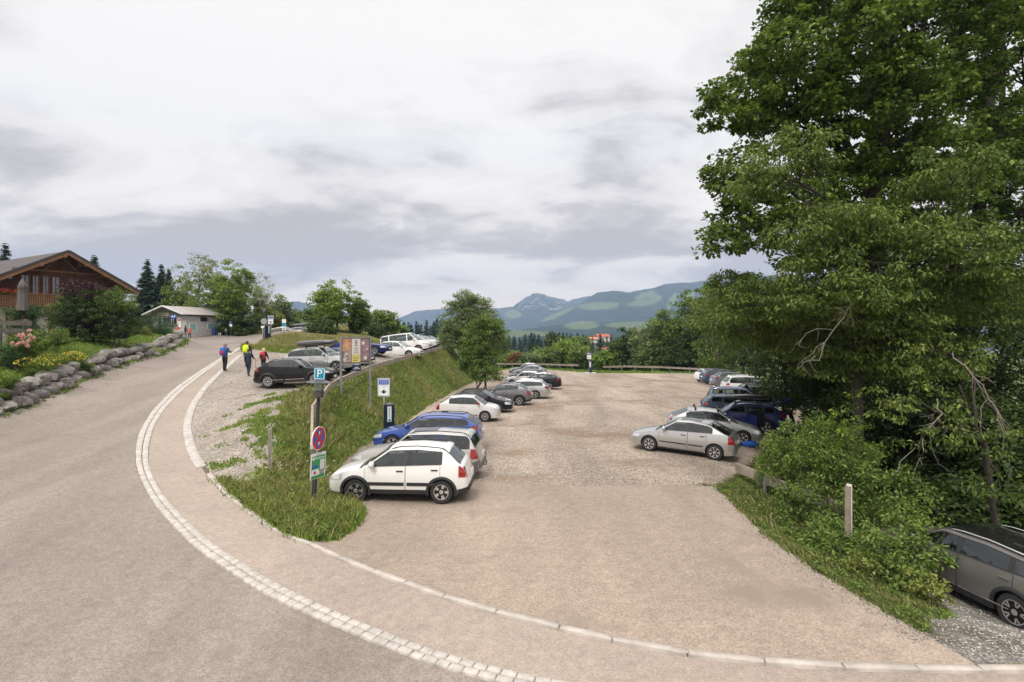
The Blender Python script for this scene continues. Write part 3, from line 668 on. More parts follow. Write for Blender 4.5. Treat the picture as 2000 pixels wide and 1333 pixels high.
class Shape:
    def __init__(s, sp):
        s.__dict__.update(sp); L = s.L; Hh = s.H
        mx = (s.roof[0]+s.roof[1])/2
        cx, cz = s.cowl; rx, rz = s.rear
        xs = [0, .03, .12, .40, cx, s.roof[0], mx, s.roof[1], rx, min(L-.12, rx+.1), L-.09, L-.03, L]
        ys = [s.nose-.22, s.nose-.10, s.nose, s.nose+.09 if s.nose+.09 < cz else (s.nose+cz)/2, cz, Hh-.035, Hh, Hh-.055, rz, rz-.08 if rx+.1 < L-.12 else rz-.03, s.rear_z if hasattr(s, 'rear_z') else .80, .72, .55]
        s.zt0 = smoothf(xs, ys, .09)
        s.beltf = smoothf([0, cx, s.roof[1], L], [s.nose-.02, s.belt[0], s.belt[1], s.belt[1]+.01], .15)
        s.wf = smoothf([-.02, 0, .06, .16, .36, .9, L-.9, L-.30, L-.12, L-.04, L+.0], [.62, .70, .82, .905, .965, 1, 1, .965, .91, .84, .70], .03)
        s.tum = .16 if s.H > 1.9 else .34
        s.Ra = s.R+.05
    def ztop(s, x): return s.zt0(x)
    def zb(s, x):
        return np.minimum(s.beltf(x), s.ztop(x)-.055)
    def ze(s, x):
        b = s.zb(x); return np.maximum(b+.004, s.ztop(x)-.075)
    def zlow(s, x):
        z = s.sill+.0*x + np.clip((.35-x)/.35, 0, 1)*.03 + np.clip((x-(s.L-.5))/.5, 0, 1)**2*.10
        for xw in (s.fo, s.fo+s.wb):
            d = np.abs(x-xw); a = s.R+np.sqrt(np.maximum(0, s.Ra**2-d**2))
            z = np.where(d < s.Ra, np.maximum(z, a), z)
        return z
    def y(s, x, z):
        zb = s.beltf(x); t = np.clip((z-s.sill)/(zb-s.sill), 0, 1)
        g = 1-.055*(2*t-1.05)**2-.012*np.clip((t-.55)*3, 0, 1)
        y = s.W/2*s.wf(x)*g
        return y - np.maximum(0, z-zb)*s.tum - np.maximum(0, z-zb)**2*.06
    def top(s, x, k):        # k 0 edge .. 1 centre
        ze = s.ze(x); ye = s.y(x, ze); zt = s.ztop(x)
        return ye*(1-k), ze+(zt-ze)*(1-(1-k)**2.6)
    def topn(s, x, k):
        e = .01; y0, z0 = s.top(x, k); y1, z1 = s.top(x+e, k); y2, z2 = s.top(x, np.minimum(1, k+e)); y3, z3 = s.top(x, np.maximum(0, k-e))
        tx = np.stack([np.full_like(y0, e), y1-y0, z1-z0], -1); ty = np.stack([np.zeros_like(y0), y3-y2, z3-z2], -1)
        n = np.cross(tx, ty); n /= np.linalg.norm(n, axis=-1, keepdims=True)+1e-9
        n *= np.where(n[..., 2:3] < 0, -1, 1)
        return n
def grid_faces(n, m):
    i = np.arange(n*m).reshape(n, m)
    return np.c_[i[:-1, :-1].ravel(), i[1:, :-1].ravel(), i[1:, 1:].ravel(), i[:-1, 1:].ravel()]
def both(V, Fq):
    V2 = V.copy(); V2[:, 1] *= -1
    return np.r_[V, V2], np.r_[Fq[:, ::-1], Fq+len(V)]
def side_patch(s, x0, x1, lo, hi, nx=8, nz=4, off=.004, sl0=0., sl1=0., mirror=True, side=1):
    """panel following the car's side: lo/hi are functions of x or numbers; sl = how far the ends lean per metre of height"""
    u = np.linspace(0, 1, nx)[:, None]; t = np.linspace(0, 1, nz)[None, :]
    xb = x0+(x1-x0)*u
    f = lambda q, x: (q(x) if callable(q) else np.full_like(x, q))
    zl0 = f(lo, xb); sl = sl0*(1-u)+sl1*u
    hh = f(hi, xb)-zl0
    X = xb+sl*hh*t
    Z0 = f(lo, X); Z1 = f(hi, X); Z = Z0+(Z1-Z0)*t
    Y = s.y(X, Z)
    e = .01; dyx = (s.y(X+e, Z)-Y)/e; dyz = (s.y(X, Z+e)-Y)/e
    n = np.stack([-dyx, np.ones_like(Y), -dyz], -1); n /= np.linalg.norm(n, axis=-1, keepdims=True)
    P = np.stack([X, Y, Z], -1)+n*off
    V = P.reshape(-1, 3); Fq = grid_faces(nx, nz)
    if mirror: return both(V, Fq)
    if side < 0: V = V*[1, -1, 1]; return V, Fq
    return V, Fq[:, ::-1]
def top_patch(s, x0, x1, k0, k1, nx=8, nk=6, off=.005, inset=0., half=False):
    """panel following hood / screens / roof; spans the full width from edge factor k0 unless half (then both corners k0..k1)"""
    u = np.linspace(0, 1, nx)[:, None]
    X = x0+(x1-x0)*u+np.zeros((1, nk))
    K = np.linspace(k0, k1, nk)[None, :]+np.zeros((nx, 1))
    Y, Z = s.top(X, K); n = s.topn(X, K)
    P = np.stack([X, Y, Z], -1)+n*off
    V = P.reshape(-1, 3); Fq = grid_faces(nx, nk)
    V, Fq = both(V, Fq[:, ::-1])
    return V, Fq[:, ::-1]
def addp(name, vf, m, parent, smooth=True):
    V, Fq = vf; n = len(V)//2
    if len(V) % 2 == 0 and np.allclose(V[:n]*[1, -1, 1], V[n:], atol=1e-6):      # a left and a right piece
        if np.abs(V[:n, 1]).min() > .004:
            for k in (0, 1):
                Fk = Fq[len(Fq)//2*k:len(Fq)//2*(k+1)]-n*k
                o = mesh_np(name, V[n*k:n*(k+1)], Fk, [m], parent, smooth)
            return o
        o = mesh_np(name, V, Fq, [m], parent, smooth)
        bm = bmesh.new(); bm.from_mesh(o.data); bmesh.ops.remove_doubles(bm, verts=bm.verts, dist=.0008); bm.to_mesh(o.data); bm.free()
        return o
    return mesh_np(name, V, Fq, [m], parent, smooth)
def car_body(s, m, parent, holes=(), fr=None, rr=None):
    L = s.L
    xs = set(np.linspace(0, L, 58)) | {.015, .04, .08, .12, .2, L-.015, L-.04, L-.08, L-.14}
    for xw in (s.fo, s.fo+s.wb):
        for a in np.linspace(0, math.pi, 15): xs.add(xw+s.Ra*math.cos(a))
        xs |= {xw-s.Ra-.001, xw+s.Ra+.001}
    for a_, c_ in holes: xs |= {a_, c_}
    for q_ in (fr, rr):
        if q_: xs |= set(q_)
    xs = np.array(sorted(xs)); nl, ns, nt = 7, 5, 8
    rows = []
    zl, zb, ze = s.zlow(xs), s.zb(xs), s.ze(xs)
    zl = np.minimum(zl, zb-.03)
    for i in range(nl):
        z = zl+(zb-zl)*(i/(nl-1))**.9; rows.append(np.c_[xs, s.y(xs, z), z])
    lo_ = zb+.022; hi_ = ze-.035; okr = (hi_-lo_) > .02
    for i in range(1, ns+1):
        z = zb+(ze-zb)*i/ns
        if i < ns: z = np.where(okr, lo_+(hi_-lo_)*(i-1)/(ns-2), z)
        rows.append(np.c_[xs, s.y(xs, z), z])
    for i in range(1, nt+1):
        k = (i/nt)**1.5; y, z = s.top(xs, np.full_like(xs, k)); rows.append(np.c_[xs, y, z])
    A = np.stack(rows, 1); n, mm = A.shape[:2]
    V = A.reshape(-1, 3); Fq = grid_faces(n, mm)
    xm = (xs[:-1]+xs[1:])/2; keepm = np.ones((n-1, mm-1), bool)
    for a_, c_ in holes: keepm[np.ix_((xm > a_) & (xm < c_) & okr[:-1] & okr[1:], range(nl, nl+ns-2))] = False
    for q_ in (fr, rr):
        if q_: keepm[np.ix_((xm > q_[0]) & (xm < q_[1]), range(nl+ns+1, mm-1))] = False
    Fq = Fq[keepm.ravel()]
    V, Fq = both(V, Fq)
    faces = [list(map(int, f)) for f in Fq]
    off = n*mm
    for st in (0, n-1):     # end caps
        for j in range(mm-1):
            a, b, c, d = st*mm+j, st*mm+j+1, off+st*mm+j+1, off+st*mm+j
            faces.append([a, b, c, d] if st == n-1 else [d, c, b, a])
    me = bpy.data.meshes.new('body'); me.from_pydata(V.tolist(), [], faces)
    bm = bmesh.new(); bm.from_mesh(me); bmesh.ops.remove_doubles(bm, verts=bm.verts, dist=.0008); bmesh.ops.recalc_face_normals(bm, faces=bm.faces)
    bm.to_mesh(me); bm.free()
    return link('body', me, m, parent, True, 38)
def wheel(s, x, side, parent, rimm, spokes=5, style=0, steer=0):
    R_, w = s.R, .205
    b = MB(); M = Matrix.Rotation(R(90)*-1, 3, 'X') if side > 0 else Matrix.Rotation(R(90), 3, 'X')
    rr = R_*.66
    b.lathe([(rr-.02, -.10), (rr, -.10), (R_*.92, -.10), (R_-.006, -.075), (R_, -.03), (R_, .03), (R_-.006, .072), (R_*.92, .10), (rr+.005, .098), (rr, .085)], n=32, M=M)
    o = b.build('wheel', M_tyre, parent, angle=50)
    o.location = (x, side*(s.W/2-.115), R_); 
    if steer: o.rotation_euler = (0, 0, steer)
    b = MB(); b.lathe([(rr, .085), (rr, .097), (rr-.018, .094), (rr-.022, .03), (rr-.05, -.02), (.0, -.02)], n=32, M=M, mi=0)
    nf = len(b.f)
    for i in range(spokes):
        a0 = 2*math.pi*i/spokes
        def P(r, a, z): return M @ Vector((r*math.cos(a), r*math.sin(a), z))
        for d in ((-1, 1) if style == 1 else (0,)):
            wa, wb_ = (.36*5/max(5, spokes), .25*5/max(5, spokes)) if style != 1 else (.13, .09)
            c0 = a0+d*.18*0; c1 = a0+d*.20
            q = []
            for r, wd, z, ac in ((.055, .5*.9*5/max(5, spokes)*1.2 if style != 1 else .25, .075, c0), (rr*.55, wa*.8, .088, (c0+c1)/2), (rr-.015, wb_, .088, c1)):
                q += [P(r, ac-wd, z), P(r, ac+wd, z)]
            q2 = [v + (M @ Vector((0, 0, -.05))) for v in q]
            b.add(q+q2, [[0,1,3,2],[2,3,5,4],[0,2,8,6],[2,4,10,8],[1,7,9,3],[3,9,11,5]], 1)
    b.lathe([(.065, .05), (.062, .085), (.03, .09), (0, .09)], n=12, M=M, mi=1)
    for f in range(nf): 
        pass
    b.m[:nf] = [2 if 96 <= f else (1 if f < 64 else 2) for f in range(nf)]
    b.build('rim', [rimm, rimm, M_under], o, angle=35)
    return o
CARS = []
def make_car(kind, pm, label, cat='car', front=None, rear=None, pos=None, ang=None, group=None, rim='alloy', spokes=5, rstyle=0, clad=False, rails=None,
             bars=None, box=None, rub=False, doors=4, tail='h', mirror=None, tow=False, glassl=M_glass, privacy=False, sunroof=False, spoiler=True, zoff=0., extra=None, dark_roof=False, steer=0, plate_f=True, slope=True):
    s = Shape(SPEC[kind]); L = s.L; W2 = s.W/2
    cx = s.fo+s.wb/2
    ctr = Vector(pos)
    th = ang
    # forward direction = -x of the car shape (nose at x=0); local frame: origin under the middle of the wheelbase
    d = Vector((math.cos(th), math.sin(th)))
    zf = hz(ctr.x+d.x*s.wb/2, ctr.y+d.y*s.wb/2); zr_ = hz(ctr.x-d.x*s.wb/2, ctr.y-d.y*s.wb/2); zoff += .015
    if not slope: zf = zr_ = hz(ctr.x, ctr.y)
    root = empty('parked_car', (ctr.x, ctr.y, (zf+zr_)/2+zoff), 0, label, cat, group)
    pitch = math.atan2(zf-zr_, s.wb)
    root.rotation_euler = Euler((0, pitch, th+math.pi), 'XYZ')
    kids = []
    lo = lambda x: s.zb(x)+.022; hi_ = lambda x: s.ze(x)-.035
    xg = np.linspace(s.cowl[0]-.1, L, 600); ok = np.where((hi_(xg)-lo(xg)) > .06)[0]
    g0, g1 = float(xg[ok[0]]), float(xg[ok[-1]]); xB = s.roof[0]+.48 if doors == 4 else s.roof[0]+.75; xC = min(s.fo+s.wb-.04, s.roof[1]-.05)
    endx = {'hatch': g1-.25, 'small': g1-.32, 'cross': g1-.36, 'suvc': g1-.28, 'coupe': g1-.30}.get(kind, g1-.12)
    cuts = [g0+.10, xB-.03, xC-.10, endx-.03] if doors == 4 else [g0+.10, xB-.03, endx-.04]
    if kind == 'van': cuts = [g0+.12, 1.95, 3.75, endx-.06]
    panes = [(cuts[i]+(.06 if i else 0), cuts[i+1]-.02) for i in range(len(cuts)-1)]; panes = [p for p in panes if p[1]-p[0] > .14]
    cwx = s.cowl[0]-.01; rx = s.rear[0]
    FRW = (cwx+.06, s.roof[0]-.05); RRW = (s.roof[1]+.10, rx-.05)
    body = car_body(s, pm, root, panes, FRW, RRW)
    bi = MB(); fz = s.sill+.10; W_ = s.W-.34
    bi.box(((s.cowl[0]+rx)/2, 0, fz+.03), (rx-s.cowl[0]-.1, W_, .05)); 
    bi.build('cabin_floor', M_under, root)
    bz = float(s.beltf(s.cowl[0])); bi = MB(); bi.box((s.cowl[0]+.30, 0, bz-.16), (.50, W_-.02, .22)); bi.build('dashboard', M_dash, root)
    for sd in (-1, 1):
        bi = MB(); xs0 = s.roof[0]+.32; bi.box((xs0, sd*.36, bz-.10), (.14, .46, .62), ry=.18); bi.box((xs0+.06, sd*.36, bz+.30), (.09, .24, .17), ry=.15); bi.box((xs0-.24, sd*.36, bz-.42), (.5, .46, .14)); bi.build('seat', M_seat, root)
    bi = MB(); xr_ = min(xC+.05, s.roof[1]-.1); bi.box((xr_, 0, bz-.08), (.14, W_-.1, .58), ry=.2)
    for q_ in (-.4, .4): bi.box((xr_+.07, q_, bz+.28), (.08, .22, .13), ry=.2)
    bi.build('rear_bench', M_seat, root)
    zlowp = lambda x: s.zlow(x)+.0
    # under floor and wheel wells
    b = MB(); b.box((L/2, 0, s.sill+.05), (L-.5, s.W*.80, .06))
    for xw in (s.fo, s.fo+s.wb): b.box((xw, 0, s.R+.12), (s.Ra*2.0, s.W-.50, s.R*1.4))
    b.build('underbody', M_under, root)
    rm = M_rim if rim == 'alloy' else M_rimd
    for xw in (s.fo, s.fo+s.wb):
        for sd in (1, -1):
            wheel(s, xw, sd, root, rm, spokes, rstyle, steer if xw == s.fo else 0)
    # arch trims and sills
    if clad:
        for xw in (s.fo, s.fo+s.wb):
            a = np.linspace(-.28, math.pi+.28, 26)[:, None]; rr = np.array([s.Ra-.003, s.Ra+.04, s.Ra+.075])[None, :]
            X = xw+np.cos(a)*rr; Z = s.R+np.sin(a)*rr; Y = s.y(X, np.maximum(Z, s.sill))+np.array([.02, .02, .004])[None, :]
            addp('arch_trim', both(np.stack([X, Y, Z], -1).reshape(-1, 3), grid_faces(26, 3)), M_blk, root)
        addp('side_sill', side_patch(s, s.fo+s.Ra+.02, s.fo+s.wb-s.Ra-.02, s.sill-.01, s.sill+.12, 8, 3, .012), M_blk, root)
    else:
        addp('side_sill', side_patch(s, s.fo+s.Ra+.02, s.fo+s.wb-s.Ra-.02, s.sill-.012, s.sill+.05, 8, 2, .006), M_blk, root)
    # doors with seams and handles
    xA = s.cowl[0]+.10; xB = (s.roof[0]+.48 if doors == 4 else s.roof[0]+.75); xC = min(s.fo+s.wb-.04, s.roof[1]-.05)
    lowd = lambda x: np.maximum(s.zlow(x)+.05, s.sill+.10)
    hid = lambda x: s.zb(x)-.006
    spans = [(xA, xB)]+([(xB+.012, xC)] if doors == 4 else [])
    for (a, c) in spans:
        seam = []
        V, Fq = side_patch(s, a-.003, c+.003, lambda x: lowd(x)-.004, lambda x: hid(x)+.004, 14, 6, .0025)
        addp('door_seam', (V, Fq), M_seam, root)
        for sd in (1, -1):
            dr = addp('door', side_patch(s, a+.006, c-.006, lowd, hid, 14, 6, .006, mirror=False, side=sd), pm, root)
            hx = c-.16; z0 = float(s.zb(hx))-.13
            hb = MB(); hb.box((hx, sd*(float(s.y(hx, z0))+.02), z0), (.19, .025, .032)); 
            hb.build('handle', M_blk if rub else pm, dr)
            if rub:
                addp('rub_strip', side_patch(s, a+.04, c-.03 if c < xC-.01 or doors != 4 else c-.12, rub, rub+ (.10 if clad else .045), 8, 2, .016, mirror=False, side=sd), M_blk, dr)
            elif clad == 'chrome':
                addp('trim_strip', side_patch(s, a+.04, c-.05, s.sill+.14, s.sill+.165, 8, 2, .02, mirror=False, side=sd), M_chrome, dr)
    # glasshouse: dark frame strips and panes
    sm = M_blk if kind != 'van' else pm
    for a, c, l2, h2 in [(g0+.03, endx, lambda x: lo(x)-.014, lambda x: lo(x)+.016), (g0+.03, endx, lambda x: hi_(x)-.016, lambda x: hi_(x)+.012)]:
        addp('window_surround', side_patch(s, a, c, l2, h2, 30, 2, .005), sm, root)
    edges_ = [g0+.03]+[v for p in panes for v in p]+[endx]
    for i in range(0, len(edges_), 2):
        if edges_[i+1]-edges_[i] > .015: addp('window_pillar', side_patch(s, edges_[i]-.012, edges_[i+1]+.012, lo, hi_, 4, 4, .0065), sm, root)
    for i, (a, c) in enumerate(panes):
        for sd in (1, -1): addp('side_window', side_patch(s, a-.008, c+.008, lo, hi_, 12, 4, .003, mirror=False, side=sd), M_glassp if (privacy and i) else M_glass, root)
    # screens
    addp('windscreen', top_patch(s, FRW[0]-.012, FRW[1]+.012, .105, 1, 10, 7, .004), glassl if glassl else M_glass, root)
    addp('cowl', top_patch(s, cwx-.07, cwx+.03, .05, 1, 3, 7, .006), M_blk, root)
    addp('rear_window', top_patch(s, RRW[0]-.012, RRW[1]+.012, .105, 1, 10, 7, .004), M_glass, root)
    if kind not in ('coupe',) and spoiler:
        addp('roof_spoiler', top_patch(s, s.roof[1]-.10, s.roof[1]+.07, .10, 1, 4, 7, .022), pm, root)
    if sunroof: addp('sunroof', top_patch(s, s.roof[0]+.12, s.roof[0]+.95, .28, 1, 6, 6, .006), M_gblk, root)
    if dark_roof: addp('roof_panel', top_patch(s, s.roof[0]+.03, s.roof[1]-.02, .12, 1, 10, 7, .006), M_gblk, root)
    # lamps
    hz0 = s.nose-.19
    for sd in (1, -1):
        hl = side_patch(s, .035, .44, lambda x: hz0+x*.10, lambda x: np.minimum(s.zb(x)-.012, hz0+.10+x*.22), 10, 4, .009, mirror=False, side=sd)
        addp('headlight', hl, M_hl, root)
    if tail == 'v': a, c, x0 = s.rear[1]-.34, s.rear[1]-.02, L-.30
    elif tail == 'vh': a, c, x0 = s.rear[1]-.18, min(s.H-.18, s.rear[1]+.30), L-.26
    else: a, c, x0 = s.rear[1]-.20, s.rear[1]-.03, L-.34
    for sd in (1, -1):
        xe = np.linspace(x0, L-.02, 40); good = xe[(np.minimum(s.ze(xe)-.02, c)-a) > .05]
        x1 = float(good[-1]) if len(good) else L-.1
        addp('tail_light', side_patch(s, x0, x1, a, lambda x: np.minimum(s.ze(x)-.015, c), 8, 4, .010, mirror=False, side=sd), M_tl, root)
    # rear corner wrap of the lamps
    zz = np.linspace(L-.5, L, 400); zt_ = s.ztop(zz); sel = zz[(zt_ < c+(.04 if tail == 'vh' else .0)) & (zt_ > a)]
    if len(sel) > 3: addp('rear_lamp', top_patch(s, float(sel[0]), float(sel[-1])-.003, 0, .20, 6, 3, .011), M_tl, root)
    # bumpers, grille, plates
    y0 = float(s.y(np.array([.0]), np.array([.45]))[0])
    b = MB(); b.box((-.004, 0, .50), (.02, y0*1.1, .13)); b.box((-.004, 0, .31), (.02, y0*1.35, .10)); b.build('grille', M_gblk, root)
    b = MB(); b.box((-.02, 0, .42), (.012, .52, .11)); b.build('number_plate', M_plate, root)
    b = MB(); b.box((L+.012, 0, .80 if kind not in ('small', 'wagon', 'hatch') else .72), (.012, .52, .11), ry=-.1); b.build('number_plate', M_plate, root)
    if clad or kind in ('boxwagon',):
        addp('rear_bumper_trim', side_patch(s, s.fo+s.wb+s.Ra+.08, L-.01, lambda x: s.zlow(x)-.01, lambda x: s.zlow(x)+(.30 if kind == 'boxwagon' else .13), 8, 3, .014), M_blk if kind != 'boxwagon' else M_gray_pl, root)
        b = MB(); b.box((L+.005, 0, .46), (.04, s.W*.78, .22 if kind == 'boxwagon' else .16)); b.build('rear_bumper_panel', M_blk if kind != 'boxwagon' else M_gray_pl, root)
    if tow:
        b = MB(); b.tube([(L-.05, .0, .36), (L+.10, 0, .36), (L+.13, 0, .46)], .022); b.lathe([(0, -.03), (.028, -.012), (.028, .012), (0, .03)], c=(L+.13, 0, .49), n=10); b.build('tow_hitch', M_blk, root)
    # mirrors
    mxm = mirror or pm
    for sd in (1, -1):
        b = MB(); mx_ = s.cowl[0]+.32; mz = float(s.zb(mx_))+.09; my = float(s.y(mx_, mz))
        prof = [(.0, -.125), (.07, -.118), (.105, -.05), (.105, .06), (.06, .118), (0, .125)]
        b.lathe([(r_, z_) for r_, z_ in prof], n=12, M=Euler((R(90), 0, 0)).to_matrix().to_3x3(), c=(mx_, sd*(my+.15), mz), sx=.75, sy=.95)
        b.tube([(mx_+.02, sd*(my-.01), mz-.05), (mx_, sd*(my+.10), mz-.02)], .022, 6, 1)
        b.build('wing_mirror', [mxm, M_blk], root, angle=50)
    if rails:
        for sd in (1, -1):
            xs_ = np.linspace(s.roof[0]+.02, s.roof[1]+.10, 12); pts = []
            for i, x in enumerate(xs_):
                yy, z_ = s.top(np.array([x]), np.array([.10])); lift = .06*min(1, min(i, 11-i)/1.5)
                pts.append((x, sd*float(yy[0]), float(z_[0])+lift-.005))
            b = MB(); b.tube(pts, .018, 6); b.build('roof_rail', {'black': M_blk, 'silver': M_chrome, 'grey': M_gray_pl}[rails], root, smooth=True)
    if bars:
        for x in bars:
            yy, z_ = s.top(np.array([x]), np.array([.08])); yy = float(yy[0]); z_ = float(z_[0])
            b = MB(); b.tube([(x, -yy-.02, z_+.13), (x, 0, z_+.145), (x, yy+.02, z_+.13)], .018, 6)
            for sd in (1, -1): b.box((x, sd*yy, z_+.06), (.09, .07, .15), rx=sd*.15)
            b.build('roof_bar', M_blk, root)
    if box:
        x0, x1, w_, h_, yo = box; zt = s.H+.05
        rg = []; n = 22
        V = []
        for i in range(n):
            u = i/(n-1); x = x0+(x1-x0)*u
            wf_ = (.70+.30*min(1, u*4)**.5)*(.86+.14*min(1, (1-u)*8)**.5); hf = (.5+.5*min(1, u*2.2)**.7)*(.80+.20*min(1, (1-u)*7)**.5)
            ring = []
            for a_ in np.linspace(0, 2*math.pi, 20, endpoint=False):
                ca, sa = math.cos(a_), math.sin(a_)
                yy = np.sign(ca)*abs(ca)**.45*w_/2*wf_; zz_ = np.sign(sa)*abs(sa)**.6*h_/2*(hf if sa > 0 else .75*hf)
                ring.append((x, yo+yy, zt+h_*.40+zz_))
            V += ring
        fs = [[i*20+k, i*20+(k+1) % 20, (i+1)*20+(k+1) % 20, (i+1)*20+k] for i in range(n-1) for k in range(20)]+[list(range(20)), [(n-1)*20+k for k in range(20)][::-1]]
        b = MB(); b.add(V, fs); o = b.build('roof_box', M_roofbox if kind != 'bigwagon' else M_gblk, root, angle=40)
        b = MB(); b.beam((x0+.04, yo+w_/2+.001, zt+h_*.38), (x1-.05, yo+w_/2+.001, zt+h_*.38), .012, .02); b.beam((x0+.04, yo-w_/2-.001, zt+h_*.38), (x1-.05, yo-w_/2-.001, zt+h_*.38), .012, .02)
        b.build('seam_strip', M_seam, o)
        if not bars:
            for x in (x0+.5, x1-.6):
                b = MB(); b.beam((x, -W2+.26, zt+.005), (x, W2-.26, zt+.005), .05, .03); 
                for sd in (1, -1): b.box((x, sd*(W2-.29), zt-.045), (.09, .06, .12))
                b.build('roof_bar', M_blk, root)
    # wipers
    b = MB()
    for y_ in (-.15, .42):
        p0 = []
        for x, yv in ((cwx+.0, y_), (cwx+.10, y_-.30), (cwx+.16, y_-.48)):
            k = np.clip(1-abs(yv)/float(s.y(np.array([x]), s.ze(np.array([x])))[0]), 0, 1); yy, z_ = s.top(np.array([x]), np.array([k])); p0.append((x, yv, float(z_[0])+.022))
        b.tube(p0, .009, 5)
    b.build('wiper', M_blk, root)
    if extra: extra(s, root, pm)
    for ch in root.children: ch.location.x -= cx
    CARS.append((root, s, label))
    return root, s
def spot(px, py, Y=None, z=None, prof=zl):
    """world XY of a point on the ground seen at that pixel"""
    if Y is not None: return ((px-1000)/F*Y, Y)
    p = onprof(px, py, prof); return p[0], p[1]
GL, GU, GR = 'cars nosed in to the grass bank', 'cars on the upper parking row', 'cars parked along the woodland edge'
PI = math.pi
# lower row against the bank
p1 = spot(697, 980); p2 = spot(866, 986)
make_car('cross', P_white, 'white compact crossover with five-spoke wheels, nearest of the cars by the grass bank', 'car', pos=((p1[0]+p2[0])/2-.02, (p1[1]+p2[1])/2+.86, 0), ang=PI-.04, group=GL, clad=True, rub=.50, rails='black', spokes=5, tail='v', glassl=M_glassl, steer=.12)
def px_pos(px, Y): return ((px-1000)/F*Y, Y, 0)
make_car('boxwagon', P_champ, 'boxy pale silver estate car with tow bar, between the white crossover and the blue car', 'car', pos=px_pos(818, 19.9), ang=PI-.10, group=GL, rails='black', tail='v', tow=True, glassl=M_glassl, sunroof=True, zoff=.02)
make_car('estate', P_blue, 'bright blue estate car with black roof rails, beside the ticket machine', 'car', pos=px_pos(838, 24.6), ang=PI-.06, group=GL, rails='black', tail='h', clad=False, glassl=M_glassl, spokes=5, zoff=.02)
def red_mirror_stripes(s, root, pm):
    for sd in (1, -1):
        for z0, z1 in ((.335, .375), (.395, .415)):
            addp('side_stripe', side_patch(s, s.fo+s.Ra+.06, s.fo+s.wb-s.Ra-.06, z0, z1, 8, 2, .012, mirror=False, side=sd), M_tl, root)
make_car('small', P_grwhite, 'small white three-door car with red mirrors and red side stripe, facing the gravel', 'car', pos=px_pos(913, 33.2), ang=-.10, group=GL, doors=2, mirror=M_tl, spokes=12, tail='v', glassl=M_glassl, extra=red_mirror_stripes)
make_car('hatch', P_black, 'black hatchback facing the gravel, just behind the small white car', 'car', pos=px_pos(938, 37.2), ang=-.10, group=GL, rim='dark', spokes=10, glassl=M_glassl, rails='black')
make_car('suvc', P_mgrey, 'mid grey crossover with black wheel arches and red tail light, nosed to the bank', 'car', pos=px_pos(983, 41.3), ang=PI-.14, group=GL, clad=True, privacy=True, spokes=7, tail='v', rails='black', glassl=M_glassl)
make_car('wagon', P_silver, 'silver estate car with tow bar, half hidden behind the grey crossover', 'car', pos=px_pos(1016, 45.6), ang=PI-.16, group=GL, spokes=7, tow=True, rails='silver', glassl=M_glassl)
make_car('wagon', P_black, 'shiny black estate car with silver wheels, rear end out to the gravel', 'car', pos=px_pos(1047, 53.6), ang=PI-.16, group=GL, spokes=7, rails='silver', glassl=M_glassl)
make_car('hatch', P_white, 'white car whose bonnet pokes out behind the black estate', 'car', pos=px_pos(1027, 57.5), ang=PI-.12, group=GL, glassl=M_glassl)
make_car('wagon', P_dgrey, 'dark grey car mostly hidden behind the white car and black estate', 'car', pos=px_pos(1028, 62), ang=PI-.12, group=GL, glassl=M_glassl)
make_car('hatch', P_lgrey, 'light grey hatchback with red tail light near the far end of the bank row', 'car', pos=px_pos(1035, 70.5), ang=PI-.12, group=GL, glassl=M_glassl)
make_car('suvc', P_mgrey, 'grey car with black front, farthest one of the row by the bank', 'car', pos=px_pos(1027, 74.5), ang=PI-.12, group=GL, glassl=M_glassl, rails='silver')
# upper row
make_car('suvc', P_black, 'glossy black crossover with dark wheel arches, beside the four walkers', 'car', pos=px_pos(580, 32.2), ang=.02, group=GU, clad='chrome', privacy=True, spokes=10, tail='h', rim='alloy', glassl=M_glassl, rails=None)
make_car('suv', P_silver, 'silver white SUV with a dark grey roof box, behind the black crossover', 'SUV', pos=px_pos(630, 35.0), ang=-.16, group=GU, rails='silver', box=(1.15, 3.45, .86, .42, .25), glassl=M_glassl, zoff=.02)
make_car('coupe', P_navy, 'dark navy car behind the billboard with only its front and roof edge showing', 'car', pos=px_pos(668, 40.5), ang=-.12, group=GU, glassl=M_glassl, spokes=10)
make_car('coupe', P_dblue, 'dark blue coupe whose bonnet and multi-spoke wheel show right of the billboard', 'car', pos=px_pos(706, 44.0), ang=-.10, group=GU, glassl=M_glassl, spokes=12)
make_car('hatch', P_white, 'plain white hatchback with red tail light in front of the white van', 'car', pos=px_pos(776, 49.0), ang=-.14, group=GU, glassl=M_glassl)
make_car('van', P_white, 'white passenger van with long dark side windows', 'van', pos=px_pos(795, 54.5), ang=-.18, group=GU, glassl=M_glassl, tail='vh', zoff=.05)
make_car('mpv', P_grwhite, 'white people carrier whose windscreen shows just past the white van', 'car', pos=px_pos(816, 60.5), ang=-.18, group=GU, glassl=M_glassl)
make_car('hatch', P_silver, 'silver car nose just visible beyond the white people carrier', 'car', pos=px_pos(830, 66), ang=-.18, group=GU, glassl=M_glassl)
make_car('hatch', P_black, 'black car at the far end of the upper row beyond the white vans', 'car', pos=px_pos(840, 72), ang=-.18, group=GU, glassl=M_glassl)
make_car('suv', P_beige, 'bronze beige SUV standing behind the tall dry grass mound', 'SUV', pos=px_pos(560, 68), ang=0.05, glassl=M_glassl, rails='silver', zoff=-.05)
make_car('hatch', P_lgrey, 'grey car with a black roof box peeking over the grass mound', 'car', pos=px_pos(590, 74), ang=.05, glassl=M_glassl, box=(1.0, 3.1, .8, .4, 0), zoff=-.05)
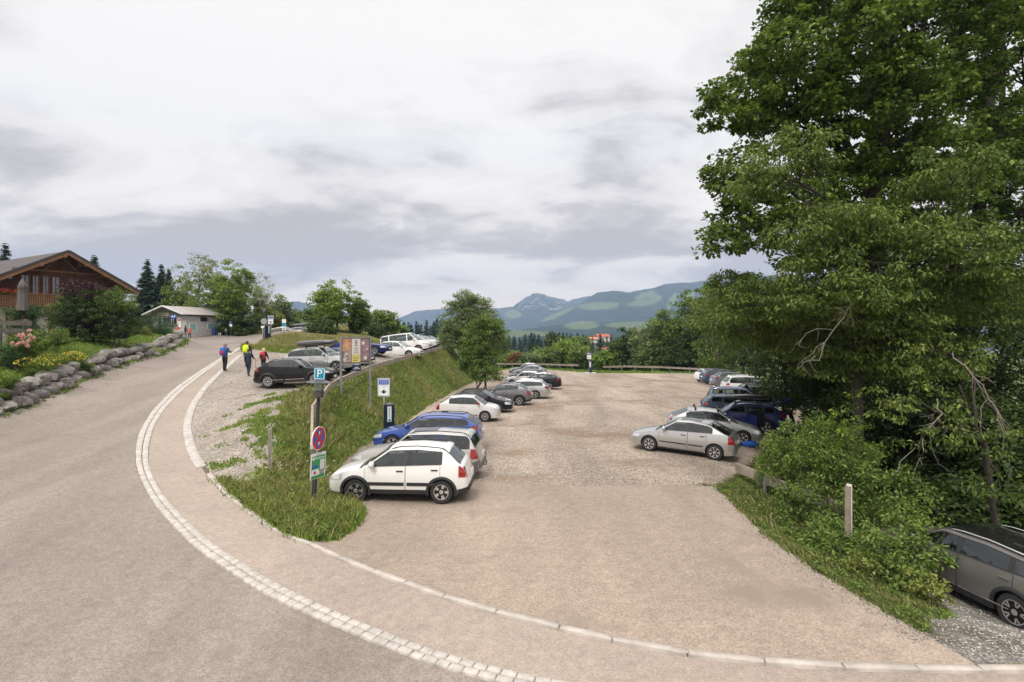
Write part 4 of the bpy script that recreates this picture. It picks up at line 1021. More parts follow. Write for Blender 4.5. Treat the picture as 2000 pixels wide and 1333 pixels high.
# right hand row
make_car('hatch', P_silver, 'silver five-door hatchback with black rubbing strips, nearest car by the woodland shrub', 'car', pos=(7.27, 23.9, 0), ang=R(151), group=GR, rub=.47, spokes=7, tail='v', glassl=M_glass, sunroof=True)
make_car('hatch', P_silver, 'silver hatchback with two bare black roof bars and tall red tail lights', 'car', pos=px_pos(1388, 26.9), ang=-.26, group=GR, bars=(1.95, 2.95), tail='vh', glassl=M_glassl, zoff=.03)
def open_boot(s, root, pm):
    rx = s.roof[1]+.05; zt = s.H-.02
    b = MB(); b.beam((rx, 0, zt), (rx+.95, 0, zt+.32), 1.25, .05); o = b.build('tailgate', pm, root)
    b = MB(); b.beam((rx+.12, 0, zt+.075), (rx+.62, 0, zt+.245), 1.05, .012); b.build('glass_pane', M_glass, o)
    b = MB(); b.box((s.L-.35, 0, .85), (.5, 1.2, .35)); b.build('boot_opening', M_under, root)
    xB = s.roof[0]+.48
    b = MB(); b.box((xB+.62, W_side(s, xB)+.0, .95), (1.0, .04, .02)); 
    a = R(62); x0 = xB+.02; y0 = -float(s.y(x0, .7))
    b = MB(); dx, dy = math.cos(a)*.95, -math.sin(a)*.95
    b.add([(x0, y0, .32), (x0+dx, y0+dy, .32), (x0+dx, y0+dy*.98, .95), (x0, y0, .95), (x0, y0+.05, .32), (x0+dx-.05, y0+dy, .32), (x0+dx-.05, y0+dy, .95), (x0, y0+.05, .95)], [[0,1,2,3],[7,6,5,4],[1,5,6,2],[3,2,6,7],[0,4,5,1]])
    dd = b.build('open_door', pm, root)
    b = MB(); b.add([(x0+.02, y0, .96), (x0+dx*.97, y0+dy*.97, .96), (x0+dx*.86, y0+dy*.82, 1.34), (x0+.08, y0+.06, 1.34)], [[0,1,2,3]]); b.build('glass_pane', M_glass, dd)
    b = MB(); b.box((xB+.48, y0+.14, .76), (.82, .30, .84)); b.build('cabin_opening', M_under, root)
def W_side(s, x): return float(s.y(x, .6))
make_car('bigwagon', P_dblue, 'deep blue estate car with black roof box, open rear door and raised tailgate', 'car', pos=px_pos(1434, 30.3), ang=PI-.30, group=GR, rails='silver', box=(1.7, 4.0, .8, .40, .0), tail='h', glassl=M_glassl, extra=open_boot, zoff=.05)
make_car('wagon', P_slate, 'slate grey car with red tail light, squeezed behind the open blue estate', 'car', pos=px_pos(1448, 34.4), ang=-.2, group=GR, glassl=M_glassl)
make_car('boxwagon', P_navy, 'navy estate car with upright tail, two cars past the open blue estate', 'car', pos=px_pos(1448, 38.4), ang=-.2, group=GR, glassl=M_glassl, tail='v', rails='silver')
make_car('suv', P_black, 'black SUV facing the trees with chrome window line', 'SUV', pos=px_pos(1498, 42.4), ang=-.26, group=GR, glassl=M_glassl, spokes=10)
make_car('mpv', P_grwhite, 'white estate with dark side windows between the black SUV and a grey car', 'car', pos=px_pos(1466, 50.5), ang=-.05, group=GR, glassl=M_glassl, rails='silver')
make_car('suv', P_mgrey, 'grey crossover between the white estate and the dark blue people carrier', 'SUV', pos=px_pos(1434, 57), ang=.0, group=GR, glassl=M_glassl)
make_car('mpv', P_slate, 'dark blue people carrier next to the last white car', 'car', pos=px_pos(1413, 61.5), ang=.05, group=GR, glassl=M_glassl, rails='silver', spokes=7)
make_car('cross', P_white, 'white crossover at the far end of the woodland row', 'car', pos=px_pos(1392, 65.5), ang=.1, group=GR, glassl=M_glassl)
# the grey estate, bottom right
make_car('estate', P_bronze, 'large metallic grey estate car in the gravel pull-in, cut off at the right edge', 'car', pos=(10.40, 12.60, 0), ang=math.atan2(.98, -.19), clad='chrome', privacy=True, rails='silver', spokes=5, rstyle=1, tail='h', glassl=M_glassl, dark_roof=True)
for _r, _s, _l in CARS: _r.data
# ------------------------------------------------------------------ vegetation
LM = dict(
 maple=leaf_mat('leaf_maple', [(0.044,0.084,0.015),(0.081,0.139,0.023),(0.143,0.222,0.033),(0.224,0.285,0.051)]),
 cherry=leaf_mat('leaf_cherry', [(0.056,0.100,0.019),(0.100,0.158,0.029),(0.150,0.210,0.041),(0.237,0.273,0.064)]),
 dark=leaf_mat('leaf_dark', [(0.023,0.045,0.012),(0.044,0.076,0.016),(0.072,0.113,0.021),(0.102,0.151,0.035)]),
 mid=leaf_mat('leaf_mid', [(0.066,0.106,0.022),(0.102,0.164,0.030),(0.158,0.238,0.041),(0.224,0.294,0.069)]),
 bright=leaf_mat('leaf_bright', [(0.087,0.155,0.020),(0.144,0.235,0.028),(0.215,0.310,0.040),(0.288,0.365,0.068)]),
 willow=leaf_mat('leaf_willow', [(0.093,0.139,0.046),(0.158,0.213,0.078),(0.223,0.287,0.112),(0.316,0.371,0.158)]),
 yellow=leaf_mat('leaf_yellowgreen', [(0.105,0.147,0.026),(0.157,0.212,0.038),(0.231,0.259,0.064),(0.315,0.306,0.090)]),
 pale=leaf_mat('leaf_pale', [(0.154,0.192,0.077),(0.243,0.282,0.128),(0.346,0.371,0.192),(0.435,0.448,0.256)]),
 spruce=leaf_mat('needle_spruce', [(0.010,0.028,0.017),(0.018,0.045,0.023),(0.031,0.064,0.032),(0.045,0.083,0.038)], trans=.1),
 pine=leaf_mat('needle_pine', [(0.018,0.045,0.015),(0.033,0.077,0.023),(0.058,0.115,0.033),(0.083,0.154,0.045)], trans=.15),
 purple=leaf_mat('leaf_purple', [(0.028,0.013,0.018),(0.051,0.020,0.028),(0.083,0.031,0.038),(0.115,0.051,0.051)], trans=.2),
 garden=leaf_mat('leaf_garden', [(0.062,0.118,0.018),(0.109,0.184,0.026),(0.172,0.250,0.036),(0.249,0.316,0.051)]),
 red=leaf_mat('leaf_reddish', [(0.128,0.064,0.026),(0.205,0.102,0.038),(0.256,0.141,0.051),(0.282,0.192,0.077)]),
)
M_bark = mat('bark', (.10,.08,.062), .95, noise=(6, .45), bump=(14, .8, .04))
M_barkd = mat('bark_dark', (.045,.036,.028), .95, noise=(6, .45), bump=(14, .8, .04))
M_twig = mat('dead_twig', (.20,.175,.145), .9, noise=(20, .3))
def leaves(C, cr, n_per, size, rng, flat=.55, outdir=None, droop=0., narrow=.55, jit=.35):
    """leaf blades in clumps round the centres C; every blade a folded four-point piece of its own"""
    C = np.asarray(C, float); m = len(C)
    cr = np.broadcast_to(np.asarray(cr, float), (m,))
    idx = np.repeat(np.arange(m), n_per); N_ = len(idx)
    p = rng.normal(0, 1, (N_, 3)); rad = rng.uniform(.15, 1, (N_, 1))**.6; p = p/np.linalg.norm(p, axis=1, keepdims=True)*rad
    p *= cr[idx][:, None]*np.array([1, 1, flat])
    P = C[idx]+p
    P[:, 2] -= droop*(p[:, 0]**2+p[:, 1]**2)
    d = p/(np.linalg.norm(p, axis=1, keepdims=True)+1e-6)+rng.normal(0, .55, (N_, 3)); d[:, 2] -= .25+droop
    d /= np.linalg.norm(d, axis=1, keepdims=True)
    nrm = rng.normal(0, jit, (N_, 3))+np.array([0, 0, 1.]); nrm -= d*(nrm*d).sum(1, keepdims=True); nrm /= np.linalg.norm(nrm, axis=1, keepdims=True)
    w = np.cross(d, nrm)
    s = size*rng.uniform(.65, 1.3, (N_, 1))
    V = np.empty((N_, 4, 3))
    V[:, 0] = P-d*s*.5; V[:, 1] = P+w*s*narrow*.5+nrm*s*.10; V[:, 2] = P+d*s*.5-nrm*s*.08; V[:, 3] = P-w*s*narrow*.5+nrm*s*.10
    return V.reshape(-1, 3)
def leaf_mesh(name, V, m, parent):
    n = len(V)//4
    return mesh_np(name, V, np.arange(n*4).reshape(n, 4), [m], parent)
def tubes(name, segs, m, parent, n=6):
    """tapering branches: list of (points, r0, r1)"""
    V = []; Fq = []; o = 0
    ang = np.linspace(0, 2*math.pi, n, endpoint=False)
    for pts, r0, r1 in segs:
        P = np.asarray(pts, float); k = len(P)
        t = np.gradient(P, axis=0); t /= np.linalg.norm(t, axis=1, keepdims=True)+1e-9
        ref = np.where(np.abs(t[:, 2:3]) > .8, np.array([[1., 0, 0]]), np.array([[0, 0, 1.]]))
        u = np.cross(t, ref); u /= np.linalg.norm(u, axis=1, keepdims=True)+1e-9; w = np.cross(t, u)
        r = np.linspace(r0, r1, k)[:, None, None]
        ring = P[:, None]+(u[:, None]*np.cos(ang)[None, :, None]+w[:, None]*np.sin(ang)[None, :, None])*r
        V.append(ring.reshape(-1, 3)); i = np.arange(k*n).reshape(k, n)
        Fq.append(np.c_[i[:-1].ravel(), np.roll(i, -1, 1)[:-1].ravel(), np.roll(i, -1, 1)[1:].ravel(), i[1:].ravel()]+o); o += k*n
    return mesh_np(name, np.concatenate(V), np.concatenate(Fq), [m], parent, True)
def curve(a, b, rng, k=6, bend=.12, sag=0.):
    a = np.asarray(a, float); b = np.asarray(b, float); L_ = np.linalg.norm(b-a)
    t = np.linspace(0, 1, k)[:, None]; P = a+(b-a)*t
    o = rng.normal(0, bend*L_, 3); P = P+np.sin(t*math.pi)*o*.5
    P[1:-1] += rng.normal(0, bend*L_*.18, (k-2, 3)); P[:, 2] += np.sin(t[:, 0]*math.pi)*sag*L_
    return P
def kmeans(X, k, rng, it=6):
    k = min(k, len(X)); c = X[rng.choice(len(X), k, replace=False)]
    for _ in range(it):
        a = ((X[:, None]-c[None])**2).sum(-1).argmin(1)
        for j in range(k):
            if (a == j).any(): c[j] = X[a == j].mean(0)
    return c, a
def lobes_points(lobes, n, rng, shell=.35):
    vol = np.array([l[3]*l[4]*l[5] for l in lobes])**.72; cnt = np.maximum(3, (vol/vol.sum()*n).astype(int))
    out = []
    for l, c in zip(lobes, cnt):
        p = rng.normal(0, 1, (c, 3)); p /= np.linalg.norm(p, axis=1, keepdims=True); p *= rng.uniform(0, 1, (c, 1))**shell
        p[:, 2] = np.where(p[:, 2] < -.55, -.55-(p[:, 2]+.55)*.3, p[:, 2])
        out.append(np.array(l[:3])+p*np.array(l[3:6]))
    return np.concatenate(out)
def tree(name, base, lobes, leafm, rng, n_cl=300, per=60, cr=.5, size=.14, trunk_r=.3, fork=.35, barkm=None, flat=.5, droop=0., narrow=.6, label=None, cat='tree', group=None, stems=1, twigs=True, extra_leaf=None, limb=7):
    """trunk, limbs and branches reach every leaf clump; all in world units, base = foot of the trunk"""
    base = np.array(base, float); root = empty(name, tuple(base), 0, label, cat, group)
    C = lobes_points(lobes, n_cl, rng)-base
    segs = []; top = C[:, 2].max(); cen = C.mean(0)
    lo = max(.15, C[:, 2].min())
    fk = np.array([cen[0]*.35, cen[1]*.35, lo+(top-lo)*fork*.6]) if stems == 1 else np.array([0, 0, .1])
    c1, a1 = kmeans(C, limb, rng)
    if stems == 1:
        segs.append((curve((0, 0, -.3), fk, rng, 6, .05), trunk_r, trunk_r*.72))
        ld = np.array([cen[0]*.8, cen[1]*.8, top*.78]); segs.append((curve(fk, ld, rng, 7, .08), trunk_r*.70, trunk_r*.22))
    for j in range(len(c1)):
        X = C[a1 == j]
        if not len(X): continue
        st = fk if stems == 1 else np.array([rng.normal(0, .15)*stems*.5, rng.normal(0, .15)*stems*.5, -.1])
        if stems == 1 and c1[j][2] > fk[2]+1: st = fk+(ld-fk)*rng.uniform(0, .45)
        P1 = curve(st, c1[j], rng, 7, .14, sag=.05); r1 = trunk_r*(.45 if stems == 1 else .5); segs.append((P1, r1, r1*.35))
        c2, a2 = kmeans(X, max(2, len(X)//7), rng, 3)
        for q in range(len(c2)):
            Y = X[a2 == q]
            if not len(Y): continue
            s2 = P1[rng.integers(3, 7)]; P2 = curve(s2, c2[q], rng, 5, .12, .04); segs.append((P2, r1*.30, r1*.10))
            if twigs:
                for y in Y: segs.append((curve(P2[rng.integers(2, 5)], y, rng, 3, .08), r1*.09, r1*.03))
    tubes('trunk', segs, barkm or M_bark, root)
    V = leaves(C, rng.uniform(.6, 1.25, len(C))*cr, per, size, rng, flat, droop=droop, narrow=narrow)
    leaf_mesh('crown', V, leafm, root)
    return root
def L_(px, py, Y, rpx, rpy, rd):
    x, y, z = atY(px, py, Y); k = Y/F
    return (x, y, z, rpx*k, rd, rpy*k)
def conifer(name, loc, height, radius, leafm, rng, label, cat='tree', group=None, whorls=26, per=8, gap=.05, sparse=1., needles=10, fw=1.):
    root = empty(name, loc, 0, label, cat, group)
    tubes('trunk', [(np.array([(0, 0, -.5), (0, 0, height*.5), (0, 0, height*.985)]), height*.014, .02)], M_barkd, root)
    Vs = []
    for i in range(whorls):
        t = (i+.5)/whorls; z = height*(gap+(1-gap)*t); rr = radius*(1-t)**.85*rng.uniform(.8, 1.15)+.12
        for k in range(max(3, int(per*(1-.45*t)))):
            a = rng.uniform(0, 2*math.pi); ln = rr*rng.uniform(.6, 1.1)
            u = np.linspace(.12, 1, needles); 
            bx = np.cos(a)*u*ln; by = np.sin(a)*u*ln; bz = z-ln*.34*u**1.3+.12*ln*np.maximum(0, u-.75)*3
            sd = np.array([-np.sin(a), np.cos(a), 0]); fd = np.array([np.cos(a), np.sin(a), -.3])
            for s in (-1, 1):
                w = (.42*rr*(1-u*.55)+.14)*fw*rng.uniform(.7, 1.2, needles); l = ln/needles*1.9
                P0 = np.c_[bx, by, bz]
                tip = P0+sd*s*w[:, None]+fd*w[:, None]*.7-np.array([0, 0, 1])*w[:, None]*.35
                q = np.empty((needles, 4, 3)); q[:, 0] = P0-fd*l*.3; q[:, 1] = P0+fd*l*.5; q[:, 2] = tip+fd*l*.25; q[:, 3] = tip-fd*l*.1
                Vs.append(q.reshape(-1, 3))
    nC = int(60+height*5); tt = rng.uniform(0, .97, nC)**1.15; aa = rng.uniform(0, 6.283, nC); rr_ = radius*(1-tt)**.85*rng.uniform(.25, .92, nC)
    Vs.append(leaves(np.c_[np.cos(aa)*rr_, np.sin(aa)*rr_, height*(gap+(1-gap)*tt)-rr_*.30], .22+.26*radius*(1-tt), 34, .10+.075*radius, rng, .5, droop=.3, narrow=.32))
    V = np.concatenate(Vs)+rng.normal(0, .012, (sum(len(v) for v in Vs), 3))
    leaf_mesh('crown', V, leafm, root)
    return root
rg = lambda s: np.random.default_rng(s)
def gz(x, y): return hz(x, y)
# --- big woodland edge on the right
b = (15.3, 24.5); 
tree('maple_tree', (b[0], b[1], gz(*b)), [L_(1640,110,23,150,150,3.2), L_(1530,170,23,110,120,2.8), L_(1450,215,23,80,62,1.6), L_(1560,-20,24,80,80,2.5), L_(1700,250,24,170,150,3.5), L_(1820,90,26,150,150,3.5), L_(1760,-60,25,220,110,4),
  L_(1490,400,23,95,75,2.2), L_(1430,470,22,70,38,1.3), L_(1600,460,23,150,110,3), L_(1780,400,24,170,160,3.5), L_(1900,280,27,130,170,3.5), L_(1440,330,23,60,60,1.6), L_(1400,215,23,45,30,1), L_(1600,640,27,140,70,3), L_(1750,600,26,150,80,3)],
  LM['maple'], rg(11), n_cl=1400, per=88, cr=.62, size=.20, trunk_r=.42, fork=.5, barkm=M_barkd, narrow=.75, limb=11, label='huge dark green maple reaching out of the top right of the picture', cat='tree')
b = (21.5, 27.5)
tree('maple_tree', (b[0], b[1], gz(*b)), [L_(1960,60,29,120,110,3), L_(2020,250,29,150,130,3), L_(1990,420,29,150,120,3), L_(2060,560,28,150,120,3), L_(1880,600,30,120,120,3), L_(1960,-60,30,160,70,3)],
  LM['maple'], rg(12), n_cl=620, per=80, cr=.7, size=.22, trunk_r=.4, fork=.45, barkm=M_barkd, narrow=.75, limb=9, label='second tall maple at the right edge with a bare slanting limb against the sky')
b = (11.6, 19.6)
tree('cherry_tree', (b[0], b[1], gz(*b)), [L_(1560,300,18.5,55,62,1.2), L_(1470,350,19,70,50,1.3), L_(1640,560,18,140,85,2.2), L_(1500,590,20,95,62,1.8), L_(1440,640,23,85,60,1.8), L_(1760,470,18,120,60,1.8), L_(1900,500,18,110,80,2), L_(1600,440,18,110,60,1.5), L_(1850,340,18,90,60,1.4), L_(1700,620,19,130,60,2), L_(1570,645,22,105,45,2), L_(1860,590,19,120,60,2), L_(1430,560,24,60,30,1.5), L_(1640,700,20,120,50,1.8), L_(1780,700,19,120,55,1.8), L_(1520,655,25,80,34,1.8), L_(1400,600,28,50,45,1.6)],
  LM['cherry'], rg(13), n_cl=1150, per=60, cr=.50, size=.16, trunk_r=.20, barkm=M_barkd, fork=.5, flat=.45, droop=.55, narrow=.42, limb=9, label='paler green cherry tree with drooping leaves in front of the big maple')
b = (13.6, 15.8)
tree('cherry_tree', (b[0], b[1], gz(*b)), [L_(1900,860,14.5,110,50,1.2), L_(1790,790,15,70,60,.9), L_(1960,960,14.5,70,40,.8), L_(1700,800,16,50,50,.8), L_(1850,700,16,110,50,1.2)],
  LM['cherry'], rg(14), n_cl=85, per=30, cr=.34, size=.13, trunk_r=.09, barkm=M_barkd, fork=.5, flat=.45, droop=.5, narrow=.42, limb=6, label='low arching cherry branches hanging over the dark grey estate car')
# dark understorey
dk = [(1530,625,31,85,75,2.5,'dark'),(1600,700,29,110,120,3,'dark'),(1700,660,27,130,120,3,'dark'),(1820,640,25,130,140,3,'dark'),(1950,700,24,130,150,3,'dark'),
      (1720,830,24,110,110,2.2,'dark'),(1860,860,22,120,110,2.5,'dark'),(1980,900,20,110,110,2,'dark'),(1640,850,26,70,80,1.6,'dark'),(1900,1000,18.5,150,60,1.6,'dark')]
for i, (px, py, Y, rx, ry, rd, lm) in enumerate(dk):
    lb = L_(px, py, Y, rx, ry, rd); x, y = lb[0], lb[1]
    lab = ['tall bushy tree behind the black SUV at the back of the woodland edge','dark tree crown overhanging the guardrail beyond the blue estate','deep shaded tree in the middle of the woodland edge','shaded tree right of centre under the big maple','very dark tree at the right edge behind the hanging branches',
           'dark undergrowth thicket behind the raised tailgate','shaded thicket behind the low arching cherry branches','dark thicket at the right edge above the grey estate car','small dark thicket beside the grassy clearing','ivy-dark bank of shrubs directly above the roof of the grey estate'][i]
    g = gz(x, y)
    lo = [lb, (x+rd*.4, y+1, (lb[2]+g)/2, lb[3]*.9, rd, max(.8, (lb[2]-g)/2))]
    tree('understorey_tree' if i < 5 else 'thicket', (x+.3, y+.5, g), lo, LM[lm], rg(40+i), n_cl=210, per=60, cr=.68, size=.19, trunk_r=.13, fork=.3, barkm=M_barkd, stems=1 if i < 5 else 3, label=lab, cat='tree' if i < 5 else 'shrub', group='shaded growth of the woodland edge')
# bare dead branches hanging in the shade
def dead_branch(a, b_, n, rng, label):
    root = empty('dead_branch', tuple(a), 0, label, 'branch', 'bare branches hanging in the shade'); a = np.array(a); b_ = np.array(b_)-a
    segs = []; P = curve((0, 0, 0), b_, rng, 9, .10, .12); segs.append((P, .02, .008))
    L0 = np.linalg.norm(b_)
    for i in range(n):
        s = P[rng.integers(2, 9)]; e = s+(b_/L0*.6+rng.normal(0, .45, 3)-[0, 0, .35])*L0*rng.uniform(.15, .42); Q = curve(s, e, rng, 6, .15, .06); segs.append((Q, .009, .004))
        for _ in range(3):
            s2 = Q[rng.integers(2, 6)]; e2 = s2+rng.normal(0, .5, 3)*L0*.12-[0, 0, L0*.06]; segs.append((curve(s2, e2, rng, 4, .15), .005, .003))
    tubes('twig_wood', segs, M_twig, root, 5)
dead_branch(atY(1720,560,17), atY(1600,705,16), 9, rg(1), 'bare grey dead branch hanging down in front of the dark maple shade')
dead_branch(atY(1860,690,15), atY(1970,860,14), 9, rg(2), 'bare lichen-grey branch sweeping down towards the right edge')
dead_branch(atY(1830,780,15), atY(1760,900,14.5), 7, rg(3), 'thin bare branch pointing down above the roadside shrub')
# --- roadside shrub, lower right
sh = [(1550,925,18.4,72,82,1.3),(1615,985,15.7,100,115,1.4),(1720,1000,15.2,90,110,1.4),(1600,1045,14.2,60,40,.8),(1700,1090,12.6,90,60,1),(1620,880,17,110,70,1.6),(1790,1060,13,60,60,.8)]
x, y = 8.8, 15.6
tree('roadside_shrub', (x, y, gz(x, y)), [L_(*s) for s in sh], LM['mid'], rg(61), n_cl=620, per=52, cr=.30, size=.105, trunk_r=.05, stems=6, flat=.7, narrow=.5, limb=14, label='big leafy green shrub spilling over the wooden rail beside the asphalt', cat='shrub')
for i, (px, py, Y, rx, ry, rd, lab) in enumerate([(1680,1115,12.3,42,34,.45,'yellow-leaved seedling at the foot of the big roadside shrub'), (1800,1145,11.6,48,34,.45,'yellowing bramble next to the grey estate car front'), (1640,850,16.6,60,45,.8,'light green leafy sprays on top of the roadside shrub')]):
    lb = L_(px, py, Y, rx, ry, rd); tree('bramble', (lb[0], lb[1], gz(lb[0], lb[1])), [lb], LM['yellow' if i < 2 else 'bright'], rg(70+i), n_cl=34, per=30, cr=.17, size=.085, trunk_r=.02, stems=4, flat=.7, narrow=.7, label=lab, cat='shrub')
# --- trees beyond the lower car park
far = [(1430,650,88,70,70,4,'mid'),(1372,622,92,58,62,4,'mid'),(1322,640,96,52,52,4,'mid'),(1270,672,100,52,45,4,'willow'),(1225,680,104,38,42,3.5,'dark'),(1475,610,60,55,85,4,'dark'),(1400,600,66,52,48,4,'maple'),
       (1110,692,112,40,30,4,'bright'),(1132,702,106,24,22,2.5,'mid'),(1066,700,108,28,22,3,'mid'),(1032,704,104,22,15,2.4,'willow'),(998,705,112,20,17,2.2,'mid'),(1213,690,118,18,24,2.4,'mid'),(1206,706,104,20,17,2,'bright'),(1350,690,93,60,30,3,'dark'),(1290,700,97,50,26,3,'mid'),
       (1085,668,170,20,18,4,'dark'),(1128,672,180,22,14,4,'mid'),(1450,690,80,60,40,3,'dark'),(1245,668,130,24,24,3.5,'dark'),(1290,645,160,34,24,4,'mid'),(1180,705,103,18,16,1.6,'bright')]
fl = ['mid green broad tree','dark green round tree','mid green oak-like tree','grey-green feathery tree','narrow dark tree','tall dark green tree next to the woodland edge','dark maple crown','bright green rounded tree','leafy green tree','bushy green tree','small grey-green tree','dark tree','dark broad tree','light green slender tree','low dark bushy tree','low green bushy tree','small dark tree','small green tree','low dark tree at the woodland corner','dark distant tree','green distant tree','light green bush at the foot of the far ticket machine']
fw = ['above the white crossover at the lot end','just left of the woodland mass','behind the long wooden rail, right half','behind the rail, middle','right of the far ticket machine','','left of the big woodland, against the mountain','left of the far ticket machine','between the bright tree and the ticket machine','behind the parked bank row end','behind the bend of the gravel track','at the bend where the track disappears','left of the red roofs','beside the ticket machine sign','right along the rail near the parked people carrier','along the rail between the machine and parked cars','in front of the foothill meadow','below the yellow meadow','','over the rail middle, further off','further off behind the rail, right','']
for i, (px, py, Y, rx, ry, rd, lm) in enumerate(far):
    lb = L_(px, py, Y, rx, ry, rd); x, y = lb[0], lb[1]; g = gz(x, y)
    r = rg(100+i); a = lb
    lo = [a]
    for _ in range(4):
        dx, dz = r.uniform(-.55, .55), r.uniform(-.5, .45); lo.append((x+dx*a[3], y+r.uniform(-.5, .5)*rd, a[2]+dz*a[5], a[3]*.55, rd*.6, a[5]*.5))
    if a[2]-a[5] > g+1: lo.append((x, y, (a[2]+g)/2-.3, a[3]*.75, rd*.8, (a[2]-g)/2+.2))
    tree('broadleaf_tree', (x, y, g), lo, LM[lm], r, n_cl=170, per=46, cr=.05*Y*.2+.1*max(a[3], 2)*.55, size=.05+Y*.0038, trunk_r=.22, fork=.3, twigs=False, label=(fl[i]+' '+fw[i]).strip(), group='trees beyond the lower car park')
# red-brown bush
lb = L_(1008,699,104,15,10,1.2); tree('rusty_bush', (lb[0], lb[1], gz(lb[0], lb[1])), [lb], LM['red'], rg(99), n_cl=60, per=40, cr=.8, size=.35, trunk_r=.06, stems=4, twigs=False, label='rusty brown bush beyond the bend of the track', cat='shrub')
# spruces far off: one tree, copied
sp0 = conifer('spruce_tree', (-30, 240, gz(-30, 240)), 19, 3.3, LM['spruce'], rg(5), 'dark spruce of the distant tree line', group='spruces of the distant tree line', whorls=24, per=9, needles=6, fw=1.6)
sp1 = conifer('spruce_tree', (-20, 245, gz(-20, 245)), 16, 3.6, LM['spruce'], rg(6), 'dark spruce of the distant tree line', group='spruces of the distant tree line', whorls=22, per=9, needles=6, fw=1.6)
r = rg(8)
def put_spruce(px, toppy, Y):
    c = copy_tree([sp0, sp1][int(r.integers(0, 2))])
    x = (px-1000)/F*Y; g = gz(x, Y); top = H-(toppy-HY)/F*Y; hh = (19 if c.children[0].data == sp0.children[0].data else 16)
    s = max(.45, (top-g)/hh); c.location = (x, Y, g); c.scale = (min(s, 1.25), min(s, 1.25), s); c.rotation_euler = (0, 0, r.uniform(0, 6.28))
for px in np.arange(700, 900, 5.5): put_spruce(px+r.uniform(-4, 4), r.uniform(622, 640)+(px < 780)*4-(px > 850)*3, r.uniform(170, 260))
for px in np.arange(985, 1240, 6.5): put_spruce(px+r.uniform(-4, 4), r.uniform(651, 664), r.uniform(220, 330))
for px in [1038, 1044, 1052, 1092, 1100, 1107, 1114, 1172, 1128]: put_spruce(px, r.uniform(645, 652), r.uniform(170, 215))
for px in np.arange(1230, 1420, 9): put_spruce(px+r.uniform(-4, 4), r.uniform(640, 655), r.uniform(190, 280))
for px in np.arange(860, 990, 9): put_spruce(px+r.uniform(-4, 4), r.uniform(640, 655), r.uniform(190, 280))
sp0.location = ((790-1000)/F*230, 230, gz((790-1000)/F*230, 230)); sp1.location = ((812-1000)/F*215, 215, gz((812-1000)/F*215, 215)); 
# --- two bushes on the bank
x, y = -3.9, 60; lo = [L_(915,625,62,58,52,2.6), L_(895,655,62,42,40,2.2), L_(940,640,62,42,52,2.2), L_(910,590,62,32,28,1.6)]
tree('willow_tree', (lo[0][0], 62, gz(lo[0][0], 62)), lo, LM['willow'], rg(81), n_cl=420, per=60, cr=.75, size=.26, trunk_r=.18, stems=5, narrow=.35, twigs=False, label='tall grey-green willow at the top end of the grass bank', cat='tree')
lo = [L_(948,665,52,46,42,1.9), L_(940,705,51,38,38,1.6), L_(955,640,52,28,22,1.2), L_(925,690,52,24,30,1.2), L_(948,728,50,34,24,1.4), L_(915,712,51,20,18,1)]
tree('willow_bush', (lo[1][0], 51, gz(lo[1][0], 51)), lo, LM['mid'], rg(82), n_cl=420, per=60, cr=.55, size=.2, trunk_r=.12, stems=5, narrow=.38, twigs=False, label='dense round willow bush in front of the taller willow, at the foot of the bank', cat='shrub')
# --- trees along the upper side
up = [(660,600,78,50,52,3.6,'bright','bright green maple with open crown right behind the grass mound'),(700,618,80,20,36,2,'mid','narrow green tree leaning against the bright maple'),(745,630,95,36,28,3,'mid','low dark olive tree left of the distant spruces'),(715,650,90,40,22,3,'dark','dark bushes between the maple and the white van'),
      (630,645,66,24,22,1.6,'dark','round dark shrub on top of the grass mound'),(590,628,110,36,26,3,'mid','distant green trees above the beige SUV'),(575,640,100,36,16,2,'willow','low grey-green thicket behind the beige SUV'),(883,665,66,22,14,1.2,'bright','small light green bush at the end of the upper row'),
      (385,560,92,52,70,4.5,'yellow','tall airy yellow-green tree behind the kiosk roof'),(425,600,88,45,60,4,'mid','broad olive tree above the kiosk eaves'),(455,575,84,34,70,3.2,'bright','fresh green upright tree in the middle of the tree group'),(505,590,92,30,62,2.6,'pale','thin pale poplar with light showing through its leaves'),(520,630,90,30,32,2.6,'yellow','yellowish low tree beside the second street lamp'),(470,640,84,44,30,2.6,'dark','dark undergrowth behind the row of small signs'),(395,635,90,40,26,2.6,'dark','dark undergrowth at the back of the kiosk'),(350,590,98,28,44,3,'mid','olive green tree in front of the spruces'),(548,615,98,18,40,2.4,'willow','slim grey-green tree right of the pale poplar'),(770,645,120,24,14,2,'bright','bright low bush beside the white van roof')]
for i, (px, py, Y, rx, ry, rd, lm, lab) in enumerate(up):
    a = L_(px, py, Y, rx, ry, rd); x, y = a[0], a[1]; g = gz(x, y); r_ = rg(200+i); lo = [a]
    for _ in range(5):
        dx, dz = r_.uniform(-.6, .6), r_.uniform(-.6, .5); lo.append((x+dx*a[3], y+r_.uniform(-.5, .5)*rd, a[2]+dz*a[5], a[3]*.5, rd*.6, a[5]*.42))
    if i not in (0, 8, 11) and a[2]-a[5] > g+.6: lo.append((x, y, (a[2]+g)/2, a[3]*.7, rd*.8, (a[2]-g)/2+.2))
    open_ = lm in ('pale', 'yellow') and i != 12
    tree('broadleaf_tree' if a[5] > 1.6 else 'bush', (x, y, g), lo, LM[lm], r_, n_cl=130 if open_ else 220, per=26 if open_ else 50, cr=(.42 if open_ else .28)+Y*.006, size=.05+Y*.0032, trunk_r=.16, fork=.3, twigs=open_, label=lab, cat='tree' if a[5] > 1.6 else 'shrub')
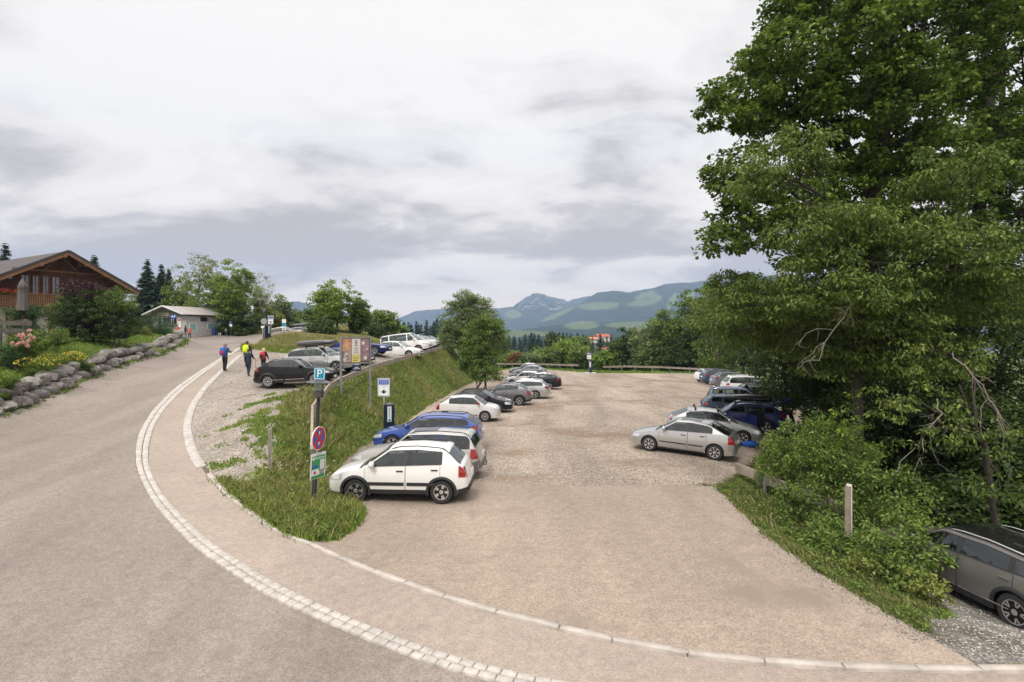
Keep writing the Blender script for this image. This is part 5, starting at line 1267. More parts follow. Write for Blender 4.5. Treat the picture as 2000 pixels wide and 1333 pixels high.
# near spruces left
for px, tp, Y, rr, lab, sd in [(288,505,105,2.6,'tallest of the three spruces behind the kiosk',1),(315,515,108,2.2,'middle spruce of the three behind the kiosk',2),(329,524,110,2.0,'shortest spruce of the three behind the kiosk',3),(184,497,75,1.5,'spruce tip rising behind the chalet roof',4),(10,473,80,2.0,'spruce showing above the far left end of the chalet roof',5)]:
    x = (px-1000)/F*Y; g = gz(x, Y); top = H-(tp-HY)/F*Y
    conifer('spruce_tree', (x, Y, g), top-g, rr*1.35, LM['spruce'], rg(300+sd), lab, whorls=40, per=11, needles=9, fw=1.25)
# --- garden behind the boulder wall
def shrub(name, px, py, Y, rx, ry, rd, lm, seed, label, n_cl=140, per=60, cr=.28, size=.09, narrow=.5, flat=.8, down=True, stems=5, cat='shrub'):
    a = L_(px, py, Y, rx, ry, rd); g = gz(a[0], a[1]); lo = [a]
    if down and a[2]-a[5] > g: lo.append((a[0], a[1], (a[2]+g)/2, a[3]*.8, rd*.85, (a[2]-g)/2+.1))
    return tree(name, (a[0], a[1], min(g, a[2]-a[5]*.8)), lo, LM[lm], rg(seed), n_cl=n_cl, per=per, cr=cr, size=size, trunk_r=.05, stems=stems, twigs=False, narrow=narrow, flat=flat, label=label, cat=cat)
shrub('hornbeam_bush', 190, 625, 41.5, 74, 62, 2.6, 'dark', 401, 'huge dark green bush bulging over the boulder wall below the chalet', n_cl=520, per=70, cr=.42, size=.13, flat=.45)
shrub('hornbeam_bush', 225, 590, 41, 38, 28, 1.3, 'mid', 402, 'lighter green feathery top on the right shoulder of the huge bush', n_cl=90, per=45, cr=.3, size=.12, down=False)
shrub('copper_bush', 165, 574, 41.0, 46, 27, 1.6, 'purple', 403, 'purple-leaved bush standing behind the huge green bush', n_cl=150, per=60, cr=.33, size=.13, narrow=.7)
shrub('young_tree', 122, 600, 42.5, 24, 34, 1.0, 'mid', 404, 'slender green shrub at the left shoulder of the huge bush', n_cl=90, per=50, cr=.3, size=.12)
shrub('mountain_pine', 305, 635, 56, 36, 22, 1.6, 'pine', 405, 'rounded mountain pine above the far boulders, near the walkers in red', n_cl=170, per=70, cr=.42, size=.14, narrow=.2)
shrub('mountain_pine', 262, 640, 50, 20, 20, 1.2, 'pine', 406, 'smaller mountain pine between the huge bush and the rounded pine', n_cl=80, per=60, cr=.36, size=.13, narrow=.2)
shrub('yellow_bush', 278, 653, 50, 18, 14, .8, 'yellow', 407, 'yellow-leaved bush next to the wooden trough on the boulders', n_cl=60, per=50, cr=.25, size=.12)
shrub('clipped_hedge', 50, 612, 39, 42, 13, .8, 'pine', 408, 'long clipped dark hedge in front of the chalet terrace', n_cl=170, per=70, cr=.3, size=.1)
shrub('juniper_shrub', 60, 706, 30.5, 62, 16, 1.5, 'garden', 409, 'wide low juniper spreading below the pink hydrangea', n_cl=190, per=60, cr=.26, size=.09, narrow=.25)
shrub('juniper_shrub', 140, 690, 34, 42, 15, 1.2, 'garden', 410, 'low bright juniper mound left of the bare soil patch', n_cl=130, per=60, cr=.26, size=.09, narrow=.25)
shrub('juniper_shrub', 20, 690, 29, 40, 22, 1.0, 'pine', 411, 'dark green low conifer at the left edge of the garden', n_cl=130, per=60, cr=.26, size=.09, narrow=.25)
shrub('garden_shrub', 100, 662, 34.5, 46, 20, 1.2, 'mid', 412, 'mixed green garden shrub behind the pink hydrangea', n_cl=150, per=60, cr=.26, size=.1)
shrub('garden_shrub', 60, 676, 32, 26, 18, .8, 'garden', 413, 'leafy plant right behind the hydrangea heads', n_cl=80, per=50, cr=.24, size=.1)
hy = shrub('hydrangea', 45, 672, 29.5, 30, 20, .8, 'mid', 414, 'hydrangea with big pale pink flower heads in the garden', n_cl=70, per=50, cr=.22, size=.11, narrow=.7)
M_pink = mat('petal_pink', (.62,.30,.28), .8, noise=(30, .3), col2=(.72,.48,.40))
def blobs(name, cs, rad, m, parent, rng, n=34, size=.045):
    V = leaves(cs, rad, n, size, rng, 1., narrow=.9, jit=.9); o = leaf_mesh(name, V, m, parent); return o
def local(parent, pts): return np.array(pts)-np.array(parent.location)
r_ = rg(55)
for i in range(17):
    px, py = 45+r_.normal(0, 14), 667+r_.normal(0, 7); c = local(hy, [atY(px, py, 28.8-r_.uniform(0, .4))])
    blobs('flower_head', c, .095, M_pink, hy, r_, 150, .045)
M_yel = mat('petal_yellow', (.55,.45,.06), .8, noise=(9, .25))
for (px, py, Y, rx, ry, sd, lab) in [(75,710,28.8,38,13,415,'low bush dotted with small yellow flowers on top of the near boulders'),(145,700,32,26,13,416,'bush with denser yellow flowers above the wall where the boulders rise'),(100,703,30.5,30,12,418,'flowering yellow cinquefoil between the two other yellow-dotted bushes')]:
    s_ = shrub('cinquefoil_bush', px, py, Y, rx, ry, .7, 'garden', sd, lab, n_cl=90, per=60, cr=.2, size=.06)
    n = 130 if sd != 416 else 260; r_ = rg(sd+9); a = L_(px, py, Y, rx, ry, .7)
    p = r_.normal(0, 1, (n, 3)); p /= np.linalg.norm(p, axis=1, keepdims=True); p[:, 1] = -np.abs(p[:, 1]); p[:, 2] = np.abs(p[:, 2])*1.05-.15
    blobs('blossom', local(s_, np.array(a[:3])+p*np.array(a[3:6])*1.12), .03, M_yel, s_, r_, 2, .055)
shrub('wall_foot_plant', 165, 716, 32.5, 14, 7, .5, 'mid', 417, 'leafy weeds growing against the wall beside the road', n_cl=50, per=50, cr=.2, size=.09)
shrub('garden_shrub', 10, 742, 25, 22, 12, .6, 'garden', 419, 'leafy plant above the nearest boulders at the left edge', n_cl=60, per=50, cr=.2, size=.09)
# --- grass: real blades
def grass(name, n, region, hgt, m, rng, wid=.02, lean=.5, clump=None, dens=None):
    X, Y = region(n)
    z = h(X, Y); N_ = len(X)
    hh = hgt*rng.uniform(.45, 1.25, N_)
    if clump is not None: hh = hh*clump(X, Y)
    a = rng.uniform(0, 2*math.pi, N_); la = rng.uniform(0, 2*math.pi, N_)*.35+1.0; ln = rng.uniform(.1, lean, N_)*hh
    w = np.c_[np.cos(a), np.sin(a), np.zeros(N_)]*(wid*(1+Y[:, None]/26)/2)
    P = np.c_[X, Y, z-.02]; mid = P+np.c_[np.cos(la)*ln*.35, np.sin(la)*ln*.35, hh*.6]; tip = P+np.c_[np.cos(la)*ln, np.sin(la)*ln, hh*.95]
    V = np.empty((N_, 5, 3)); V[:, 0] = P-w; V[:, 1] = P+w; V[:, 2] = mid+w*.7; V[:, 3] = tip; V[:, 4] = mid-w*.7
    return V.reshape(-1, 3), N_
def blade_obj(name, parts, mats_, kind='stuff'):
    V = np.concatenate([p[0] for p in parts]); n = sum(p[1] for p in parts)
    mi = np.concatenate([np.full(p[1], i) for i, p in enumerate(parts)])
    o = mesh_np(name, V, np.arange(n*5).reshape(n, 5), mats_, None, False, mi); o['kind'] = kind; return o
def reg(x0, x1, y0, y1, rng, lab=0, keepf=None, excl=('road','walk','lot','apron','upper','kerb','band','pull')):
    def f(n):
        # density falls with distance
        Y = y0+(y1-y0)*rng.uniform(0, 1, n)**1.5; X = rng.uniform(x0, x1, n)
        k = np.ones(n, bool)
        for nm in excl: k &= ~inside(near_polys[nm], X, Y)
        if keepf is not None: k &= keepf(X, Y)
        X, Y = X[k], Y[k]
        return X+rng.normal(0, .075, len(X)), Y+rng.normal(0, .075, len(X))
    return f
M_grA = leaf_mat('grass_fresh', [(0.066,0.140,0.016),(0.113,0.211,0.024),(0.169,0.278,0.035),(0.245,0.345,0.055)], trans=.3, patch=.5)
M_grB = leaf_mat('grass_dry', [(0.165,0.162,0.050),(0.253,0.238,0.080),(0.349,0.325,0.120),(0.436,0.411,0.180)], trans=.3, patch=.5)
M_grC = leaf_mat('grass_olive', [(0.101,0.157,0.025),(0.167,0.218,0.035),(0.235,0.254,0.050),(0.313,0.302,0.080)], trans=.3, patch=.4)
def nz(X, Y, s, ph=0):
    return .5+.25*np.sin(X*s+ph+1.7*np.sin(Y*s*.7+ph))+.25*np.sin(Y*s*1.3+ph*2+1.3*np.sin(X*s*.9))
g1 = rg(900)
bankf = lambda X, Y: (X < -2.5)
cl = lambda X, Y: .55+.9*nz(X, Y, 1.7)*nz(X, Y, .6, 2)
dryp = lambda X, Y: nz(X, Y, .75, 1.2)+g1.normal(0, .10, len(X)) > .68
NG = 1.0
blade_obj('bank_grass', [grass('a', int(330000*NG), reg(-10.5, -3.2, 12.5, 66, g1, keepf=lambda X, Y: ~dryp(X, Y)), .20, None, g1, .018, 1.3, cl),
    grass('b', int(90000*NG), reg(-10.5, -3.2, 12.5, 66, g1, keepf=lambda X, Y: (dryp(X, Y) | (g1.uniform(0, 1, len(X)) < .12))), .46, None, g1, .013, 1.4, cl),
    grass('c', int(150000*NG), reg(-10.5, -3.2, 12.5, 66, g1), .28, None, g1, .018, 1.4, cl)], [M_grA, M_grB, M_grC])
# scattered tufts on the upper gravel
_ge = lambda Y: np.interp(Y, grav_edge[:, 1], grav_edge[:, 0])
def tuft(X, Y):
    d = np.clip(1-(_ge(Y)-X)/3.2, 0, 1)*(Y < 27); n_ = vnoise(X*1.6+30, Y*1.6, 5)*.6+vnoise(X*4.3+30, Y*4.3, 6)*.4
    return (d*.55+n_+g1.normal(0, .05, len(X)) > .97) & (X < _ge(Y)+.2)
blade_obj('gravel_edge_grass', [grass('a', 60000, reg(-12, -6, 14, 29, g1, keepf=tuft, excl=('road','walk','lot','apron','kerb','band')), .10, None, g1, .03, .9, None), grass('c', 25000, reg(-12, -6, 14, 29, g1, keepf=tuft, excl=('road','walk','lot','apron','kerb','band')), .13, None, g1, .025, .9, None)], [M_grA, M_grC])
blade_obj('mound_grass', [grass('a', 70000, reg(-27, -9, 49, 78, g1), .28, None, g1, .02, .8, cl), grass('b', 70000, reg(-26.5, -17, 52, 76, g1), .42, None, g1, .016, .7, None), grass('c', 40000, reg(-27, -9, 49, 80, g1), .35, None, g1, .02, .8, None)], [M_grA, M_grB, M_grC])
M_grV = leaf_mat('grass_verge', [(.05,.085,.016),(.085,.12,.025),(.13,.155,.035),(.19,.19,.06)], trans=.3, patch=.9)
vp = lambda X, Y: vnoise(X*1.9, Y*1.9, 3)+g1.normal(0, .12, len(X)) > .34
blade_obj('woodland_verge_grass', [grass('a', 110000, reg(5.8, 13, 9, 24, g1, keepf=vp), .12, None, g1, .02, 1.5, cl), grass('c', 16000, reg(5.8, 13, 9, 24, g1, keepf=vp), .17, None, g1, .014, 1.6, cl), grass('a', 90000, reg(10, 40, 24, 78, g1), .22, None, g1, .03, .8, cl)], [M_grV, M_grB, M_grA])
blade_obj('lot_end_grass', [grass('a', 80000, reg(-18, 34, 80, 104, g1), .35, None, g1, .03, .8, cl)], [M_grA])
def wfk(X, Y): 
    d = np.interp(Y, WF[:, 1], WF[:, 0]); return ((X < d-1.15) | ((X < d+.30) & (X > d-.15) & (nz(X, Y, 2.1) > .35))) & (X > d-7)
blade_obj('garden_grass', [grass('a', 140000, reg(-48, -19, 16, 74, g1, keepf=wfk, excl=()), .16, None, g1, .03, .8, None), grass('c', 50000, reg(-48, -19, 16, 74, g1, keepf=wfk, excl=()), .14, None, g1, .03, .8, None)], [M_grA, M_grC])
blade_obj('kiosk_verge_grass', [grass('b', 50000, reg(-50, -22, 80, 92, g1), .55, None, g1, .03, .7, None), grass('a', 50000, reg(-50, -22, 78, 92, g1), .35, None, g1, .03, .7, None)], [M_grB, M_grA])
# white umbel flowers in the bank
M_wf = mat('umbel_white', (.62,.60,.50), .8)
r_ = rg(77); X, Y = reg(-9.5, -3.6, 17, 60, r_)(420); zz = h(X, Y)+r_.uniform(.25, .5, len(X))
o = leaf_mesh('umbel_flowers', leaves(np.c_[X, Y, zz], .04, 3, .035, r_, .2, narrow=1., jit=.3), M_wf, None); o['kind'] = 'stuff'

# broad-leaved weeds among the grass
def weeds(name, region, n, m, rng, cr, size, hh):
    X, Y = region(n); z = h(X, Y); C = np.c_[X, Y, z+rng.uniform(.3, 1, len(X))*hh]
    o = leaf_mesh(name, leaves(C, cr*rng.uniform(.5, 1.3, len(X)), 26, size, rng, .6, narrow=.55), m, None); o['kind'] = 'stuff'
weeds('bank_weeds', reg(-10, -3.6, 13, 58, r_), 2400, LM['garden'], r_, .20, .065, .20)
weeds('bank_olive_weeds', reg(-10, -3.6, 13, 58, r_), 1300, M_grV, r_, .18, .06, .24)
weeds('bank_dry_weeds', reg(-10, -3.6, 13, 58, r_), 520, LM['yellow'], r_, .18, .06, .30)
weeds('verge_weeds', reg(6.2, 12, 9.3, 21, r_), 420, LM['mid'], r_, .16, .065, .10)
weeds('verge_leafy_weeds', reg(6.2, 12, 9.3, 21, r_), 130, LM['garden'], r_, .15, .06, .14)
weeds('wall_foot_weeds', lambda n: (lambda t: (np.interp(t, WF[:, 1], WF[:, 0])+r_.normal(.05, .12, n), t))(r_.uniform(20, 62, n)), 240, LM['garden'], r_, .14, .07, .10)

def pebbles(name, region, n, m, rng, smin, smax):
    X, Y = region(n); z = h(X, Y); N_ = len(X); r0 = rng.uniform(smin, smax, N_)[:, None]
    O = np.array([(1,0,0),(0,1,0),(-1,0,0),(0,-1,0),(0,0,.6),(0,0,-.6)])[None]*rng.uniform(.6, 1.3, (N_, 1, 3)); a = rng.uniform(0, 6.28, N_)
    Rx = O[..., 0]*np.cos(a)[:, None]-O[..., 1]*np.sin(a)[:, None]; Ry = O[..., 0]*np.sin(a)[:, None]+O[..., 1]*np.cos(a)[:, None]
    V = np.stack([Rx, Ry, O[..., 2]], -1)*r0[:, None]; V += np.c_[X, Y, z+.004][:, None]
    Fo = np.array([[0,1,4],[1,2,4],[2,3,4],[3,0,4],[1,0,5],[2,1,5],[3,2,5],[0,3,5]]); Fq = (Fo[None]+np.arange(N_)[:, None, None]*6).reshape(-1, 3)
    o = mesh_np(name, V.reshape(-1, 3), Fq, [m]); o['kind'] = 'stuff'
M_peb = leaf_mat('pebble_stone', [(.16,.14,.12),(.28,.25,.22),(.42,.39,.35),(.60,.57,.53)], rough=.9, trans=.0)
inp = lambda nm: (lambda X, Y: inside(near_polys[nm], X, Y))
pebbles('loose_stones', reg(-6, 14, 17.5, 50, r_, keepf=inp('lot'), excl=('apron',)), 26000, M_peb, r_, .010, .032)
pebbles('upper_loose_stones', reg(-20, -6, 15, 48, r_, keepf=inp('upper'), excl=('kerb','walk')), 16000, M_peb, r_, .010, .030)
pebbles('pull_in_stones', reg(6.4, 13, 8.6, 16, r_, keepf=inp('pull'), excl=()), 9000, M_peb, r_, .008, .028)
pebbles('apron_edge_grit', reg(5, 10.5, 9, 19, r_, keepf=lambda X, Y: inside(near_polys['apron'], X, Y) & (np.interp(Y, AR[::-1, 1], AR[::-1, 0])-X < np.abs(r_.normal(0, .35, len(X)))), excl=()), 30000, M_peb, r_, .006, .018)
pebbles('road_edge_grit', lambda n: (lambda t: (np.interp(t, WF[:, 1], WF[:, 0])+np.abs(r_.normal(0, .3, n)), t))(r_.uniform(16, 60, n)), 9000, M_peb, r_, .008, .022)
# ------------------------------------------------------------------ street furniture
M_wood = mat('weathered_wood', (.27,.225,.18), .9, noise=(2.5, .35), bump=(30, .5, .01))
M_woodd = mat('old_fence_wood', (.115,.10,.088), .9, noise=(3, .35), bump=(20, .5, .01))
M_galv = mat('galvanised_steel', (.36,.37,.37), .45, metal=.6, noise=(8, .15))
M_pole = mat('dark_pole_paint', (.018,.02,.026), .5)
M_sw = mat('sign_white', (.78,.78,.77), .45); M_sb = mat('sign_blue', (.02,.10,.42), .4); M_sr = mat('sign_red', (.55,.01,.02), .4)
M_pt = mat('sign_petrol', (.0,.24,.40), .4); M_gr = mat('sign_green', (.03,.28,.07), .4); M_ink = mat('sign_black', (.01,.01,.011), .5); M_back = mat('sign_back_grey', (.33,.34,.35), .5, metal=.3)
M_mach = mat('machine_navy', (.008,.016,.045), .35); M_lampm = mat('lamp_metal', (.10,.098,.095), .4, metal=.5)
M_lglass = mat('lamp_glass', (.80,.79,.74), .12, coat=.6)
def rail(name, pts, top, label, cat='guardrail', plank_h=.26, thick=.09, step=2.6, posts=True, post_side=1, group=None, post_m=None):
    P = [Vector(p) for p in pts]; root = empty(name, P[0], 0, label, cat, group)
    for i in range(len(P)-1):
        b = MB(); a, c = P[i]-P[0], P[i+1]-P[0]; d = (c-a).normalized()
        b.beam(a+d*.006+Vector((0, 0, top-plank_h/2)), c-d*.006+Vector((0, 0, top-plank_h/2)), thick, plank_h); b.build('plank', M_wood, root)
        if posts:
            n = max(1, round((c-a).length/step))
            for k in range(n):
                q = a+(c-a)*((k+.5)/n); sd = d.cross(Vector((0, 0, 1)))*(.09*post_side); q = q+sd; g = hz(q.x+P[0].x, q.y+P[0].y)-P[0].z
                b = MB(); b.box((q.x, q.y, (top-.02+min(g-.1, 0))/2+0), (.07, .07, abs(top-.02-min(g-.1, 0))), rz=math.atan2(d.y, d.x)); b.build('post', post_m or M_galv, root)
    return root
rl = [(x, y, z) for x, y, z in rail_line if y < 60]
rlh = [(x, y, z) for x, y, z in dens(rl, 4.2)]
rail('guardrail', rlh, .74, 'long weathered wooden guardrail on steel posts along the top of the grass bank')
rail('guardrail', [(7.88,20.0,-.35),(8.55,16.6,-.35),(8.95,14.9,-.35)], .67, 'short wooden guardrail swallowed by the roadside shrub', plank_h=.30)
rail('guardrail', [atY(962,704,97)[:2]+(-1.2,), atY(1015,708,95)[:2]+(-1.1,), atY(1060,712,92)[:2]+(-1.0,), atY(1130,717,88)[:2]+(-.95,)], .9, 'far wooden rail behind the bend of the track, left of the ticket machine')
rail('guardrail', [atY(1178,726,86)[:2]+(-1.05,), atY(1225,722,87)[:2]+(-1.05,), atY(1290,720,86)[:2]+(-1.1,), atY(1368,722,82)[:2]+(-1.15,)], .9, 'far wooden rail right of the ticket machine along the end of the gravel')
rail('guardrail', [(30.2,66,-1.0),(29.4,58,-.9),(26.6,50.5,-.75)], .85, 'wooden rail running behind the black SUV towards the shade', plank_h=.32)
def wood_post(px, py0, py1, Y, label, face):
    a = atY(px, py0, Y); c = atY(px, py1, Y); r_ = empty('wooden_post', (c[0], c[1], c[2]-.1), .5, label, 'post')
    hh = a[2]-c[2]+.1
    b = MB(); b.box((0, 0, hh/2), (.07, .11, hh)); b.build('timber', M_wood, r_)
    b = MB(); b.box((.055, 0, hh/2+.02), (.038, .12, hh+.04)); b.build('face_board', face, r_)
wood_post(526, 838, 920, 17.6, 'grey timber post standing in the grass between pavement and lamp', M_galv)
wood_post(1656, 950, 1040, 13.6, 'white-faced timber post in the middle of the roadside shrub', mat('board_white', (.62,.60,.56), .7, noise=(4, .15)))

def board(root, name, w, hgt, z, m, t=.012, y=-.03, rim=None, x=0.):
    b = MB(); b.box((x, y, z), (w, t, hgt)); o = b.build(name, m, root); return o
def text(root, s, size, x, z, m, y=-.045, sx=1., name='lettering'):
    return text_mesh(name, s, size, m, root, (x, y, z), (R(90), 0, 0), .001, sx)
def lamp_post(px, py_base, py_top, Y, label, lean=0.):
    bx = atY(px, py_base, Y); tz = H-(py_top-HY)/F*Y; hh = tz-bx[2]
    root = empty('street_lamp', (bx[0], bx[1], bx[2]-.1), 0, label, 'street lamp'); hh += .1
    root.rotation_euler = (0, lean, 0)
    b = MB(); b.tube([(0, 0, 0), (0, 0, 1.1), (0, 0, 1.12), (0, 0, hh-.46)], [.068, .066, .05, .045], 12); b.build('pole', M_pole, root, angle=40)
    b = MB(); b.lathe([(.05, hh-.50), (.15, hh-.47), (.15, hh-.455), (.138, hh-.45), (.138, hh-.30), (.10, hh-.295)], n=20); b.build('lamp_socket', M_lampm, root, angle=40)
    b = MB(); b.lathe([(.13, hh-.298), (.132, hh-.06)], n=20); b.build('lamp_glass', M_glassl, root, angle=40)
    b = MB()
    for k in range(7): b.lathe([(.06, hh-.28+k*.032), (.10, hh-.272+k*.032), (.10, hh-.266+k*.032), (.06, hh-.27+k*.032)], n=14)
    for k in range(3):
        a = k*2.1; b.tube([(.142*math.cos(a), .142*math.sin(a), hh-.3), (.142*math.cos(a), .142*math.sin(a), hh-.05)], .008, 5)
    b.lathe([(.088, hh-.285), (.092, hh-.12), (.05, hh-.075)], n=16); b.build('reflector_rings', M_sw, root)
    b = MB(); b.lathe([(0, hh-.055), (.34, hh-.075), (.345, hh-.065), (.20, hh-.02), (.05, hh+.0), (0, hh+.005)], n=28); b.build('lamp_shade', M_lampm, root, angle=30)
    return root, hh
lp, hh = lamp_post(612, 992, 742, 15.7, 'dark street lamp with flat round hat, standing in the bank grass and carrying parking signs', lean=R(2.6))
b = MB(); b.box((0, -.0, hh+.17), (.31, .014, .32)); ps = b.build('parking_sign', M_pt, lp)
b = MB(); b.add([(-.14,-.010,hh+.02),(.14,-.010,hh+.02),(.14,-.010,hh+.31),(-.14,-.010,hh+.31),(-.125,-.010,hh+.035),(.125,-.010,hh+.035),(.125,-.010,hh+.295),(-.125,-.010,hh+.295)], [[0,1,5,4],[1,2,6,5],[2,3,7,6],[3,0,4,7]]); b.build('white_border', M_sw, ps)
t_ = text_mesh('lettering', 'P', .30, M_sw, ps, (0, -.012, hh+.165), (R(90), 0, 0), .001, 1.05)
sg = empty('no_stopping_sign', (0, 0, 0)); 
def sub_empty(name, parent, loc, rz): 
    o = bpy.data.objects.new(name, None); COL.objects.link(o); o.parent = parent; o.location = loc; o.rotation_euler = (0, 0, rz); return o
bpy.data.objects.remove(sg)
sd_rz = math.atan2(.80, .60)
MR = Matrix.Rotation(R(90), 3, 'X')
z0 = hh-(855-742)/70.8
b = MB(); b.lathe([(0, -.01), (.325, -.01), (.325, .01), (0, .01)], n=40, M=MR, c=(0, 0, 0)); nsg = b.build('no_stopping_sign', M_sw, lp, angle=30)
nsg.location = (.08, -.08, z0); nsg.rotation_euler = (0, 0, R(76))
b = MB(); b.lathe([(0, .010), (.305, .010), (.305, .014), (0, .014)], n=40, M=MR); b.build('red_disc', M_sr, nsg, angle=30)
def wedge(a0, a1, r, off, n=8):
    c = (a0+a1)/2; ox, oz = off*math.cos(c), off*math.sin(c); pts = [(ox, -.016, oz)]
    for k in range(n+1):
        a = a0+(a1-a0)*k/n; pts.append((r*math.cos(a), -.016, r*math.sin(a)))
    return pts
for k in range(4):
    c = k*math.pi/2; p = wedge(c-.60, c+.60, .245, .065); b = MB(); b.add(p, [list(range(len(p)))]); b.build('blue_field', M_sb, nsg)
for k, up in ((0, 1), (1, 1)):
    zc = .14 if k == 0 else -.15; b = MB()
    b.add([(-.015,-.019,zc-.05),(.015,-.019,zc-.05),(.015,-.019,zc+.01),(.05,-.019,zc+.01),(0,-.019,zc+.065),(-.05,-.019,zc+.01),(-.015,-.019,zc+.01)], [list(range(7))]); b.build('white_arrow', M_sw, nsg)
z1 = hh-(908-742)/70.8
b = MB(); b.box((0, 0, 0), (.60, .012, .70)); pk = b.build('parking_app_sign', M_sw, lp); pk.location = (.10, -.08, z1); pk.rotation_euler = (0, 0, R(69))
for nm, m, x, z, w, h_ in [('green_panel', M_gr, 0, .06, .54, .44), ('green_foot', M_gr, 0, -.295, .54, .085), ('blue_panel', M_sb, -.13, -.01, .24, .07), ('white_panel', M_sw, .15, .02, .17, .26), ('white_panel', M_back, .15, -.18, .17, .15), ('white_panel', M_sw, -.12, -.17, .28, .17)]:
    b = MB(); b.box((x, -.008, z), (w, .004, h_)) if nm != 'white_panel' and nm != 'blue_panel' else b.box((x, -.012, z), (w, .004, h_)); b.build(nm, m, pk)
text(pk, 'PRIVAT', .075, 0, .315, M_back, y=-.012); text(pk, 'Parkster', .115, .05, .215, M_sw, y=-.012)
b = MB(); b.lathe([(.030, -.0), (.045, -.0), (.045, .003), (.030, .003)], n=16, M=MR, c=(-.215, -.012, .215)); b.build('round_logo', M_sw, pk)
b = MB(); b.lathe([(.03, 0), (.045, 0), (.045, .003), (.03, .003)], n=12, M=MR, c=(-.14, -.016, -.17)); b.build('red_mark', M_sr, pk)
for k in range(5):
    b = MB(); b.box((.15, -.016, .12-k*.045), (.12, .002, .008)); b.build('text_line', M_back, pk)
b = MB(); b.box((.045, -.06, z0-.38), (.05, .06, .06)); b.build('clamp', M_galv, lp)
lamp_post(515.5, 673, 603, 56.5, 'street lamp at the road junction in front of the grass mound'); lamp_post(297, 652, 596, 76, 'street lamp beside the left gable of the kiosk, above the pines')
# ticket machines and their signs
def ticket_set(x, y, label_m, label_s, rz, sx, sy, full=True, stop=2.75, g=None):
    g = hz(x, y) if g is None else g
    r_ = empty('ticket_machine', (x, y, g), rz, label_m, 'ticket machine')
    b = MB(); b.box((0, 0, .82), (.40, .34, 1.62)); b.box((0, 0, .02), (.5, .44, .05)); o = b.build('cabinet', M_mach, r_)
    b = MB(); b.lathe([(.23, 1.63), (.235, 1.66), (.16, 1.71), (0, 1.73)], n=4, c=(0, 0, 0), M=Matrix.Rotation(R(45), 3, 'Z')); b.build('lid', M_lampm, r_)
    b = MB(); b.box((-.06, -.176, 1.22), (.20, .012, .72)); q = b.build('info_panel', M_sw, r_)
    t = text_mesh('lettering', 'Parkster', .15, M_gr, q, (-.06, -.184, 1.28), (R(90), R(90), 0), .001, 1.0)
    b = MB(); b.box((-.06, -.184, .93), (.13, .004, .10)); b.build('green_square', M_gr, q)
    b = MB(); b.box((.206, -.04, 1.05), (.012, .10, .14)); b.build('coin_slot', M_galv, r_); b = MB(); b.box((.206, -.02, .72), (.012, .09, .12)); b.build('ticket_tray', M_galv, r_)
    gs = hz(sx, sy); s_ = empty('parking_ticket_sign', (sx, sy, gs-.1), -.06, label_s, 'sign')
    b = MB(); b.tube([(0, 0, 0), (0, 0, stop-.05)], .030, 10); b.build('pole', M_galv, s_, smooth=True)
    zc = stop-.42; bd = board(s_, 'sign_board', .58, .86, zc, M_sw, y=-.04)
    for nm, m, x_, z_, w, h_ in [('blue_panel', M_sb, 0, zc+.25, .48, .24)]:
        b = MB(); b.box((x_, -.050, z_), (w, .004, h_)); b.build(nm, m, bd)
    text(bd, 'PARKSCHEIN-', .072, 0, zc+.305, M_sw, y=-.054, sx=.93); text(bd, 'AUTOMAT', .078, 0, zc+.205, M_sw, y=-.054)
    b = MB(); b.add([(-.05,-.050,zc-.12),(.05,-.050,zc-.12),(.05,-.050,zc-.19),(.16,-.050,zc-.19),(0,-.050,zc-.31),(-.16,-.050,zc-.19),(-.05,-.050,zc-.19)], [[0,6,5,4,3,2,1]]); b.build('black_arrow', M_ink, bd)
    for k, w in ((0, .34), (1, .12)):
        b = MB(); b.box((0, -.049, zc+.07-.07*k), (w, .003, .02)); b.build('text_line', M_back, bd)
    b = MB()
    for xx in (-.265, .265): b.box((xx, -.0495, zc), (.012, .003, .80))
    for zz in (-.40, .40): b.box((0, -.0495, zc+zz), (.518, .003, .012))
    b.build('frame_line', M_sb, bd)
    return r_, s_
ticket_set((760-1000)/F*26.9, 26.9, 'navy ticket machine with green and white panel beside the blue estate car', 'white and blue ticket machine sign with a black arrow, on the grass bank', .62, (750-1000)/F*27.3, 27.3, stop=2.86)
ticket_set((1153.5-1000)/F*80, 80, 'navy ticket machine on a kerb island at the far end of the gravel', 'small white and blue ticket sign above the far machine', -.1, (1150.5-1000)/F*80.6, 80.6, stop=2.95)
ticket_set((523-1000)/F*57, 57, 'navy ticket machine seen from the side next to the junction lamp', 'white ticket machine sign on a thin pole beside the junction lamp', 1.35, (529-1000)/F*58, 58, stop=2.7)
bx = (1153-1000)/F*79.6; b = MB(); b.box((0, 0, .06), (1.6, 1.4, .16)); o = b.build('concrete_plinth', mat('concrete_pale', (.45,.43,.40), .9), None); o.location = (bx, 80, hz(bx, 80)-.03); setp(o, 'pale concrete plinth under the far ticket machine', 'plinth')
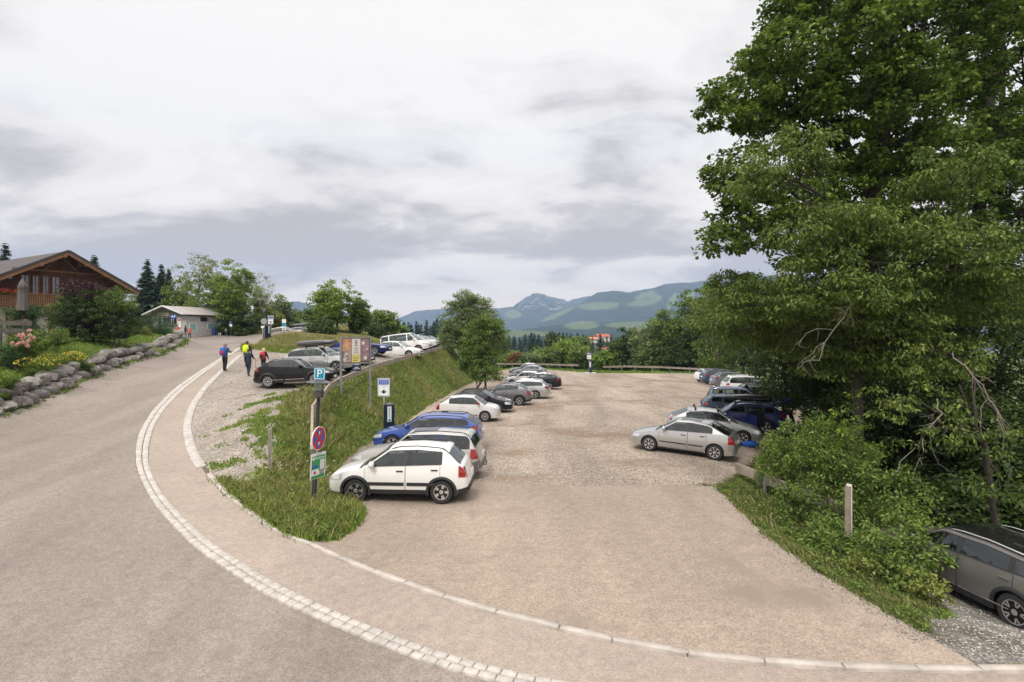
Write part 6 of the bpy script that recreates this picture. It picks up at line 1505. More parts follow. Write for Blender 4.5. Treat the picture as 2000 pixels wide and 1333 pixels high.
# round sign on the junction lamp (seen from the back), small signs
def small_sign(px, py0, py1, pyb, Y, w, m, label, shape='box', extra=None, name='traffic_sign', cat='sign'):
    c = atY(px, (py0+py1)/2, Y); g = H-(pyb-HY)/F*Y; hgt = (py1-py0)/F*Y
    r_ = empty(name, (c[0], c[1], g-.05), 0, label, cat)
    b = MB(); b.tube([(0, 0, 0), (0, 0, c[2]-g+hgt*.4)], .03, 8); b.build('pole', M_galv, r_, smooth=True)
    if shape == 'box': b = MB(); b.box((0, -.04, c[2]-g+.05), (w, .015, hgt))
    else: b = MB(); b.lathe([(0, -.01), (w/2, -.01), (w/2, .01), (0, .01)], n=24, M=MR, c=(0, -.05, c[2]-g+.05))
    bd = b.build('sign_board', m, r_, angle=30)
    if extra:
        for (m2, x, dz, w2, h2) in extra: b = MB(); b.box((x, -.052, c[2]-g+.05+dz*hgt), (w2, .004, h2*hgt)); b.build('panel', m2, bd)
    return r_
small_sign(516, 622, 634, 672, 56.3, .62, M_back, 'round grey back of a traffic sign on the junction lamp', 'disc')
small_sign(513, 637, 641.5, 672, 56.2, .28, M_sw, 'small white plate under the round sign back at the junction', 'box')
small_sign(555, 624, 645, 660, 52, .35, M_sw, 'narrow white and light blue sign on top of the grass mound', 'box', [(M_pt, 0, .0, .32, .34), (M_back, 0, -.36, .2, .16)])
small_sign(427, 626, 637, 651, 84, .42, M_sw, 'white and blue sign right of the kiosk, leftmost of the pole signs', 'box', [(M_sb, 0, .25, .40, .45)])
small_sign(451, 629, 638.5, 655, 82, .40, M_sw, 'white and blue sign in front of the dark undergrowth', 'box', [(M_sb, 0, .25, .38, .45)])
small_sign(442, 643, 647.5, 655, 82, .36, M_sw, 'small low white sign between the two pole signs', 'box')
small_sign(339, 615, 622.5, 640, 74, .66, M_sb, 'blue and white direction sign in front of the kiosk window', 'box', [(M_sw, -.12, 0, .2, .4), (M_sw, .16, .1, .12, .5)])
for px in (427.5, 431): 
    c = atY(px, 648, 82); b = MB(); b.tube([(0, 0, 0), (0, 0, .45)], .04, 8, 0); o = b.build('marker_post', M_sw, None, smooth=True); o.location = (c[0], c[1], hz(c[0], c[1])); setp(o, 'short white marker post by the road edge near the kiosk, '+('left' if px < 429 else 'right')+' of the pair', 'bollard', 'marker posts by the kiosk')
c = atY(418, 645, 83); b = MB(); b.lathe([(.2, 0), (.24, .9), (.26, .92), (.0, .98)], n=14); o = b.build('rubbish_bin', M_sb, None, angle=40); o.location = (c[0], c[1], hz(c[0], c[1])); setp(o, 'blue bin standing at the right corner of the kiosk', 'bin')

# billboard
def billboard():
    A_ = Vector(atY(666, 700, 27.9)); B_ = Vector(atY(723, 700, 29.0)); d = (B_-A_); d.z = 0; w = d.length; rz = math.atan2(d.y, d.x)
    g = hz(A_.x, A_.y); z0_ = 3.40-g; z1_ = 4.62-g
    r_ = empty('billboard', (A_.x, A_.y, g), rz, 'poster board with food pictures on a grey steel frame behind the wooden guardrail', 'billboard')
    for x in (0, w):
        gg = hz(A_.x+d.x*x/w, A_.y+d.y*x/w)-g-.2; b = MB(); b.box((x, 0, (z1_+gg)/2), (.085, .085, z1_-gg)); b.build('post', M_galv, r_)
    for z in (z0_-.03, z1_+.03): b = MB(); b.box((w/2, 0, z), (w+.08, .07, .07)); b.build('crossbar', M_galv, r_)
    W = w-.10; x0 = .05
    bk = MB(); bk.box((w/2, 0, (z0_+z1_)/2), (W, .04, z1_-z0_)); bd = bk.build('poster_panel', mat('poster_brown', (.10,.06,.05), .5), r_)
    hh_ = z1_-z0_; ph1 = mat('poster_warm', (.42,.17,.09), .5, noise=(5, .5), col2=(.72,.45,.30)); ph2 = mat('poster_dish', (.10,.06,.05), .5, noise=(7, .5), col2=(.75,.65,.60)); ph3 = mat('poster_table', (.20,.10,.12), .5, noise=(9, .5), col2=(.42,.30,.33))
    pw = mat('poster_paper', (.70,.66,.60), .5); py_ = mat('poster_yellow', (.72,.64,.22), .5)
    def q(nm, m, u0, u1, v0, v1, y=-.024):
        b = MB(); b.box((x0+W*(u0+u1)/2, y, z0_+hh_*(v0+v1)/2), (W*(u1-u0), .004, hh_*(v1-v0))); return b.build(nm, m, bd)
    q('picture', ph1, .01, .32, .48, .98); q('picture', ph2, .02, .32, .03, .47); q('text_panel', pw, .34, .66, .32, .98); q('yellow_panel', py_, .34, .66, .02, .31); q('picture', ph3, .68, .98, .06, .97)
    for k, (z, wd) in enumerate([(.56, .15), (.48, .13), (.40, .17)]): q('text_line', M_back, .5-wd/2, .5+wd/2, z, z+.03, -.029)
    for k in range(3): q('text_line', M_ink, .38, .62-.03*k, .22-.07*k, .235-.07*k, -.029)
    q('crest', M_back, .46, .54, .66, .92, -.029); q('crest', pw, .485, .515, .70, .78, -.033)
    for (u, v, r0) in [(.76, .80, .09), (.84, .18, .09), (.9, .55, .05)]:
        b = MB(); b.lathe([(0, 0), (r0, 0), (r0*.98, .004), (0, .004)], n=20, M=MR, c=(x0+W*u, -.029, z0_+hh_*v)); b.build('plate_picture', pw, bd)
    b = MB(); b.box((w*.52, -.02, z0_-.27), (w*.30, .012, .30)); o = b.build('banner', mat('banner_navy', (.01,.02,.07), .6), r_)
    for k in range(2): b = MB(); b.box((w*.52, -.028, z0_-.24-.07*k), (w*(.14+.08*k), .003, .03)); b.build('text_line', M_sw, o)
billboard()

# ------------------------------------------------------------------ boulder wall, garden fence
M_rock = mat('boulder_stone', (.105,.095,.085), .95, noise=(2.6, .4), bump=(5, 1, .09), col2=(.33,.305,.275))
M_rock2 = mat('boulder_stone_dark', (.06,.056,.052), .95, noise=(3, .4), bump=(6, 1, .08), col2=(.20,.185,.17))
def boulder_mesh(seed):
    r_ = rg(seed); bm = bmesh.new(); bmesh.ops.create_icosphere(bm, subdivisions=3, radius=1)
    pl = [(Vector(r_.normal(0, 1, 3)).normalized(), r_.uniform(.50, .85)) for _ in range(14)]
    for v in bm.verts:
        for n_, d_ in pl:
            e = v.co.dot(n_)-d_
            if e > 0: v.co -= n_*e*.97
        v.co *= 1+.04*math.sin(v.co.x*9+seed)*math.cos(v.co.z*8)
    me = bpy.data.meshes.new('boulder'); bm.to_mesh(me); bm.free(); return me
BM_ = [boulder_mesh(i) for i in range(9)]
for i, me in enumerate(BM_):
    me.materials.append(M_rock if i % 3 else M_rock2); me.polygons.foreach_set('use_smooth', [True]*len(me.polygons)); me.set_sharp_from_angle(angle=R(32))
def boulder_wall(y0, y1, label, seed, back=0., courses=2, fence=True):
    r_ = rg(seed); d = np.r_[0, np.cumsum(np.hypot(*np.diff(WF, axis=0).T))]
    m = (WF[:, 1] > y0) & (WF[:, 1] < y1); i0_ = np.where(m)[0]
    s0, s1 = d[i0_[0]], d[i0_[-1]]; o = WF[i0_[0]]; root = empty('boulder_wall', (o[0], o[1], 0), 0, label, 'wall')
    for c in range(courses):
        s = s0+c*.4
        while s < s1:
            w = r_.uniform(.42, .95) if c == 0 else r_.uniform(.5, 1.35); s += w/2
            x = np.interp(s, d, WF[:, 0]); y = np.interp(s, d, WF[:, 1]); x2 = np.interp(s+.3, d, WF[:, 0]); y2 = np.interp(s+.3, d, WF[:, 1])
            t = Vector((x2-x, y2-y, 0)).normalized(); n_ = Vector((-t.y, t.x, 0)); n_ = n_ if n_.x < 0 else -n_
            hgt = r_.uniform(.5, .68); off = .30+c*.32+back
            me = BM_[int(r_.integers(0, 9))]; ob = bpy.data.objects.new('boulder', me); COL.objects.link(ob); ob.parent = root
            ob.location = (x+n_.x*off-o[0], y+n_.y*off-o[1], zr(y)+.26+c*.52+r_.normal(0, .04))
            ob.rotation_euler = (r_.uniform(-.25, .25), r_.uniform(-.2, .2), math.atan2(t.y, t.x)+r_.uniform(-.2, .2)+(math.pi if r_.uniform() < .5 else 0))
            ob.scale = (w*.64, r_.uniform(.48, .62), hgt*.70)
            s += w/2
    return root
boulder_wall(19, 44.5, 'long retaining wall of grey limestone boulders along the left edge of the road', 5)
boulder_wall(46.5, 66, 'farther stretch of boulder wall below the mountain pines', 6, back=.2)
def plank_fence():
    a = Vector(atY(-40, 628, 33)); c = Vector(atY(56, 627, 34)); g = hz(a.x, a.y); root = empty('garden_fence', (a.x, a.y, g), 0, 'dark old plank fence with two rails at the left edge of the garden', 'fence')
    for z in (631.5, 646):
        p = Vector(atY(-40, z, 33))-Vector((a.x, a.y, g)); q = Vector(atY(62 if z < 640 else 50, z, 34))-Vector((a.x, a.y, g)); b = MB(); b.beam(p, q, .06, .26); b.build('rail', M_woodd, root)
    for px in (0, 53): p = Vector(atY(px, 624, 34.1))-Vector((a.x, a.y, g)); b = MB(); b.box((p.x, p.y, p.z/2-.1), (.16, .16, p.z+.2)); b.build('post', M_woodd, root)
plank_fence()
c = atY(291, 661, 50); b = MB(); b.box((0, 0, 0), (1.05, .5, .28)); b.box((0, -.26, .0), (1.1, .03, .30)); o = b.build('wooden_trough', mat('fresh_wood', (.42,.27,.13), .8, noise=(5, .2)), None, angle=30); o.location = (c[0], c[1], c[2]); o.rotation_euler = (0, 0, .5); setp(o, 'light brown wooden trough lying on the boulders below the small pine', 'trough')

# ------------------------------------------------------------------ buildings
M_logs = mat('log_wood', (.085,.033,.015), .8, noise=(1.4, .4), bump=(9, .6, .03)); M_logl = mat('light_timber', (.20,.098,.045), .75, noise=(3, .3)); M_logm = mat('mid_timber', (.17,.075,.032), .8, noise=(3, .3))
M_plaster = mat('white_plaster', (.62,.58,.52), .9, noise=(1, .06)); M_pane = mat('window_pane', (.10,.13,.16), .06, spec=.8, ior=1.6)
def tile_mat(name, c, sx, sy):
    m, nt, b = new_mat(name); L = nt.links.new; N = nt.nodes.new
    tc = N('ShaderNodeTexCoord'); mp = N('ShaderNodeMapping'); L(tc.outputs['Object'], mp.inputs[0])
    br = N('ShaderNodeTexBrick'); br.inputs['Scale'].default_value = 1; br.inputs['Brick Width'].default_value = .30; br.inputs['Row Height'].default_value = .34; br.inputs['Mortar Size'].default_value = .025
    br.inputs['Color1'].default_value = rgba(c); br.inputs['Color2'].default_value = rgba([v*1.35 for v in c]); br.inputs['Mortar'].default_value = rgba([v*.45 for v in c])
    cm = N('ShaderNodeCombineXYZ'); sp = N('ShaderNodeSeparateXYZ'); L(mp.outputs[0], sp.inputs[0]); L(sp.outputs[1], cm.inputs[0]); L(sp.outputs[0], cm.inputs[1]); L(cm.outputs[0], br.inputs['Vector'])
    L(br.outputs['Color'], b.inputs['Base Color']); b.inputs['Roughness'].default_value = .6
    bp = N('ShaderNodeBump'); bp.inputs['Strength'].default_value = .8; bp.inputs['Distance'].default_value = .04; L(br.outputs['Fac'], bp.inputs['Height']); bp.invert = True; L(bp.outputs[0], b.inputs['Normal'])
    return m
def ray_local(px, py, root_loc, rz, ylocal):
    """where a pixel's line of sight meets the plane local y = ylocal of a building; gives local x, z"""
    D_ = Vector(((px-1000)/F, 1, -(py-HY)/F)); n_ = Vector((-math.sin(rz), math.cos(rz), 0)); o = Vector(root_loc)+n_*ylocal
    t = (o-Vector((0, 0, H))).dot(n_)/D_.dot(n_); P = Vector((0, 0, H))+D_*t; q = P-Vector(root_loc)
    return q.x*math.cos(rz)+q.y*math.sin(rz), q.z
def chalet():
    rz = R(60); loc = (-38.2, 49.0, 4.2); root = empty('alpine_chalet', loc, rz, 'alpine timber chalet with tiled overhanging roof, white ground floor and flowered balcony', 'house')
    ap = 7.75; sl = .545; hw = 5.75; Ln = 17; tm = tile_mat('roof_tiles', (.048,.040,.038), 1, 1)
    for s in (-1, 1):
        b = MB(); w = hw if s > 0 else 7.5
        x1 = s*w; z1_ = ap-sl*w; T = .16
        vs = [(0, 0, ap), (x1, 0, z1_), (x1, Ln, z1_), (0, Ln, ap), (0, 0, ap-T), (x1, 0, z1_-T), (x1, Ln, z1_-T), (0, Ln, ap-T)]
        b.add(vs, [[0,1,2,3],[7,6,5,4],[0,4,5,1],[1,5,6,2],[2,6,7,3]]); rf = b.build('roof', tm, root)
        b = MB(); b.beam((0, -.035, ap-.02), (x1, -.035, z1_-.02), .05, .22, up=(0, 0, 1)); b.build('verge_tiles', mat('verge_dark', (.05,.042,.04), .6), rf)
        b = MB(); b.beam((0, -.02, ap-.28), (x1*.985, -.02, z1_-.26), .06, .22); b.build('barge_board', M_logl, rf)
        b = MB(); b.add([(0, .03, ap-T-.02), (x1, .03, z1_-T-.02), (x1, Ln, z1_-T-.02), (0, Ln, ap-T-.02)], [[3,2,1,0]]); b.build('soffit', M_logm, rf)
    wl, wr = -6.0, 4.55; wy = 1.5
    def roofz(x): return ap-sl*abs(x)-.2
    b = MB(); b.add([(wl, wy, 3.05), (wr, wy, 3.05), (wr, wy, roofz(wr)), (0, wy, roofz(0)), (wl, wy, roofz(wl)), (wl, Ln-.5, 3.05), (wr, Ln-.5, 3.05), (wr, Ln-.5, roofz(wr)), (0, Ln-.5, roofz(0)), (wl, Ln-.5, roofz(wl))], [[0,1,2,3,4],[9,8,7,6,5],[1,6,7,2],[5,0,4,9]]); up_ = b.build('upper_wall', M_logs, root)
    for k in range(19):
        z = 3.15+k*.24; xl, xr = wl, wr
        if z > roofz(wl): xl = -(ap-.2-z)/sl
        if z > roofz(wr): xr = (ap-.2-z)/sl
        if xr-xl < .3: break
        b = MB(); b.box(((xl+xr)/2, wy-.01, z), (xr-xl, .06, .20)); b.build('log', M_logs, up_)
    b = MB(); b.box(((wl+wr)/2, wy+(Ln-2)/2+.02, 1.3), (wr-wl-.04, Ln-2.02, 3.5)); b.build('ground_floor_wall', M_plaster, root)
    for px, py, dx in [(126, 512, 0), (81, 520, 0), (168, 531, 0), (205, 548, 0)]:
        x, z = ray_local(px, py, loc, rz, 0.05); b = MB(); b.box((x, .85, roofz(x)-.14), (.24, 1.9, .28)); b.build('purlin', M_logl, root)
    b = MB(); b.beam((-3.4, wy-.12, 6.0), (3.0, wy-.12, 6.0), .12, .16)
    for s in (-1, 1): b.beam((s*.2, wy-.13, 7.2), (s*1.2, wy-.13, 6.1), .1, .12)
    b.build('gable_truss', M_logl, root)
    for (a, c) in [(40, 58), (62.5, 76.5), (82.5, 96), (100.5, 117)]:
        x0, zt = ray_local(a, 526, loc, rz, wy-.06); x1, zb_ = ray_local(c, 559, loc, rz, wy-.06); zt = 5.55 ; zb_ = 3.75
        b = MB(); w = x1-x0; xc = (x0+x1)/2; fr = .07
        b.box((xc, wy-.07, zt-fr/2), (w, .08, fr)); b.box((xc, wy-.07, zb_+fr/2), (w, .08, fr)); b.box((x0+fr/2, wy-.07, (zt+zb_)/2), (fr, .08, zt-zb_-2*fr)); b.box((x1-fr/2, wy-.07, (zt+zb_)/2), (fr, .08, zt-zb_-2*fr))
        b.box((xc, wy-.075, (zt+zb_)/2), (.05, .06, zt-zb_-2*fr)); b.box((xc-w/4+.01, wy-.078, (zt+zb_)/2+.25), (w/2-fr-.03, .05, .04)); b.box((xc+w/4-.01, wy-.078, (zt+zb_)/2+.25), (w/2-fr-.03, .05, .04))
        f = b.build('window', M_logm, root); b = MB(); b.box((xc, wy-.055, (zt+zb_)/2), (w-2*fr, .02, zt-zb_-2*fr)); b.build('pane', M_pane, f)
    b = MB(); b.box((-.9, .85, 2.95), (9.4, 1.3, .16)); bal = b.build('balcony', M_logm, root)
    b = MB()
    for k in range(58): b.box((-5.5+k*.16, .24, 3.45), (.11, .03, .85))
    b.box((-.9, .22, 3.92), (9.4, .10, .09)); b.box((-.9, .22, 3.10), (9.4, .08, .07)); b.build('railing', M_logl, bal)
    r_ = rg(66); fx = r_.uniform(-5.3, 3.4, 60); fx = fx[nz(fx, fx*0, 1.1) > .25]
    C = np.c_[fx, np.full(len(fx), .12), r_.uniform(3.8, 4.1, len(fx))]
    leaf_mesh('balcony_greenery', leaves(C, .24, 40, .10, r_, .8), LM['mid'], bal); leaf_mesh('balcony_blossom', leaves(C+[0, -.06, .06], .24, 26, .09, r_, .8, narrow=.9), mat('geranium_red', (.55,.03,.025), .7), bal)
    for px in (98, 20, -20):
        x, z = ray_local(px, 610, loc, rz, .3); b = MB(); b.box((x, .3, 1.3), (.2, .2, 3.3)); b.build('timber_column', M_logl, root)
    for x in (-3.2, .6, 3.0):
        b = MB(); b.box((x, wy-.02, 1.5), (1.1, .1, 1.7)); f = b.build('window', M_logm, root); b = MB(); b.box((x, wy-.08, 1.5), (.9, .03, 1.5)); b.build('pane', M_pane, f)
    b = MB(); b.lathe([(0, -.12), (.12, -.03), (.12, .05), (0, .12)], n=12, c=(ray_local(19, 527, loc, rz, wy-.15)[0], wy-.2, 5.2)); b.build('wall_lamp', M_sw, root, smooth=True)
    b = MB(); b.box((2.2, 12, ap-1.2+.9), (.8, .8, 1.8)); b.build('chimney', M_plaster, root)
chalet()
c = atY(44, 545, 38.5); g = hz(c[0], c[1]); r_ = empty('closed_parasol', (c[0], c[1], g), 0, 'closed grey parasol on the terrace in front of the chalet balcony', 'parasol'); hp = c[2]-g
b = MB(); b.tube([(0, 0, 0), (0, 0, hp-.05)], .035, 8); b.build('pole', M_logm, r_, smooth=True)
M_cloth = mat('parasol_cloth', (.12,.108,.10), .9, noise=(5, .15))
V = []; prof = [(hp, .03), (hp-.12, .10), (hp-.35, .20), (hp-.62, .27), (hp-.66, .24), (hp-1.1, .27), (hp-1.7, .29), (hp-2.15, .33)]
b = MB(); n = 24
for z, r0 in prof: V += [((r0*(1+.16*math.sin(k*2*math.pi/n*8)))*math.cos(k*2*math.pi/n), (r0*(1+.16*math.sin(k*2*math.pi/n*8)))*math.sin(k*2*math.pi/n), z) for k in range(n)]
b.add(V, [[i*n+k, i*n+(k+1) % n, (i+1)*n+(k+1) % n, (i+1)*n+k] for i in range(len(prof)-1) for k in range(n)]); b.build('folded_cloth', M_cloth, r_, smooth=True)
def kiosk():
    rz = R(-20); g = 4.5; loc = (-48.4, 80.0, g); root = empty('wooden_kiosk', loc, rz, 'low white-grey wooden kiosk with a pale tin gable roof at the top of the road', 'kiosk')
    ap = 4.15; hw = 3.9; sl = .31; Ln = 9; tin = mat('tin_roof', (.40,.37,.36), .45, metal=.3, noise=(1.5, .1)); wall = mat('kiosk_boards', (.46,.45,.43), .8, noise=(2, .1)); gab = mat('kiosk_gable_boards', (.20,.18,.16), .8, noise=(3, .2))
    for s in (-1, 1):
        T = .1; b = MB(); x1 = s*hw; z1_ = ap-sl*hw
        b.add([(0, -.9, ap), (x1, -.9, z1_), (x1, Ln, z1_), (0, Ln, ap), (0, -.9, ap-T), (x1, -.9, z1_-T), (x1, Ln, z1_-T), (0, Ln, ap-T)], [[0,1,2,3],[7,6,5,4],[0,4,5,1],[1,5,6,2],[2,6,7,3]]); rf = b.build('roof', tin, root)
        b = MB(); b.beam((0, -.93, ap-.02), (x1, -.93, z1_-.02), .05, .16); b.build('verge_board', M_sw, rf)
        b = MB()
        for k in range(14): y = -.7+k*.7; b.beam((0, y, ap+.025), (x1, y, z1_+.025), .05, .04)
        b.build('standing_seam', tin, rf)
    W = 3.3
    b = MB(); b.add([(-W, 0, 2.7), (W, 0, 2.7), (W, 0, ap-sl*W-.12), (0, 0, ap-.12), (-W, 0, ap-sl*W-.12)], [[0,1,2,3,4]]); b.build('gable_wall', gab, root)
    b = MB(); b.box((0, Ln/2-.2+.02, 1.2), (2*W, Ln-.6, 2.98)); b.build('wall', wall, root)
    b = MB(); b.box((-.2, -.02+.08, 2.05), (3.4, .12, .95)); f = b.build('serving_window', M_ink, root)
    b = MB(); b.box((-.2, -.03, 1.52), (3.6, .35, .06)); b.build('counter', wall, f)
    for x in (-1.1, .7): b = MB(); b.box((x, -.01, 2.05), (.07, .04, .95)); b.build('mullion', M_sw, f)
    b = MB(); b.box((-.9, -.06, 2.98), (2.2, .05, .42)); o = b.build('name_board', mat('board_cream', (.50,.44,.30), .7), root)
    b = MB()
    for k in range(9): b.box((-1.6+k*.2, -.09, 2.98), (.12, .01, .14))
    b.build('carved_letters', M_logs, o)
    for nm, m, x, z, w, h_ in [('poster', M_sw, 2.15, 1.75, .7, 1.3), ('notice_board', M_pane, 0, 0, 0, 0)]:
        if w: b = MB(); b.box((x, -.05+.1, z), (w, .05, h_)); o = b.build(nm, m, root); b = MB(); b.box((x, .02, z+.4), (w*.8, .01, .2)); b.build('red_line', M_sr, o)
    for (y, w, z, h_) in [(1.2, 1.2, 1.2, 1.2), (4.2, 1.2, 1.3, .9)]:
        b = MB(); b.box((W+.03, y, z), (.06, w, h_)); o = b.build('notice_board', M_sw, root); b = MB(); b.box((W+.065, y, z), (.01, w*.85, h_*.85)); b.build('notice', mat('notice_teal', (.25,.42,.42), .5), o)
    b = MB(); b.box((W+.03, 3.0, 2.3), (.08, 1.1, .6)); b.build('side_window', M_ink, root)
kiosk()
def far_house(px, py, Y, w, label, roofc, tw=0):
    c = atY(px, py, Y); root = empty('farmhouse', c, R(15+tw), label, 'house', 'red roofed houses in the valley')
    q = w*.52; b = MB(); b.box((0, 0, q*.2), (w, w*.7, q*.9)); b.build('wall', M_plaster, root)
    b = MB(); y = w*.42; x = w*.56; z0 = q*.55; z1 = q*.98; b.add([(-x, -y, z0), (x, -y, z0), (x, y, z0), (-x, y, z0), (-x, 0, z1), (x, 0, z1)], [[0,1,5,4],[2,3,4,5],[0,4,3],[1,2,5],[3,2,1,0]]); b.build('roof', roofc, root)
    for k in (-1, 1): b = MB(); b.box((k*w*.22, -w*.35-.03, q*.3), (w*.12, .06, q*.22)); b.build('window', M_ink, root)
rr_ = mat('clay_roof', (.36,.085,.045), .8, noise=(1, .2)); ro_ = mat('orange_roof', (.52,.17,.08), .8, noise=(1, .2))
far_house(1176, 665, 345, 7.5, 'red roofed white house in the valley, highest and largest of them', rr_); far_house(1158, 668, 335, 5.5, 'orange roofed house left of the highest red roof', ro_, 20)
far_house(1178, 688, 260, 4.6, 'orange roof just right of the green meadow, below the highest red roof', ro_, -30); far_house(1164, 703, 215, 4.2, 'orange roof half hidden by bushes right of the far ticket machine', ro_, 40)

# ------------------------------------------------------------------ people
M_skin = mat('skin', (.50,.30,.21), .6)
def cloth(n, c): return mat('cloth_'+n, c, .85, noise=(14, .15))
def person(px, py_feet, Y, facing, height, jacket, trousers, hair, label, arms=((0,0),(0,0)), stride=.25, lean=0., hair_long=False, group=None, gz_=None):
    x, y = (px-1000)/F*Y, Y; g = hz(x, y) if gz_ is None else gz_
    root = empty('person', (x, y, g), facing, label, 'person', group); k = height/1.75
    # local: +y is forward
    J = {}; s = stride
    J['pel'] = (0, 0, .93); J['spi'] = (0, .02+lean*.15, 1.10); J['che'] = (0, .02+lean*.4, 1.30); J['nec'] = (0, .03+lean*.6, 1.47); J['hea'] = (0, .06+lean*.7, 1.57); J['top'] = (0, .07+lean*.75, 1.67)
    R_ = dict(pel=.145, spi=.13, che=.15, nec=.060, hea=.088, top=.078)
    E = [('pel','spi'), ('spi','che'), ('che','nec'), ('nec','hea'), ('hea','top')]
    for i, sd in enumerate((-1, 1)):
        st = s*(1 if i == 0 else -1); n = 'lr'[i]
        J['hip'+n] = (sd*.095, 0, .86); J['kne'+n] = (sd*.10, st*.45+.03, .49); J['ank'+n] = (sd*.10, st*.95-.03, .09+(.05 if st < 0 else 0)); J['toe'+n] = (sd*.115, st*.95+.13, .045+(.0 if st >= 0 else .0))
        R_['hip'+n] = .098; R_['kne'+n] = .066; R_['ank'+n] = .050; R_['toe'+n] = .042
        E += [('pel','hip'+n), ('hip'+n,'kne'+n), ('kne'+n,'ank'+n), ('ank'+n,'toe'+n)]
        up, el = arms[i]   # up: raise forward of the upper arm, el: elbow bend (radians)
        shx = J['che'][1]; J['sho'+n] = (sd*.19, shx, 1.40)
        a = up; ex, ez = math.sin(a)*.29, -math.cos(a)*.29; J['elb'+n] = (sd*.245, shx+ex, 1.40+ez)
        a2 = up+el; J['wri'+n] = (sd*(.245-.06*min(1, el)), J['elb'+n][1]+math.sin(a2)*.25, J['elb'+n][2]-math.cos(a2)*.25); J['han'+n] = (J['wri'+n][0], J['wri'+n][1]+math.sin(a2)*.08, J['wri'+n][2]-math.cos(a2)*.08)
        R_['sho'+n] = .078; R_['elb'+n] = .052; R_['wri'+n] = .038; R_['han'+n] = .036
        E += [('che','sho'+n), ('sho'+n,'elb'+n), ('elb'+n,'wri'+n), ('wri'+n,'han'+n)]
    names = list(J); me = bpy.data.meshes.new('skeleton'); me.from_pydata([J[n] for n in names], [(names.index(a), names.index(b_)) for a, b_ in E], [])
    ob = bpy.data.objects.new('skeleton', me); COL.objects.link(ob); md = ob.modifiers.new('s', 'SKIN'); md.use_smooth_shade = True; sb = ob.modifiers.new('b', 'SUBSURF'); sb.levels = 1; sb.render_levels = 1
    for i, n in enumerate(names):
        v = me.skin_vertices[0].data[i]; r0 = R_[n]; v.radius = (r0*(1.22 if n in ('che', 'spi', 'pel') else 1), r0*(.85 if n in ('che', 'spi', 'pel') else 1)); v.use_root = (n == 'pel')
    bpy.context.view_layer.update(); dg = bpy.context.evaluated_depsgraph_get(); m2 = bpy.data.meshes.new_from_object(ob.evaluated_get(dg)); bpy.data.objects.remove(ob)
    m2.materials.clear(); body = link('body', m2, [jacket, trousers, M_skin, M_ink], root, True); body.scale = (k, k, k)
    Jv = {n: Vector(J[n]) for n in J}
    for p in m2.polygons:
        c = p.center
        if c.z < .10: mi = 3
        elif min((c-Jv['hanl']).length, (c-Jv['hanr']).length) < .085: mi = 2
        elif c.z > 1.50 and abs(c.x) < .15: mi = 2
        elif c.z < .86 and abs(c.x) < .19+.0: mi = 1 if min((c-Jv['wril']).length, (c-Jv['wrir']).length) > .12 else 0
        else: mi = 0
        p.material_index = mi
    b = MB()
    for n in 'lr':
        d = (Jv['han'+n]-Jv['wri'+n]).normalized(); s_ = d.orthogonal().normalized()
        for q in range(4): o = Jv['han'+n]+s_*(.022*(q-1.5)); b.tube([o*k, (o+d*.05+Vector((0, .008, 0)))*k, (o+d*(.078-.008*abs(q-1.3))+Vector((0, .02, -.004)))*k], [.010*k, .009*k, .007*k], 5)
        o = Jv['wri'+n]+d*.04; b.tube([o*k, (o+s_*.045+d*.03)*k, (o+s_*.05+d*.06)*k], [.011*k, .010*k, .008*k], 5)
    b.build('fingers', M_skin, body); body.children[0].scale = (1/k, 1/k, 1/k)
    hd = Vector(J['hea'])
    b = MB(); Mh = Matrix.Identity(3)
    rows_ = [(0, .125), (.05, .118), (.085, .085), (.100, .03), (.098, -.02), (.085, -.06)] if not hair_long else [(0, .125), (.05, .118), (.088, .085), (.11, .02), (.12, -.06), (.12, -.13), (.10, -.17)]
    b.lathe([(r0*1.0, z_) for r0, z_ in rows_], c=(hd.x, hd.y-.018, hd.z+.035), n=14); ho = b.build('hair', hair, root, smooth=True); ho.scale = (k, k, k)
    b = MB(); b.add([(-.012, hd.y+.085, hd.z+.03), (.012, hd.y+.085, hd.z+.03), (.018, hd.y+.088, hd.z-.005), (-.018, hd.y+.088, hd.z-.005), (0, hd.y+.112, hd.z+.0)], [[0,1,4],[1,2,4],[2,3,4],[3,0,4]]); b.build('nose', M_skin, body)
    for sd in (-1, 1):
        b = MB(); b.lathe([(0, -.012), (.010, 0), (0, .012)], n=8, c=(sd*.03, hd.y+.083, hd.z+.035)); b.build('eye', M_ink, body)
    b = MB(); b.box((0, hd.y+.086, hd.z-.035), (.045, .008, .01)); b.build('mouth', cloth('lip', (.3,.1,.08)), body)
    return root, J, k
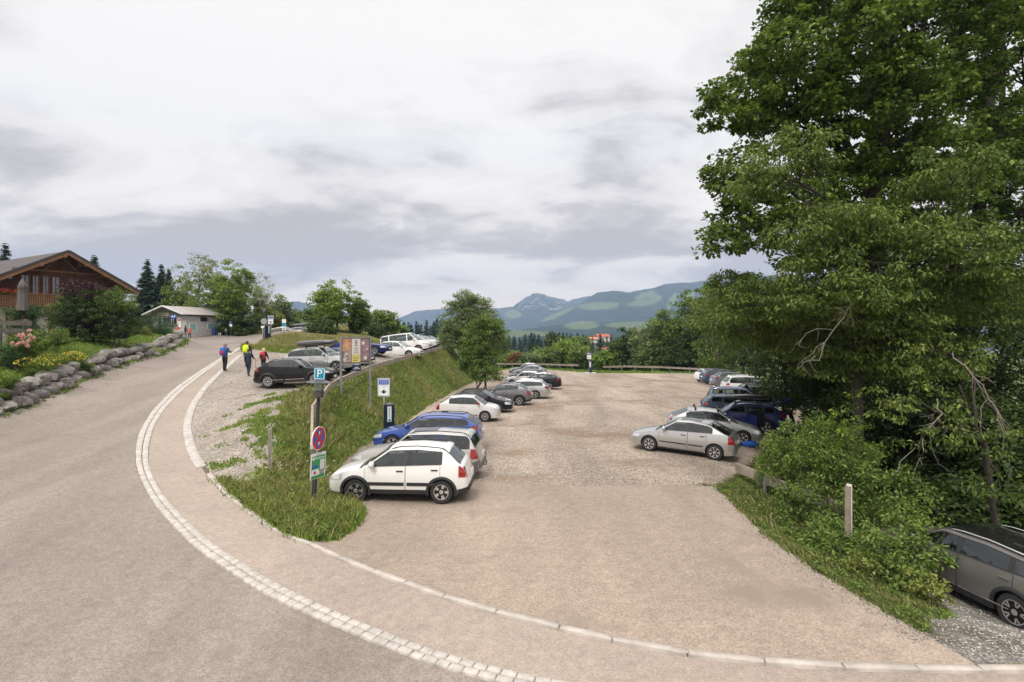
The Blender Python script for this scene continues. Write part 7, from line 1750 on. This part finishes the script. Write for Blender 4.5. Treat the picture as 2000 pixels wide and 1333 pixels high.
def backpack(root, J, k, m, m2, label, name='backpack'):
    cz = Vector(J['che']); w = root.matrix_world
    o = empty(name, (0, 0, 0), 0, label, 'backpack'); o.location = root.location; o.rotation_euler = root.rotation_euler
    b = MB(); V = []; n = 14
    for z, a, d in [(-.30, .12, .06), (-.27, .16, .10), (-.10, .175, .13), (.08, .165, .12), (.18, .12, .08), (.20, .07, .05)]:
        V += [(cz.x+math.copysign(abs(math.cos(t))**.6, math.cos(t))*a, cz.y-.20+math.copysign(abs(math.sin(t))**.6, math.sin(t))*d, cz.z-.02+z) for t in np.linspace(0, 2*math.pi, n, endpoint=False)]
    b.add([(x*k, y*k, z*k) for x, y, z in V], [[i*n+q, i*n+(q+1) % n, (i+1)*n+(q+1) % n, (i+1)*n+q] for i in range(5) for q in range(n)]+[list(range(n))[::-1], [5*n+q for q in range(n)]])
    b.build('bag', m, o, angle=60)
    b = MB(); b.box((0, (cz.y-.335)*k, (cz.z-.12)*k), (.24*k, .05*k, .20*k)); b.build('front_pocket', m2, o)
    for sd in (-1, 1):
        b = MB(); b.tube([(sd*.09*k, (cz.y-.10)*k, (cz.z+.15)*k), (sd*.12*k, (cz.y+.02)*k, (cz.z+.19)*k), (sd*.13*k, (cz.y+.155)*k, (cz.z+.05)*k), (sd*.12*k, (cz.y+.13)*k, (cz.z-.15)*k)], .014, 5); b.build('strap', m2, o)
def Yz(px, py): p = onprof(px, py, zr); return p[1]
h1 = cloth('hair_grey', (.20,.18,.16)); h2 = cloth('hair_brown', (.045,.03,.02)); h3 = cloth('hair_blond', (.50,.38,.20))
jb = cloth('denim_blue', (.05,.095,.19)); bk_ = cloth('black', (.012,.012,.014)); nv = cloth('navy', (.014,.022,.05)); hv = cloth('neon', (.62,.80,.02)); rd = cloth('red', (.50,.02,.03)); dj = cloth('charcoal', (.03,.03,.034)); bl = cloth('bag_blue', (.03,.11,.42)); mg = cloth('bag_magenta', (.35,.03,.12)); or_ = cloth('salmon', (.60,.14,.10))
p_, J_, k_ = person(439, 724, 35.6, -.15, 1.80, jb, bk_, h1, 'walker in blue jacket with blue rucksack, leftmost of the four near the black crossover', arms=((.2,.3),(.5,1.3)), stride=.07)
backpack(p_, J_, k_, bl, mg, 'blue and magenta rucksack on the back of the leftmost walker')
p_, J_, k_ = person(482, 711, 38.5, .05, 1.84, dj, dj, h2, 'tall walker with a neon yellow rucksack, behind the walker in navy', arms=((.1,.3),(.2,.4)), stride=.18)
backpack(p_, J_, k_, hv, hv, 'neon yellow rucksack on the tall walker')
p_, J_, k_ = person(485.5, 726, 34.4, .0, 1.70, nv, nv, h2, 'walker in navy jacket and trousers leaning on a trekking pole', arms=((.0,.15),(.35,1.1)), stride=.22)
q = Vector(J_['hanr'])*k_; o = empty('trekking_pole', p_.location, 0, 'thin red and grey trekking pole held by the walker in navy', 'walking stick')
b = MB(); b.tube([(q.x+.03, q.y+.03, q.z+.03), (q.x+.05, q.y+.05, .45)], .014, 6, 0); b.tube([(q.x+.05, q.y+.05, .45), (q.x+.06, q.y+.07, -.02)], .009, 6, 1); b.build('shaft', [cloth('pole_red', (.45,.08,.07)), M_galv], o)
p_, J_, k_ = person(514.5, 718, 36.2, .0, 1.62, bk_, dj, h3, 'blond walker in black with a red and black rucksack, beside the black crossover', arms=((.3,.7),(.3,.7)), stride=.12, hair_long=True)
backpack(p_, J_, k_, rd, bk_, 'red and black rucksack on the blond walker')
person(346, 653, 78, .6, 1.70, or_, bk_, h2, 'person in a red top by the mountain pine, left of the pair at the kiosk', arms=((.3,.6),(.6,1.)), stride=.2)
person(361.5, 654, 77, -.8, 1.80, nv, cloth('jeans', (.05,.08,.16)), h2, 'person in dark jacket and jeans in front of the kiosk', arms=((.2,.5),(.4,.8)), stride=.2)
person(370.5, 654.5, 77, .9, 1.62, or_, bk_, h3, 'person in salmon red jacket standing right of the one in jeans', arms=((.4,.9),(.2,.5)), stride=.15)
person(1549, 826, 29.0, 1.25, 1.78, bk_, bk_, h2, 'person dressed in black bending at the raised tailgate of the blue estate', arms=((.9,.4),(.8,.5)), stride=.08, lean=.35)
person(1480, 0, 29.55, .2, 1.45, rd, bk_, h2, 'person in a red top at the open rear door of the blue estate', arms=((.5,.5),(.6,.6)), stride=.05)
# a blue bag on the ground
x, y = (1463-1000)/F*25.8, 25.8; b = MB(); b.lathe([(.0, 0), (.30, .02), (.36, .14), (.30, .26), (.10, .30), (0, .30)], n=12, sy=.6); o = b.build('blue_bag', cloth('bag_bright', (.02,.14,.55)), None, smooth=True); o.location = (x, y, hz(x, y)); setp(o, 'bright blue bag on the ground between the roof bar hatchback and the shrub', 'bag')
